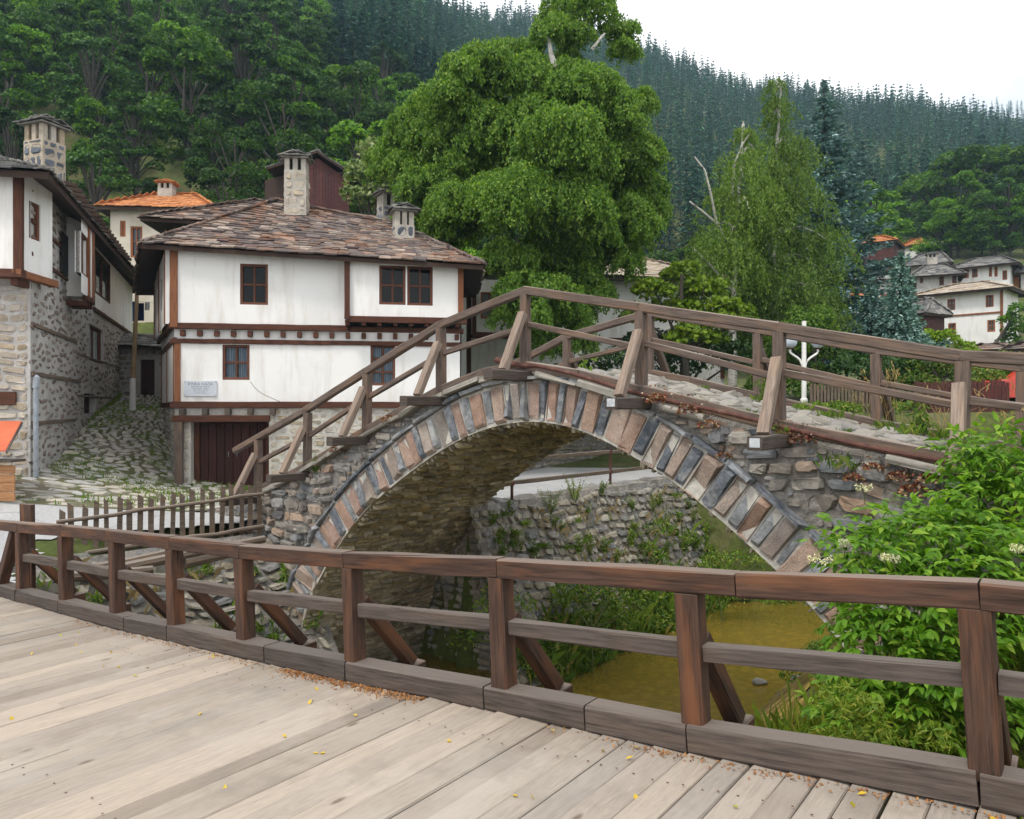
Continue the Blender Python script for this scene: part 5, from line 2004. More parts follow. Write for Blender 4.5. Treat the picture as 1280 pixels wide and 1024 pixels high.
m_.beam(q + upz * -1, q + upz * .36, .14, .17, bev=.02, jit=.006)
m_.build('post', M['fence_wood'], pf)
m_ = MB()
q = p1 + nrm(p1 - p0) * .28
m_.tube([q + upz * -1, q + upz * .12], .03, 8)
m_.build('iron_stake', M['rust'], pf)
# broad end boards of the footbridge railing
m_ = MB()
m_.beam(dp(10.98, W0 + .16, -.72), dp(11.02, W0 + .16, .47), .34, .06, up=DW, bev=.01)
m_.build('end_board', M['rail_wood'], wb)
m_ = MB()
m_.beam(dp(11.35, W0 - .05, -.72), dp(11.08, W0 + .05, .12), .12, .13, up=DW)
m_.build('brace', M['rail_wood'], wb)

# loose poles on top of the bank
for k, (a, b, r, lab) in enumerate((((96, 713, 12.3), (215, 689, 13.4), .07, 'thin grey pole lying on the bank, the one nearest the picket fence'),
                                    ((125, 716, 12.0), (330, 674, 14.2), .09, 'long brown log lying along the bank below the picket fence'),
                                    ((66, 722, 11.4), (190, 712, 12.4), .085, 'short weathered log lying on the bank close to the footbridge railing'),
                                    ((230, 704, 13.0), (300, 688, 13.8), .10, 'pale split log lying on the rubble at the foot of the bridge'))):
    m_ = MB()
    A3, B3 = at(*a), at(*b)
    for P_ in (A3, B3): P_[2] = max(P_[2], float(ground_z(P_[0], P_[1])) + r * .8)
    m_.tube([A3, (A3 + B3) / 2 + R.normal(0, .02, 3), B3], [r, r * .92, r * .8], 9)
    props(m_.build('log', M['fence_wood']), lab, 'log', 'loose poles on the bank')

# railing on the river wall
gd = thing('street_railing', 'low street railing of rusty iron posts and grey timber bars on the river wall', 'railing', cqp(-4.05, 8.7, -.5))
gq = [4.55, 8.70, 12.9, 17.1, 21]
for q in gq:
    m_ = MB()
    b0 = cqp(-4.0, q, -.55)
    m_.tube([b0, b0 + upz * 1.15], .035, 8)
    for z in (.55, 1.08): m_.tube([b0 + upz * (z - .05), b0 + upz * (z + .05)], .06, 8)
    m_.build('post', M['rust'], gd)
for a, b in zip(gq[:-1], gq[1:]):
    for z in (.55, 1.08):
        m_ = MB()
        m_.beam(cqp(-4.0, a + .03, -.55 + z + R.normal(0, .015)), cqp(-4.0, b - .03, -.55 + z + R.normal(0, .015)), .06, .10)
        m_.build('bar', M['fence_wood'], gd)
m_ = MB()
m_.beam(cqp(-4.0, 2.4, .0), cqp(-4.0, 4.52, .0), .06, .10)
m_.build('bar', M['fence_wood'], gd)

# garden wall across the street
gw = thing('garden_wall', 'grey dry stone garden wall on the far side of the street', 'wall', v2(2, 28, -.5))
gp = [v2(-2.2, 22.2), v2(1.8, 29), v2(4.6, 32.3)]
mb, mb2 = MB(), MB()
for p, q in zip(gp[:-1], gp[1:]):
    L = np.linalg.norm(q - p)
    d = nrm(q - p)
    zt = .85
    mb2.prism([p + upz * -1, q + upz * -1, q + upz * zt, p + upz * zt], -outn(d) * .4)
    Cs = cells(0, L, -.6, zt, (.1, .2), (.18, .5))
    stones(mb, Cs, plane_map(p + outn(d) * .01, d, upz), (.01, .06), .025, .4, .35, -.04, wob=.03)
mb2.build('core', M['mortar_grey'], gw)
mb.build('stone_face', M['wall_stone'], gw)
bf = thing('board_fence', 'short grey board fence at the end of the garden wall', 'fence', v2(5.5, 32.6, -.5))
for i in range(16):
    m_ = MB()
    p = v2(4.7 + i * .17, 32.35 + i * .05)
    m_.beam(p + upz * -.7, p + upz * (1.0 + R.normal(0, .03)), .15, .03, jit=.003, up=v2(0, 1))
    m_.build('board', M['fence_wood'], bf)

# white twin lamp
lx = at(1005, 495, 25)
gz = float(ground_z(lx[0], 25))
lm = thing('street_lamp', 'slim white street lamp with two glass globes on curved arms beyond the bridge', 'street lamp', (lx[0], 25, gz))
m_ = MB()
zt = at(1005, 413, 25)[2]
m_.tube([v2(lx[0], 25, gz), v2(lx[0], 25, gz + .5), v2(lx[0], 25, gz + .55), v2(lx[0], 25, zt + .3)], [.13, .12, .08, .07], 10)
m_.build('pole', M['white_paint'], lm)
gm = mat('globe_glass', lambda nt: pbr(nt, (.45, .52, .6), .08, spec=.8))
for sx in (-1, 1):
    m_ = MB()
    an = np.linspace(0, 1, 8)
    pts = np.array([v2(lx[0] + sx * (.05 + .40 * math.sin(t * 1.57)), 25, zt - 1.15 + .55 * t ** .5 - .1 * t) for t in an])
    m_.tube(np.r_[pts, [pts[-1] + upz * .12]], .035, 7)
    ar = m_.build('arm', M['white_paint'], lm)
    c = pts[-1] + upz * .32
    m_ = MB()
    n1 = 12
    prof = [(math.sin(t) * .22, -math.cos(t) * .22) for t in np.linspace(.25, 3.0, 9)]
    m_.tube([c + upz * z for _, z in prof], [r for r, _ in prof], n1)
    m_.build('globe', gm, lm)
    m_ = MB()
    m_.tube([c - upz * .24, c - upz * .17], [.07, .12], 10)
    m_.build('collar', M['rust'], lm)

# fences, pillar and car of the yard behind the bridge
def picket_run(name, label, px0, px1, Y0, Y1, h, n, m, grp=None, gap=.3):
    a, b = at(px0, 500, Y0), at(px1, 500, Y1)
    a[2] = b[2] = 0
    mid = (a + b) / 2
    o = thing(name, label, 'fence', (mid[0], mid[1], float(ground_z(mid[0], mid[1]))), grp)
    d = (b - a) / n
    for i in range(n):
        p = a + d * (i + .5)
        z = float(ground_z(p[0], p[1]))
        m_ = MB()
        m_.beam(p + upz * (z - .1), p + upz * (z + h + R.normal(0, .03)), np.linalg.norm(d) * (1 - gap), .03, up=outn(nrm(d)), jit=.003)
        m_.build('picket', m, o)
    for f in (.3, .8):
        m_ = MB()
        pts = [a + (b - a) * t + outn(nrm(d)) * -.04 for t in np.linspace(0, 1, 5)]
        m_.tube([p + upz * (float(ground_z(p[0], p[1])) + h * f) for p in pts], .03, 6)
        m_.build('rail', m, o)
    return o


picket_run('picket_fence', 'brown picket fence in the yard just right of the white street lamp', 1012, 1090, 24.6, 24.4, .95, 18, M['fence_wood'])
picket_run('picket_fence', 'dark close boarded fence in the yard behind the right end of the bridge', 1142, 1262, 24.2, 23.9, .95, 24, M['barn_wood'], None, .12)
q = at(1134, 516, 23.9)
z = float(ground_z(q[0], q[1]))
m_ = MB()
m_.beam(v2(q[0], q[1], z - .2), v2(q[0], q[1], z + .52), .26, .26, jit=.004)
m_.beam(v2(q[0], q[1], z + .52), v2(q[0], q[1], z + .60), .34, .34, jit=.004)
props(m_.build('stone_pillar', M['chimney_lime']), 'short whitewashed pillar by the far railing near the right end of the bridge', 'pillar')
rf = thing('rail_fence', 'low rough post and rail fence of grey poles at the right end of the bridge', 'fence', at(1260, 545, 12))
for i in range(5):
    p = at(1225 + i * 34, 545, 12.5 - i * .3)
    z = float(ground_z(p[0], p[1]))
    m_ = MB()
    m_.tube([v2(p[0], p[1], z - .1), v2(p[0], p[1], z + .75)], .05, 7)
    m_.build('post', M['fence_wood'], rf)
for h in (.3, .65):
    m_ = MB()
    pts = []
    for i in range(5):
        p = at(1225 + i * 34, 545, 12.5 - i * .3)
        pts.append(v2(p[0], p[1], float(ground_z(p[0], p[1])) + h + R.normal(0, .03)))
    m_.tube(pts, .04, 7)
    m_.build('rail', M['fence_wood'], rf)

# parked red car, only its end in the picture
cx = at(1250, 520, 24)
cz = float(ground_z(cx[0] + 2, 24.8))
car = thing('parked_car', 'red parked car half hidden by the railing at the right edge', 'car', (cx[0] + 2.1, 24.8, cz))
m_red = mat('red_paint', lambda nt: pbr(nt, (.55, .05, .035), .25, spec=.6))
m_ = MB()
prof = [(0, .35), (.05, .75), (.25, .92), (1.0, .98), (1.5, 1.36), (2.9, 1.40), (3.6, 1.0), (4.1, .92), (4.15, .4)]
P = [v2(cx[0] + x, 24, cz + z) for x, z in prof]
m_.prism(P, v2(.1, 1.6, 0))
m_.build('body', m_red, car)
m_ = MB()
P = [v2(cx[0] + x, 23.985, cz + z) for x, z in ((1.12, .98), (1.55, 1.30), (2.85, 1.33), (3.4, 1.0))]
m_.prism(P, v2(.1, 1.63, 0))
m_.build('window', M['glass'], car)
for x in (.8, 3.3):
    for y in (23.97, 25.5):
        m_ = MB()
        m_.tube([v2(cx[0] + x, y, cz + .3), v2(cx[0] + x, y + .18, cz + .3)], .3, 16)
        m_.build('wheel', M['dark'], car)

# ================================================================== PLANTS
def dup(o, loc, rot=0, sc=1, label=None, group=None, scz=None):
    c = o.copy()
    COL.objects.link(c)
    c.location = tuple(float(x) for x in loc)
    c.rotation_euler = (0, 0, rot)
    c.scale = (sc, sc, scz or sc)
    if label: c['label'] = label
    if group: c['group'] = group
    for ch in o.children:
        d = ch.copy()
        COL.objects.link(d)
        d.parent = c
    return c


def trunk(mb, base, top, r0, r1, bend=.3, n=7, mi=0, k=9):
    base, top = np.asarray(base, float), np.asarray(top, float)
    t = np.linspace(0, 1, n)[:, None]
    o = R.normal(0, bend, 3) * np.array([1, 1, .1])
    pts = base + (top - base) * t + o * np.sin(t * 3.14) + R.normal(0, bend * .12, (n, 3)) * (t > 0) * (t < 1)
    mb.tube(pts, r0 + (r1 - r0) * t[:, 0] ** .8, k, mi)
    return pts


# ---- the big weeping birch behind the bridge
YB = 29.0
gzb = float(ground_z(.1, YB))
big = thing('big_birch', 'largest tree, broad weeping birch with heavy hanging foliage behind the bridge crown', 'tree', (.1, YB, gzb))
lob = [(700, 12, 34), (735, -10, 32), (690, 45, 30), (722, 40, 30), (775, 35, 24), (782, 62, 18), (712, 78, 22), (745, 12, 28),
       (600, 98, 48), (558, 132, 44), (520, 165, 36), (655, 108, 46), (722, 118, 48), (768, 146, 40), (800, 130, 22), (640, 75, 26),
       (618, 180, 62), (698, 190, 64), (766, 212, 52), (556, 200, 56), (500, 205, 36), (795, 195, 32), (806, 235, 26),
       (640, 262, 66), (722, 272, 60), (786, 282, 44), (585, 262, 50), (540, 238, 42), (522, 272, 26),
       (640, 322, 34), (690, 328, 46), (760, 320, 42), (655, 388, 40), (708, 392, 36), (740, 368, 32), (650, 362, 26), (800, 255, 34), (680, 150, 50),
       (672, 425, 30), (720, 425, 24), (556, 288, 34), (690, 372, 34)]
lv = MB()
br = MB()
cen = []
tp = trunk(br, (.1, YB, gzb), at(712, 40, YB), .42, .07, .35, 10)
for k, (px, py, r) in enumerate(lob + [q for q in lob if q[1] > 90]):
    rr = r / FPX * YB * .9
    sp = max(.5, 5.2 - abs(at(px, py, YB)[0] - at(665, py, YB)[0]) * .75) * (1 if py > 90 else .35)
    yy = YB + (R.uniform(-1, .6) if k < len(lob) else R.uniform(-1, -.2)) * sp
    c = at(px, py, yy)
    rr *= yy / YB
    cen.append((c, rr))
    dn = 1.0 if py > 90 else .75
    for q_ in sphere_pts(int(7 + rr * 6), -.45):
        cc_ = c + q_ * rr * np.array([.8, .8, .75]) * R.uniform(.75, 1.15)
        r2 = rr * R.uniform(.2, .4) + .12
        hang(lv, cc_, r2, int(48 * r2 * dn + 5), 18, .12, .068, (.35 * r2, 1.25 * r2), .8)
        clump(lv, cc_ + upz * r2 * .15, r2 * .85, int(260 * r2 * dn), .12, .072, .75, lo=-.3)
    hang(lv, c, rr * .8, int(20 * rr * dn), 16, .12, .068, (.3 * rr, .8 * rr), .85)
    if rr > .6 and k < len(lob) and k % 3 == 0:
        b = tp[min(9, max(2, int((c[2] - gzb) / (tp[-1][2] - gzb) * 9) - 1))]
        t = np.linspace(0, 1, 6)[:, None]
        pts = b + (c - b) * t + upz * np.sin(t * 3.14) * .5
        br.tube(pts, .07 * (1 - t[:, 0]) + .015, 6)
lv.build('crown', M['leaf_birch'], big)
br.build('trunk', M['bark_birch'], big)
# bare white snag at its top
sn = MB()
trunk(sn, at(694, 85, YB - 1.2), at(686, 44, YB - 1.2), .13, .05, .1, 5)
sn.build('dead_branch', M['bark_birch'], big)
sn = MB()
trunk(sn, at(740, 62, YB - 1), at(756, 42, YB - 1), .07, .03, .05, 4)
sn.build('dead_branch', M['bark_birch'], big)

# ---- pair of lighter birches
def tall_birch(label, axis_px, Y, top_py, widths, leafm, trunk_m, seed_n, leanpx=0, bare=0):
    b = at(axis_px, 500, Y)
    gz_ = float(ground_z(b[0], Y))
    o = thing('birch', label, 'tree', (b[0], Y, gz_))
    lv, br = MB(), MB()
    tp = trunk(br, (b[0], Y, gz_), at(axis_px + leanpx, top_py + 10, Y), .24, .03, .15, 14)
    for py, hw in widths:
        n_ = max(2, int(hw / 11))
        for _ in range(n_):
            dx = R.uniform(-1, 1) * hw * .8
            c = at(axis_px + leanpx * max(0, (400 - py) / 250) + dx, py + R.uniform(-12, 12), Y)
            c[1] = Y + R.uniform(-1, 1) * math.sqrt(max(.05, 1 - (dx / hw) ** 2)) * hw / FPX * Y * .8
            rr = R.uniform(.45, .85) * min(1.2, hw / 40 + .35)
            hang(lv, c, rr, int(seed_n * rr * 1.35), 22, .13, .06, (.8 * rr, 2.0 * rr), .8)
            clump(lv, c, rr * .6, int(60 * rr), .13, .06, .8)
            if R.random() < .6:
                q = tp[min(13, max(3, int((c[2] + .6 - gz_) / (tp[-1][2] - gz_) * 13)))]
                t = np.linspace(0, 1, 5)[:, None]
                br.tube(q + (c - q) * t + upz * np.sin(t * 3.14) * .45, .045 * (1 - t[:, 0]) + .012, 5)
    lv.build('crown', M[leafm], o)
    br.build('trunk', M[trunk_m], o)
    return o


tall_birch('tall slender light green birch with white trunk beside the tall blue spruce', 980, 31, 104,
           [(118, 6), (140, 13), (165, 22), (190, 31), (215, 38), (240, 44), (265, 50), (290, 56), (315, 62), (340, 66), (362, 70), (385, 72), (410, 72)], 'leaf_birch2', 'bark_birch', 44, -4)
tall_birch('thin pale birch with a bent bare white trunk left of the taller slender birch', 914, 29.5, 158,
           [(175, 10), (200, 26), (225, 38), (250, 44), (275, 48), (300, 50), (325, 52), (350, 50)], 'leaf_birch2', 'bark_birch', 34, 14)
o = bpy.data.objects['birch.001']
for path in (((868, 196, 28.3), (881, 213, 28.4), (888, 240, 28.6), (895, 275, 29.0), (914, 318, 29.5)), ((862, 252, 28.3), (880, 266, 28.6), (897, 281, 29.0), (914, 318, 29.5)), ((868, 312, 28.4), (888, 332, 28.9), (914, 362, 29.5)), ((938, 166, 29.2), (928, 180, 29.3), (918, 205, 29.4), (914, 250, 29.5))):
    sn = MB()
    sn.tube([at(*p_) for p_ in path], np.linspace(.028, .065, len(path)), 6)
    sn.build('dead_branch', M['bark_birch'], o)


def lobed_tree(name, label, base, lobes, Y, leafm, L, W, dens, barkm='bark', group=None, sq=.8, depth=1.0, cat='tree', r0=.2, spread=1.0, lo=-.5):
    o = thing(name, label, cat, base, group)
    lv, br = MB(), MB()
    top = at(lobes[0][0], lobes[0][1], Y)
    tp = trunk(br, base, top, r0, r0 * .25, r0, 6, k=8)
    for px, py, r in lobes:
        c = at(px, py, Y + R.uniform(-1, 1) * depth)
        rr = r / FPX * Y
        k = max(3, int(rr * 3))
        clump(lv, c, rr * .8, int(dens * rr * rr * .5), L, W, sq, lo=lo, spread=spread)
        for _ in range(int(7 + rr * 4)):
            p = sphere_pts(1, -.3)[0]
            clump(lv, c + p * rr * .72 * np.array([1, 1, sq]), rr * R.uniform(.3, .48), int(dens * rr * rr * .1), L, W, sq, lo=lo, spread=spread)
        q = tp[3]
        t = np.linspace(0, 1, 5)[:, None]
        br.tube(q + (c - q) * t, r0 * .35 * (1 - t[:, 0]) + .015, 6)
    lv.build('crown' if cat == 'tree' else 'foliage', M[leafm], o)
    br.build('trunk' if cat == 'tree' else 'stems', M[barkm], o)
    return o


def gbase(px, Y):
    x = at(px, 500, Y)[0]
    return (x, Y, float(ground_z(x, Y)))


lobed_tree('maple', 'bright lime green maple standing just behind the bridge railing', (6.75, 27.2, -.5),
           [(852, 342, 26), (820, 365, 30), (880, 362, 32), (905, 392, 32), (850, 392, 40), (930, 398, 18), (800, 395, 26), (870, 420, 36)], 26, 'leaf_lime', .19, .15, 640, sq=.62, depth=.9)
lobed_tree('flowering_tree', 'pale silvery green flowering tree behind the slate roof beside the big birch', gbase(466, 40),
           [(466, 192, 24), (450, 220, 24), (480, 215, 26), (498, 238, 28), (446, 246, 22), (472, 250, 26), (520, 255, 24)], 40, 'leaf_silver', .26, .17, 240, depth=1.2)
lobed_tree('dark_leaf_bush', 'dark leafy bush behind the bridge, below the lime green maple', (6.3, 28.6, -.5),
           [(850, 430, 34), (810, 436, 34), (890, 436, 32), (780, 452, 30), (920, 450, 30), (850, 460, 34), (740, 462, 26), (705, 470, 20)], 27, 'leaf_dark', .17, .11, 560, cat='bush', depth=.8)  # dark green is the leaves' own colour
bpy.data.objects['dark_leaf_bush'].name = 'dark_bush'
for k, (px, Y, lobes, lab, lm_) in enumerate((
        (1000, 28.5, [(1010, 410, 34), (985, 430, 34), (1035, 440, 32), (1000, 462, 30), (960, 450, 28), (985, 488, 22), (1035, 485, 22), (950, 485, 22)], 'drooping dark green bush around the white street lamp', 'leaf_birch'),
        (1075, 27.2, [(1085, 452, 28), (1062, 462, 26), (1110, 465, 26), (1085, 482, 22), (1060, 492, 16), (1110, 494, 18)], 'small dense bush left of the two feathery shrubs behind the bridge', 'leaf_dark'),
        (1165, 26.6, [(1160, 455, 34), (1130, 462, 28), (1190, 465, 32), (1150, 488, 30), (1195, 492, 26), (1120, 490, 24), (1140, 505, 18), (1180, 508, 18), (1105, 503, 16)], 'wide feathery green shrub behind the far railing under the white village house', 'leaf_weed'),
        (1250, 26.4, [(1250, 466, 32), (1225, 480, 30), (1278, 470, 34), (1262, 495, 28), (1300, 490, 30), (1235, 508, 18), (1275, 512, 18)], 'feathery green shrub at the right edge behind the far railing', 'leaf_weed'),
        (1150, 40, [(1160, 432, 26), (1135, 440, 24), (1185, 428, 20), (1205, 440, 18)], 'yellowish green bush on the slope just below the log shed', 'leaf_lime'),
        (1230, 55, [(1264, 400, 15), (1270, 412, 15), (1270, 388, 12), (1262, 426, 14)], 'light green bush against the right corner of the white village house', 'leaf_wood'))):
    lobed_tree('shrub', lab, gbase(px, Y), lobes, Y, lm_, .16 if Y < 30 else .24, .08 if Y < 30 else .15, 1000 if Y < 30 else 330, cat='bush', depth=.9)
# sprig at the crown of the bridge and plants behind its left flank
m_ = thing('crown_shrub', 'young leafy shrub rooted beside the bridge crown, left of the tallest post', 'bush', bp(-1.25, 3.5, 1.9))
lv, st_ = MB(), MB()
b0 = bp(-1.25, 3.5, 1.9)
for _ in range(14):
    e_ = b0 + np.array([R.normal(0, .3), R.normal(0, .25), R.uniform(.35, .85)])
    trunk(st_, b0, e_, .012, .004, .06, 4, k=5)
    t = R.uniform(.3, 1, (14, 1))
    leaves(lv, b0 + (e_ - b0) * t + R.normal(0, .05, (14, 3)), .11, .065)
lv.build('foliage', M['leaf_birch2'], m_)
st_.build('stems', M['stem'], m_)


# ---- spruces
def spruce(name, label, px, Y, top_py, base_py, hw, leafm='leaf_spruce', levels=26, cat='tree', L=.34, W=.10, group=None):
    b = at(px, base_py, Y)
    gz_ = float(ground_z(b[0], Y))
    zt = at(px, top_py, Y)[2]
    zb = b[2]
    rad = hw / FPX * Y
    o = thing(name, label, cat, (b[0], Y, gz_), group)
    lv, br = MB(), MB()
    br.tube([(b[0], Y, gz_), (b[0], Y, (gz_ + zt) / 2), (b[0], Y, zt)], [.2, .12, .02], 8)
    for k in range(levels):
        f = (k + R.uniform(-.3, .3)) / (levels - 1)
        f = min(max(f, 0), 1)
        z = zb + (zt - zb) * f
        r = rad * (1 - f) ** .85 * R.uniform(.82, 1.12) + .08
        nb = max(5, int(11 * (1 - f) + 5))
        for i in range(nb):
            an = 6.283 * (i + R.uniform(-.35, .35)) / nb + k
            d = np.array([math.cos(an), math.sin(an), 0])
            rr = r * R.uniform(.72, 1.15)
            n_ = max(8, int(rr * 34))
            t = R.uniform(.12, 1, n_)
            drop = -.38 * rr * t + .22 * rr * t ** 3
            side = R.normal(0, .13, n_) * (.3 + rr * .5) * (1.15 - t * .6)
            P = np.array([b[0], Y, z]) + d * (rr * t)[:, None] + upz * drop[:, None] + np.array([-d[1], d[0], 0]) * side[:, None]
            P[:, 2] += R.normal(0, .05, n_)
            ax = d + np.array([-d[1], d[0], 0]) * np.sign(side)[:, None] * .6 + upz * -.1
            leaves(lv, P, L, W, axis=ax, nor=upz * 1.5, spread=.7)
            P2 = P[::2] - upz * .07
            leaves(lv, P2, L * .8, W, axis=ax[::2] - upz * .5, nor=d, spread=.8)
    lv.build('crown', M[leafm], o)
    br.build('trunk', M['bark'], o)
    return o


spruce('blue_spruce', 'tall silvery blue spruce rising behind the slender birch', 1030, 37, 103, 440, 122, levels=36, L=.34, W=.13)
spruce('blue_spruce', 'larger of the two small blue spruces in front of the village houses', 1126, 30, 316, 445, 40, levels=26, L=.22, W=.085)
spruce('blue_spruce', 'smaller blue spruce on the left of the pair before the village houses', 1090, 31, 350, 440, 36, levels=22, L=.22, W=.085)


# ---- woodland trees: a few shapes, copied over the slopes
def wood_proto(seed, H, rad, nl, leafn):
    lv = MB()
    trunk(lv, (0, 0, -1.5), (R.normal(0, .4), R.normal(0, .4), H * .8), .22, .06, .3, 6, mi=1, k=6)
    for k in range(nl):
        an, f = R.uniform(0, 6.28), R.uniform(.14, .95)
        rr = rad * math.sin(min(1, (1 - f) * 1.7 + .25) * 1.57) * R.uniform(.45, .9)
        c = np.array([math.cos(an) * rr, math.sin(an) * rr, H * f])
        r = rad * R.uniform(.2, .5) * (1.15 - f * .4) * math.sqrt(26 / nl)
        clump(lv, c, r, leafn // nl, .34, .22, R.uniform(.55, .8), lo=-.35, spread=1.1)
        lv.tube([(0, 0, H * f * .6), c * .6 + np.array([0, 0, H * f * .35]), c], [.09, .06, .02], 5, 1)
    return lv


protos = []
for s in range(6):
    lv = wood_proto(s, R.uniform(8.5, 11) + 2 * (s in (1, 4)), R.uniform(2.9, 3.8) * (.85 if s in (1, 4) else 1), (26, 44, 22, 34, 52, 18)[s], 6600)
    protos.append(lv.build('broadleaf_tree', [M['leaf_wood2' if s in (1, 4) else 'leaf_wood'], M['bark']]))


def pine_proto(H, r, lev, bn, cards=4):
    lv = MB()
    lv.tube([(0, 0, -2), (0, 0, H * .55), (0, 0, H)], [.18, .11, .02], 5, 1)
    z0 = H * R.uniform(.16, .3)
    for k in range(lev):
        f = k / (lev - 1)
        z = z0 + (H - z0) * f
        rr = r * (1 - f) ** .75 * R.uniform(.75, 1.15) + .12
        for i in range(bn):
            an = R.uniform(0, 6.28)
            d = np.array([math.cos(an), math.sin(an), 0])
            t = np.linspace(.25, 1, cards) * rr * R.uniform(.7, 1.1)
            P = np.array([0, 0, z]) + d * t[:, None] + upz * (-.35 * t + R.normal(0, .1, cards))[:, None]
            leaves(lv, P, .9, .42, axis=d - upz * .25, nor=upz + d * .3, spread=.7)
    return lv


GB = 'broadleaf trees on the wooded slopes'
cnt = 0
pts_used = []
spots = []
for Y0, Y1, lo, hi, sp, tag in ((47, 150, -110, 400, 4.3, 'l'), (47, 112, 400, 640, 4.6, 'm'), (60, 128, 640, 1010, 7.5, 'r')):
    tries = 2600 if tag == 'l' else 900
    for _ in range(tries):
        Y = math.sqrt(R.uniform(Y0 ** 2, Y1 ** 2))
        px = R.uniform(lo, hi)
        x = (px - 640) / FPX * Y
        if 47 < Y < 53 and 320 < px < 450: continue
        if 40 < Y < 55 and 120 < px < 275: continue
        s_ = sp * (1 if Y < 90 else 1.3)
        if any((x - a) ** 2 + (Y - b) ** 2 < s_ * s_ for a, b in pts_used): continue
        pts_used.append((x, Y))
        spots.append((x, Y, px))
spots.sort(key=lambda t: t[1])
spots = spots[:270] + [((px - 640) / FPX * Y, Y, px) for Y, px in ((104, 1200), (103, 1225), (98, 1262), (106, 1300), (132, 1140), (128, 1175), (126, 1230), (130, 1275), (97, 1285), (120, 1100), (110, 1075), (99, 1240))]
for i, (x, Y, px) in enumerate(spots):
    z = float(ground_z(x, Y))
    o = protos[i % 6] if i < 6 else protos[R.integers(6)].copy()
    if i >= 6: COL.objects.link(o)
    s_ = R.uniform(.75, 1.2) if Y > 60 else R.uniform(.55, .85)
    o.location, o.rotation_euler, o.scale = (x, Y, z - .2), (0, 0, R.uniform(0, 6.28)), (s_ * R.uniform(.9, 1.15), s_ * R.uniform(.9, 1.15), s_)
    props(o, 'broadleaf tree among the dense green trees covering the wooded slope behind the houses', 'tree', GB)
VT = [(1092, 96, 'dark round broadleaf tree behind the brown barn', 10, 1.0), (1172, 120, 'light green broadleaf tree at the left end of the village tree row', 10, 1.15),
      (1215, 112, 'tallest dark broadleaf tree above the dark roofed village house', 11, 1.35), (1195, 122, 'broadleaf tree behind the tallest tree of the village tree row', 10, 1.2), (1255, 114, 'wide broadleaf tree above the chimney at the right edge', 10, 1.15),
      (1290, 108, 'broadleaf tree cut by the right edge above the village', 10, 1.1), (1108, 118, 'small dark broadleaf tree between the barn and the highest house', 9, .8), (1185, 106, 'low bushy tree behind the slate roofed village house', 9, .75), (1240, 100, 'low bushy tree behind the dark slate roof', 9, .75), (1060, 102, 'broadleaf tree hidden behind the tall blue spruce', 9, .9)]
for i, (px, Y, lab, h, s_) in enumerate(VT):
    x = (px - 640) / FPX * Y
    o = protos[(0, 2, 3, 5)[i % 4]].copy()
    COL.objects.link(o)
    o.location, o.rotation_euler, o.scale = (x, Y, float(ground_z(x, Y)) - .3), (0, 0, R.uniform(0, 6.28)), (s_ * 1.45, s_ * 1.45, s_ * 1.25)
    props(o, lab, 'tree', 'broadleaf trees above the village')

# conifers of the far slopes: the nearest one by one, the rest as one forest
pp = [pine_proto(R.uniform(13, 17), R.uniform(2.3, 3.1), 15, 8) for _ in range(5)]
far_pts = []
for Y0, Y1, lo, hi, n_, sp in ((105, 300, 410, 1330, 5200, 3.9), (300, 480, 400, 1330, 8000, 4.5), (560, 720, 1040, 1330, 2000, 6), (135, 250, -60, 410, 900, 6)):
    Yr = np.sqrt(R.uniform(Y0 ** 2, Y1 ** 2, n_))
    pr = R.uniform(lo, hi, n_)
    cell = {}
    for Y, px in zip(Yr, pr):
        x = (px - 640) / FPX * Y
        if px > 640 and Y < 122 + max(0, (px - 800)) * .06: continue
        key = (int(x / sp), int(Y / sp))
        if any(((x - a) ** 2 + (Y - b) ** 2) < sp * sp * .6 for dx in (-1, 0, 1) for dy in (-1, 0, 1) for a, b in cell.get((key[0] + dx, key[1] + dy), ())): continue
        cell.setdefault(key, []).append((x, Y))
        far_pts.append((x, Y))
far_pts.sort(key=lambda t: t[1])
NI = 270
pine_o = [p.build('pine_tree', [M['leaf_pine'], M['bark']]) for p in pp]
for i, (x, Y) in enumerate(far_pts[:NI]):
    o = pine_o[i] if i < 5 else pine_o[R.integers(5)].copy()
    if i >= 5: COL.objects.link(o)
    s_ = R.uniform(.65, 1.05)
    o.location, o.rotation_euler, o.scale = (x, Y, float(ground_z(x, Y))), (0, 0, R.uniform(0, 6.28)), (s_, s_, s_ * R.uniform(.9, 1.15))
    props(o, 'dark pine among the conifers standing on the lower part of the far wooded hills', 'tree', 'pine trees on the far hills')
fm_ = MB()
lows = []
for _ in range(4):
    p = pine_proto(R.uniform(13, 17), R.uniform(2.4, 3.4), 11, 8, 3)
    V = np.concatenate(p.v)
    lows.append((V, [(f, mi) for f, _, mi in p.f]))
rest = np.array(far_pts[NI:])
zr_ = ground_z(rest[:, 0], rest[:, 1])
for (x, Y), z in zip(rest, zr_):
    V, fs = lows[R.integers(4)]
    s_, an = R.uniform(.6, .95) * (1.3 if R.random() < .3 else 1), R.uniform(0, 6.28)
    c_, s2 = math.cos(an) * s_, math.sin(an) * s_
    W_ = np.stack([V[:, 0] * c_ - V[:, 1] * s2 + x, V[:, 0] * s2 + V[:, 1] * c_ + Y, V[:, 2] * s_ + z], 1)
    for q, (f, mi) in enumerate(fs): fm_.f.append((f + fm_.n, None, mi))
    fm_.v.append(W_)
    fm_.n += len(W_)
fo = fm_.build('forest', [M['leaf_pine'], M['bark']])
props(fo, 'dark blue green conifer forest covering the far hillsides up to the skyline', 'forest', kind='stuff')
fo.pass_index = 0

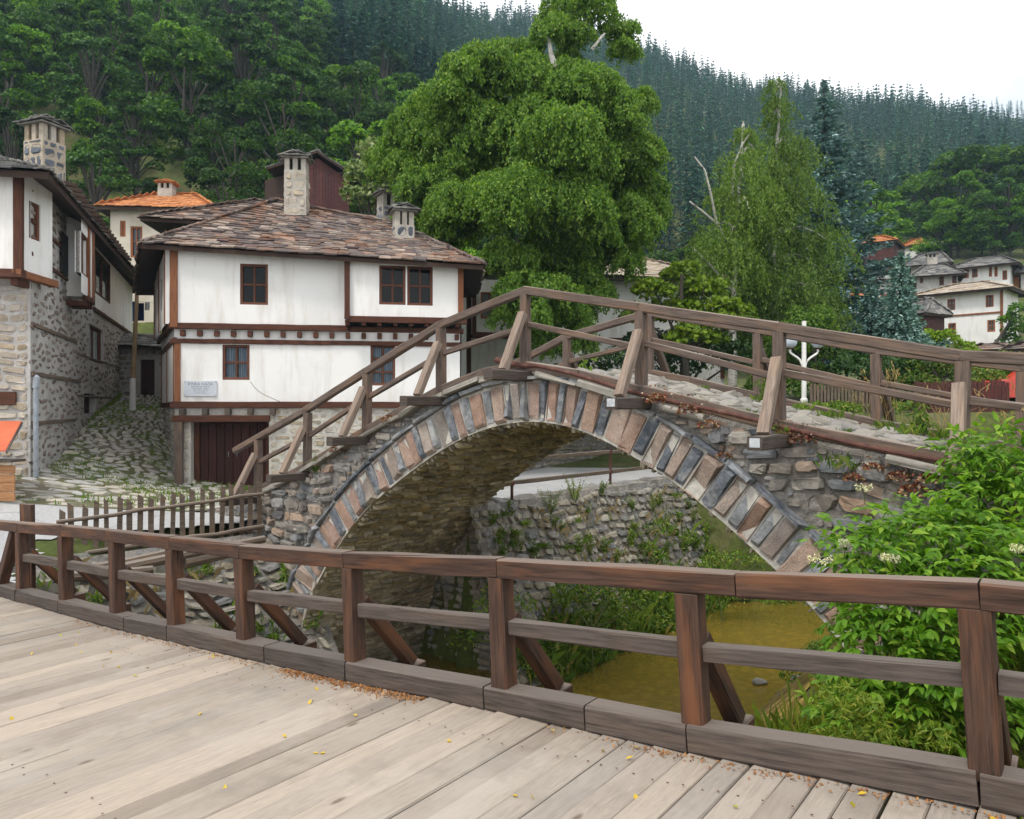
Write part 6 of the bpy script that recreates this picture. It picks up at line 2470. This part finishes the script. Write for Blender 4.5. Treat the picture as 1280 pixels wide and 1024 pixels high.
# ---- elder bush at the near right
def leaflets(mb, B, D, Nr, L, W):
    n = len(B)
    D, Nr = nrm(D), nrm(Nr)
    S = nrm(np.cross(D, Nr))
    Up = np.cross(S, D)
    L, W = L[:, None], W[:, None]
    mid = B + D * L * .42 + Up * L * .03
    ml, mr = mid - S * W * .5 + Up * W * .16, mid + S * W * .5 + Up * W * .16
    m2 = B + D * L * .74 - Up * L * .04
    ql, qr = m2 - S * W * .33 + Up * W * .1, m2 + S * W * .33 + Up * W * .1
    tip = B + D * L - Up * L * .16
    V = np.stack([B, ml, mid, mr, ql, m2, qr, tip], 1).reshape(-1, 3)
    b = np.arange(n)[:, None] * 8
    T = np.concatenate([b + np.array([[0, 2, 1]]), b + np.array([[0, 3, 2]]), b + np.array([[4, 5, 7]]), b + np.array([[5, 6, 7]])])
    Q = np.concatenate([b + np.array([[1, 2, 5, 4]]), b + np.array([[2, 3, 6, 5]])])
    mb.add(V, [T, Q])


el = thing('elder_bush', 'lush bright green elder bush with cream flower heads before the bridge foot at the right', 'bush', v2(3.4, 6.0, -1.2))
lv, st_ = MB(), MB()
root = [v2(3.2, 6.2, -1.2), v2(4.0, 6.5, -.9), v2(2.9, 5.8, -1.5), v2(3.9, 5.4, -1.2)]
lobes = [(1135, 664, 6.3, .22), (1078, 690, 6.2, .18), (1175, 690, 6.3, .32), (1245, 640, 6.6, .38), (1262, 580, 7.0, .30), (1225, 575, 7.0, .22), (1165, 760, 5.8, .36),
         (1235, 740, 5.9, .40), (1110, 815, 5.7, .26), (1185, 850, 5.5, .36), (1085, 765, 6.0, .18), (1250, 850, 5.4, .40), (1290, 720, 6.0, .42), (1078, 885, 5.7, .18), (1290, 610, 6.8, .32), (1140, 900, 5.5, .26),
         (1130, 722, 6.2, .26), (1205, 640, 6.8, .2)]
for px, py, Y, r in lobes:
    c = at(px, py, Y)
    rt = root[int(np.argmin([np.linalg.norm(c - q) for q in root]))]
    trunk(st_, rt, c, .03, .008, .12, 6, k=6)
    nl_ = int(30 + 205 * r)
    p = sphere_pts(nl_, -.6)
    rad = R.uniform(.45, 1.08, (len(p), 1))
    base = c + p * r * rad * np.array([1.15, 1, .9])
    d = nrm(p * np.array([1, 1, .4]) + R.normal(0, .35, p.shape) + np.array([0, -.25, .05]))
    Bs, Ds, Ns, Ls, Ws = [], [], [], [], []
    for b_, d_ in zip(base, d):
        Lr = R.uniform(.15, .25)
        nn2 = nrm(np.array([0, 0, 1]) + R.normal(0, .3, 3))
        sd = nrm(np.cross(d_, nn2))
        sz = R.uniform(.075, .135)
        for f in ((.3, .62, 1.0) if R.random() < .7 else (.5, 1.0)):
            for sg in (-1, 1):
                if f == 1.0 and sg == 1:
                    dd = d_
                else:
                    dd = nrm(d_ * .55 + sd * sg * .85) if f < 1 else nrm(d_ * .8 + sd * sg * .6)
                q = b_ + d_ * Lr * f - upz * (.10 * f * f * Lr * 2)
                Bs.append(q)
                Ds.append(dd - upz * R.uniform(.1, .5))
                Ns.append(nn2 + R.normal(0, .15, 3))
                Ls.append(sz * R.uniform(.8, 1.1) * (1.15 if f == 1 and sg == 1 else 1))
                Ws.append(sz * .42)
    leaflets(lv, np.array(Bs), np.array(Ds), np.array(Ns), np.array(Ls), np.array(Ws))
lv.build('foliage', M['leaf_elder'], el)
st_.build('stems', M['stem'], el)
for px, py, Y, r in ((1080, 612, 6.0, .055), (1026, 703, 5.8, .08), (1055, 680, 5.7, .03), (1118, 700, 5.6, .035), (1272, 687, 5.5, .045), (1107, 698, 5.6, .03)):
    fl = MB()
    c = at(px, py, Y)
    n = 170
    a, q = R.uniform(0, 6.28, n), np.sqrt(R.uniform(0, 1, n)) * r
    P = c + np.stack([np.cos(a) * q * 1.25, np.sin(a) * q, .35 * q + R.normal(0, .005, n) + .02 * np.sin(a * 5)], 1)
    leaves(fl, P, .014, .012, nor=np.array([0, 0, 1.5]))
    fl.tube([c - upz * .12 + v2(.02, .03), c - upz * .03, c], .003, 5, 1)
    fl.build('flower_head', [M['flower'], M['stem']], el)

# low ferny growth on the near right bank, and weeds along the water
uf = MB()
for _ in range(520):
    px, Y = R.uniform(965, 1750), R.uniform(4.4, 9.5)
    x = (px - 640) / FPX * Y
    z = float(ground_z(x, Y))
    c, q = cq(x, Y)
    if q > -.4 or c < 1.0 or q < -4.3: continue
    rr = R.uniform(.14, .3)
    if px < 1040: rr *= .5
    clump(uf, (x, Y, z + rr * .5), rr, 150, .06, .014, .8, lo=-.2, spread=1.5)
    blades(uf, np.array([x, Y, z]) + R.normal(0, .12, (12, 3)) * np.array([1, 1, 0]), .45, .5, .006)
for _ in range(46):
    px, Y, py = R.uniform(1040, 1290), R.uniform(4.9, 6.0), R.uniform(880, 945)
    c = at(px, py, Y)
    rr = R.uniform(.12, .24)
    clump(uf, c, rr * .8, 170, .06, .013, .8, lo=-.4, spread=1.5)
props(uf.build('ferny_weeds', M['leaf_fern']), 'feathery yellow green weeds covering the near right bank under the elder', 'weeds', kind='stuff')

ug = MB()
for _ in range(330):                            # along the toe of the river wall
    q = R.uniform(3.4, 20)
    b = abs(R.normal(0, .75))
    p = rw_map(np.array([q]), np.array([min(b, 2.6)]), np.array([.10]))[0]
    rr = R.uniform(.16, .36)
    clump(ug, p + upz * .08, rr, int(230 * rr / .3), .10, .045, .9, lo=-.4)
    blades(ug, p + R.normal(0, .15, (14, 3)), .5, .6, .004)
for _ in range(75):                             # right bank beyond the arch
    q, c = R.uniform(3.8, 15), R.uniform(1.6, 6.5)
    x, Y = (PB + U * c + Nn * q)[:2]
    z = float(ground_z(x, Y))
    clump(ug, (x, Y, z + .12), R.uniform(.18, .38), 200, .10, .045, .8, lo=-.2)
for _ in range(130):                            # overgrown head of the pool
    x, Y = R.uniform(3.5, 13), R.uniform(21.6, 25)
    c, q = cq(x, Y)
    if c < -3.6: continue
    clump(ug, (x, Y, float(ground_z(x, Y)) + .15), R.uniform(.2, .45), 200, .11, .05, .8, lo=-.2)
for _ in range(50):                             # left bank on our side
    q, b = R.uniform(-7, .2), R.uniform(0, 3.6)
    p = ww_map(np.array([q]), np.array([b]), np.array([.1]))[0]
    clump(ug, p, R.uniform(.08, .2), 90, .07, .035, .9, lo=-.4)
    blades(ug, p + R.normal(0, .08, (14, 3)), .3, .7, .003)
props(ug.build('undergrowth', M['leaf_weed']), 'mixed green undergrowth along the foot of the river walls', 'undergrowth', kind='stuff')

dg = MB()
for _ in range(70):
    q = R.uniform(4, 19)
    b = R.uniform(.2, 3.6)
    p = rw_map(np.array([q]), np.array([b]), np.array([.08]))[0]
    blades(dg, p + R.normal(0, .14, (13, 3)), .24, 1.0, .0025)
for _ in range(26):
    q, b = R.uniform(-6, .2), R.uniform(1.5, 3.7)
    p = ww_map(np.array([q]), np.array([b]), np.array([.1]))[0]
    blades(dg, p + R.normal(0, .14, (13, 3)), .26, 1.0, .0025)
props(dg.build('dry_grass', M['dry']), 'dry straw coloured grass hanging from the river walls', 'dry grass', kind='stuff')

# single plants, copied from a few kinds
def weed_proto(name, kind):
    mb = MB()
    if kind == 'leafy':
        for _ in range(9):
            e_ = np.array([R.normal(0, .16), R.normal(0, .16), R.uniform(.2, .5)])
            mb.tube([(0, 0, 0), e_ * .6 + R.normal(0, .02, 3), e_], [.008, .006, .003], 5, 1)
            t = R.uniform(.25, 1.05, (16, 1))
            leaves(mb, e_ * t + R.normal(0, .035, (16, 3)), .085, .038)
        return mb.build(name, [M['leaf_weed'], M['stem']])
    if kind == 'yellow':
        for _ in range(12):
            e_ = np.array([R.normal(0, .15), R.normal(0, .15), R.uniform(.3, .6)])
            mb.tube([(0, 0, 0), e_ * .6, e_], [.007, .005, .003], 5, 1)
            t = R.uniform(.3, 1.05, (22, 1))
            leaves(mb, e_ * t + R.normal(0, .03, (22, 3)), .06, .018)
        return mb.build(name, [M['leaf_fern'], M['stem']])
    if kind == 'rosette':
        n = 16
        a = np.linspace(0, 6.28 * 2, n)
        d = np.stack([np.cos(a), np.sin(a), np.linspace(.1, 1.0, n)], 1)
        leaflets(mb, np.zeros((n, 3)) + d * .02, d, np.tile(upz, (n, 1)), np.full(n, .26), np.full(n, .08))
        return mb.build(name, M['leaf_fern'])
    if kind == 'tuft':
        blades(mb, R.normal(0, .13, (60, 3)) * np.array([1, 1, 0]), .22, .8, .002)
        return mb.build(name, M['grass'])
    if kind == 'tall':
        for _ in range(13):
            e_ = np.array([R.normal(0, .3), R.normal(0, .3), R.uniform(.5, 1.0)])
            b_ = R.normal(0, .1, 3) * np.array([1, 1, 0])
            mb.tube([b_, b_ + e_ * np.array([.3, .3, .55]), b_ + e_ * np.array([.75, .75, .9]), b_ + e_], [.004, .0035, .003, .002], 4)
            leaves(mb, b_ + e_ * R.uniform(.85, 1.02, (9, 1)) + R.normal(0, .012, (9, 3)), .06, .012, axis=e_, spread=.5)
        return mb.build(name, M['dry'])
    n = 150                                       # sedum cushion
    p = sphere_pts(n, -.1) * np.array([.12, .10, .075])
    leaves(mb, p, .04, .028, axis=p * 8)
    leaves(mb, p[:40] * 1.5 + upz * .05, .022, .02)
    return mb.build(name, M['sedum'])


pl = [('leafy_weed', 'leafy', 'weed'), ('yellow_weed', 'yellow', 'weed'), ('rosette_plant', 'rosette', 'plant'), ('grass_tuft', 'tuft', 'grass tuft'), ('tall_dry_grass', 'tall', 'dry grass'), ('stonecrop', 'sedum', 'stonecrop')]
PR = {k: weed_proto(n, k) for n, k, c in pl}
first = {}


def plant(kind, loc, sc, label, group=None, rot=None):
    o = PR[kind]
    if kind in first:
        o = o.copy()
        COL.objects.link(o)
    first[kind] = 1
    o.location = tuple(float(x) for x in loc)
    o.rotation_euler = (0, 0, R.uniform(0, 6.28) if rot is None else rot)
    o.scale = (sc, sc, sc)
    return props(o, label, {k: c for _, k, c in pl}[kind], group)


def rwp(px, py, out=.06):
    """spot on the river wall seen at px,py"""
    best, bd = None, 1e9
    for q in np.linspace(3.5, 22, 90):
        for b in np.linspace(0, H_RW + .1, 30):
            p = rw_map(np.array([q]), np.array([b]), np.array([out]))[0]
            x_, y_ = 640 + FPX * p[0] / p[1], HY - FPX * (p[2] - CZ) / p[1]
            d = (x_ - px) ** 2 + (y_ - py) ** 2
            if d < bd: best, bd = p, d
    return best


plant('yellow', rwp(690, 640), 1.0, 'bright yellow flowered weed on the river wall top, left of the green one', 'yellow weeds on the river wall')
plant('yellow', rwp(718, 628), 1.15, 'tall yellow green weed on top of the river wall right of the yellow flowered one', 'yellow weeds on the river wall')
for px, py, s in ((815, 640, .9), (835, 665, 1.0), (790, 675, .9), (868, 655, .9), (735, 700, .9), (650, 695, .8), (900, 685, 1.1)):
    plant('yellow', rwp(px, py), s, 'yellowing weed hanging in the joints of the river wall', 'yellow weeds on the river wall')
plant('leafy', rwp(750, 622), .8, 'grey green weed on the river wall top near the second iron post', 'leafy weeds on the river wall')
for px, py in ((688, 690), (676, 690)): pass
plant('rosette', rwp(680, 690), 1.1, 'yellowish rosette plant in the middle of the river wall', 'rosette plants on the river wall')
plant('rosette', rwp(655, 655), .9, 'small rosette plant high on the river wall near the arch', 'rosette plants on the river wall')
plant('rosette', rwp(640, 670), .95, 'green rosette plant on the river wall close to the vault edge', 'rosette plants on the river wall')
plant('rosette', rwp(790, 660), .9, 'rosette plant on the river wall under the right half of the arch', 'rosette plants on the river wall')
for px, py, s in ((600, 660, .7), (620, 700, .8), (790, 640, .9), (825, 630, 1.0), (850, 650, .9), (740, 680, .7), (870, 690, 1.1), (905, 690, 1.2), (930, 700, 1.2), (830, 690, .8), (770, 700, .8), (700, 665, .6), (810, 670, .8), (760, 650, .5),
                 (610, 685, .9), (640, 690, .8), (665, 700, .9), (720, 690, 1.0), (755, 690, .9), (785, 680, 1.0), (815, 695, 1.1), (845, 675, 1.0), (860, 640, .8), (880, 670, .9), (735, 640, .6), (690, 660, .6), (635, 640, .5), (895, 660, .9), (855, 695, 1.1), (915, 675, 1.0)):
    plant('leafy', rwp(px, py), s, 'leafy green weed rooted in the joints of the river wall', 'leafy weeds on the river wall')
for px, py, s in ((630, 650, .8), (720, 655, .7), (800, 690, .9), (845, 620, .9), (880, 660, 1.0), (710, 690, .8)):
    plant('tuft', rwp(px, py), s, 'grass tuft growing out of the face of the river wall', 'grass tufts on the river wall')
# bushes on the water's edge
for k, (px, Y, lobes, lab) in enumerate((
        (740, 16.6, [(735, 735, 30), (765, 745, 30), (790, 760, 26), (720, 760, 24), (770, 775, 26)], 'rounded green bush at the water edge under the middle of the railing'),
        (630, 15.6, [(620, 745, 26), (650, 760, 26), (600, 770, 24), (580, 800, 26), (640, 790, 22)], 'loose green bush at the foot of the vault'),
        (905, 20.5, [(890, 705, 20), (920, 700, 20), (945, 706, 18), (900, 735, 22), (930, 745, 20), (870, 745, 20)], 'flowering bush overhanging the far bend of the water'))):
    zz = at(px, 800, Y)[2]
    x = at(px, 500, Y)[0]
    lobed_tree('riverside_bush', lab, (x, Y, float(ground_z(x, Y))), lobes, Y, 'leaf_weed', .10, .045, 620, cat='bush', depth=.5, barkm='stem', r0=.03)

GS = 'red stonecrop cushions on the bridge edge'
SC = [(-4.3, -.2), (-4.0, -.16), (-2.9, -.17), (2.3, -.16), (2.75, -.19), (3.0, -.3), (3.95, -.14), (4.15, -.2), (4.9, -.34), (5.15, -.38), (5.45, -.33), (5.3, -.5), (3.2, -.62), (4.7, -.5)]
for s, d in SC:
    plant('sedum', bp(s, -.08, zk(s) + d), R.uniform(.8, 1.5), 'reddish stonecrop cushion growing on the near edge of the stone bridge', GS)
plant('leafy', bp(-5.05, -.06, zk(-5.05) - .35), .75, 'green weed growing from the left flank of the stone bridge', 'weeds on the stone bridge')
plant('leafy', bp(-.6, -.06, zk(-.6) - .26), .35, 'tiny weed in the joints above the crown of the arch', 'weeds on the stone bridge')
plant('leafy', bp(3.88, -.1, zk(3.88) - .3), .55, 'yellowish weed under the middle right outrigger of the bridge', 'weeds on the stone bridge')
plant('tuft', bp(4.55, -.06, zk(4.55) - .42), .9, 'hanging grass tuft on the right spandrel of the stone bridge', 'grass tufts on the stone bridge')
for s, w, sc in ((2.35, 3.1, .6), (3.0, 3.2, .7), (3.5, 3.0, .8), (4.2, 3.2, .7), (4.6, 3.0, .9), (5.0, 3.2, 1.0), (5.3, 2.8, .8), (3.2, .5, .5), (4.4, .45, .6), (5.5, .5, .8), (1.5, 2.9, .4), (5.7, 2.4, .7), (6.2, 1.5, .9), (6.6, 2.6, 1.0)):
    plant('tuft', bp(s, w, zk(s) - .12), sc, 'grass tuft sprouting between the flagstones of the stone bridge', 'grass tufts on the stone bridge')
for s, w, sc in ((3.9, 3.75, 1.0), (4.15, 3.8, 1.15), (4.9, 3.8, 1.0), (5.9, 3.7, 1.1), (6.4, .2, .9), (6.8, 2.2, 1.2)):
    plant('tall', bp(s, w, zk(s) - .25), sc, 'tall dry grass leaning over the right part of the bridge railing', 'tall dry grass by the bridge')
plant('leafy', bp(2.45, 3.2, zk(2.45) - .1), .8, 'bright green weed beside the far kerb of the bridge deck', 'weeds on the stone bridge')
plant('leafy', bp(4.75, 3.1, zk(4.75) - .1), 1.0, 'bushy flowering weed beside the far railing near the right end', 'weeds on the stone bridge')

# rocks in the shallows
def rock(c, r, label):
    mb = MB()
    n, m_ = 14, 9
    V = []
    ph = R.uniform(0, 6, 3)
    for i in range(m_):
        th = math.pi * i / (m_ - 1)
        for j in range(n):
            a = 6.283 * j / n
            d = np.array([math.sin(th) * math.cos(a), math.sin(th) * math.sin(a), math.cos(th)])
            k = 1 + .16 * math.sin(3 * d[0] + ph[0]) + .14 * math.sin(4 * d[1] + ph[1]) + .12 * math.sin(5 * d[2] + ph[2]) + R.normal(0, .02)
            V.append(np.asarray(c) + d * k * np.array([r, r * .8, r * .55]))
    F = [[i * n + j, (i + 1) * n + j, (i + 1) * n + (j + 1) % n, i * n + (j + 1) % n] for i in range(m_ - 1) for j in range(n)]
    mb.add(V, [F])
    props(mb.build('rock', M['rock'], None, True), label, 'rock', 'rocks in the shallows')


for px, py, r, lab in ((1028, 873, .20, 'pale round rock in the shallows beside the elder foliage'), (985, 873, .24, 'flat grey rock at the edge of the shallow water'), (1000, 850, .16, 'small rock lying in the shallow water nearest the arch foot'),
                       (995, 848, .12, 'tiny stone by the small rock in the shallow water'), (1065, 905, .2, 'white stone half hidden by the ferny weeds'), (950, 852, .14, 'low wet stone standing alone in the shallow brown water')):
    Y = FPX * (CZ + 3.95) / (py - HY)
    c = at(px, py, Y)
    rock(c, r, lab)
# ================================================================== LIGHT, SKY, CAMERA
EL, AZ = math.radians(58), math.radians(215)      # sun behind us, to the left
w = bpy.data.worlds.new('World')
scene.world = w
w.use_nodes = True
nt = w.node_tree
nt.nodes.clear()
sky = N(nt, 'ShaderNodeTexSky', sky_type='NISHITA', sun_disc=False, sun_elevation=EL, sun_rotation=AZ, altitude=900, air_density=1.0, dust_density=2.5)
tc = N(nt, 'ShaderNodeTexCoord')
mp = N(nt, 'ShaderNodeMapping', {'Vector': tc.outputs['Generated'], 'Scale': (1.4, 1.4, 3.0)})
cl = noise(nt, mp.outputs[0], 1.6, 6, .55, .4)
cloud = ramp(nt, cl, [(.3, (7.0, 7.25, 7.8)), (.5, (11.8, 11.7, 11.5)), (.8, (13.0, 12.8, 12.4))])
fac = ramp(nt, cl, [(.2, .86), (.5, .97)])
c_ = mixc(nt, fac, sky.outputs[0], cloud)
bg = N(nt, 'ShaderNodeBackground', {'Color': c_, 'Strength': .10})
out = N(nt, 'ShaderNodeOutputWorld', {'Surface': bg.outputs[0]})
sd = bpy.data.lights.new('sun', 'SUN')
sd.energy, sd.angle, sd.color = 1.5, math.radians(11), (1.0, .93, .82)
so = bpy.data.objects.new('sun', sd)
COL.objects.link(so)
from mathutils import Vector
dirv = Vector((math.sin(AZ) * math.cos(EL), math.cos(AZ) * math.cos(EL), math.sin(EL)))
so.rotation_euler = dirv.to_track_quat('Z', 'Y').to_euler()
so.location = (-20, -20, 60)

cam = bpy.data.cameras.new('camera')
cam.sensor_width, cam.lens, cam.clip_start, cam.clip_end = 36, 27.0, .05, 3000
cam.shift_y = -2 / 1280
co = bpy.data.objects.new('camera', cam)
COL.objects.link(co)
co.location = (0, 0, CZ)
co.rotation_euler = (math.radians(90), 0, 0)
scene.camera = co

HAZE = True
if HAZE:
    mb = MB()
    lo, hi = np.array([-1000, -60, -6.2]), np.array([1100, 930, 320])
    V = np.array([[(lo, hi)[(i >> k) & 1][k] for k in range(3)] for i in range(8)])
    mb.add(V, [np.array([[0, 2, 3, 1], [4, 5, 7, 6], [0, 1, 5, 4], [2, 6, 7, 3], [0, 4, 6, 2], [1, 3, 7, 5]])])
    hm = bpy.data.materials.new('haze_air')
    hm.use_nodes = True
    nt = hm.node_tree
    nt.nodes.clear()
    pv = N(nt, 'ShaderNodeVolumePrincipled', {'Color': (.52, .76, 1, 1), 'Density': .00033, 'Anisotropy': .2})
    o_ = N(nt, 'ShaderNodeOutputMaterial')
    nt.links.new(pv.outputs[0], o_.inputs['Volume'])
    o = mb.build('haze', hm)
    props(o, 'pale bluish air between the village and the far hills', 'haze', kind='stuff')

vs = scene.view_settings
vs.view_transform, vs.look, vs.exposure, vs.gamma = 'Standard', 'None', 0.5, 1.0
vs.use_curve_mapping = False
cy = scene.cycles
cy.use_denoising = True
try: cy.denoiser = 'OPENIMAGEDENOISE'
except Exception: pass
cy.max_bounces, cy.diffuse_bounces, cy.glossy_bounces, cy.transmission_bounces, cy.transparent_max_bounces, cy.volume_bounces = 7, 4, 2, 4, 8, 1
cy.use_adaptive_sampling = True
cy.adaptive_threshold = .008
cy.caustics_reflective = cy.caustics_refractive = False
cy.sample_clamp_indirect = 6
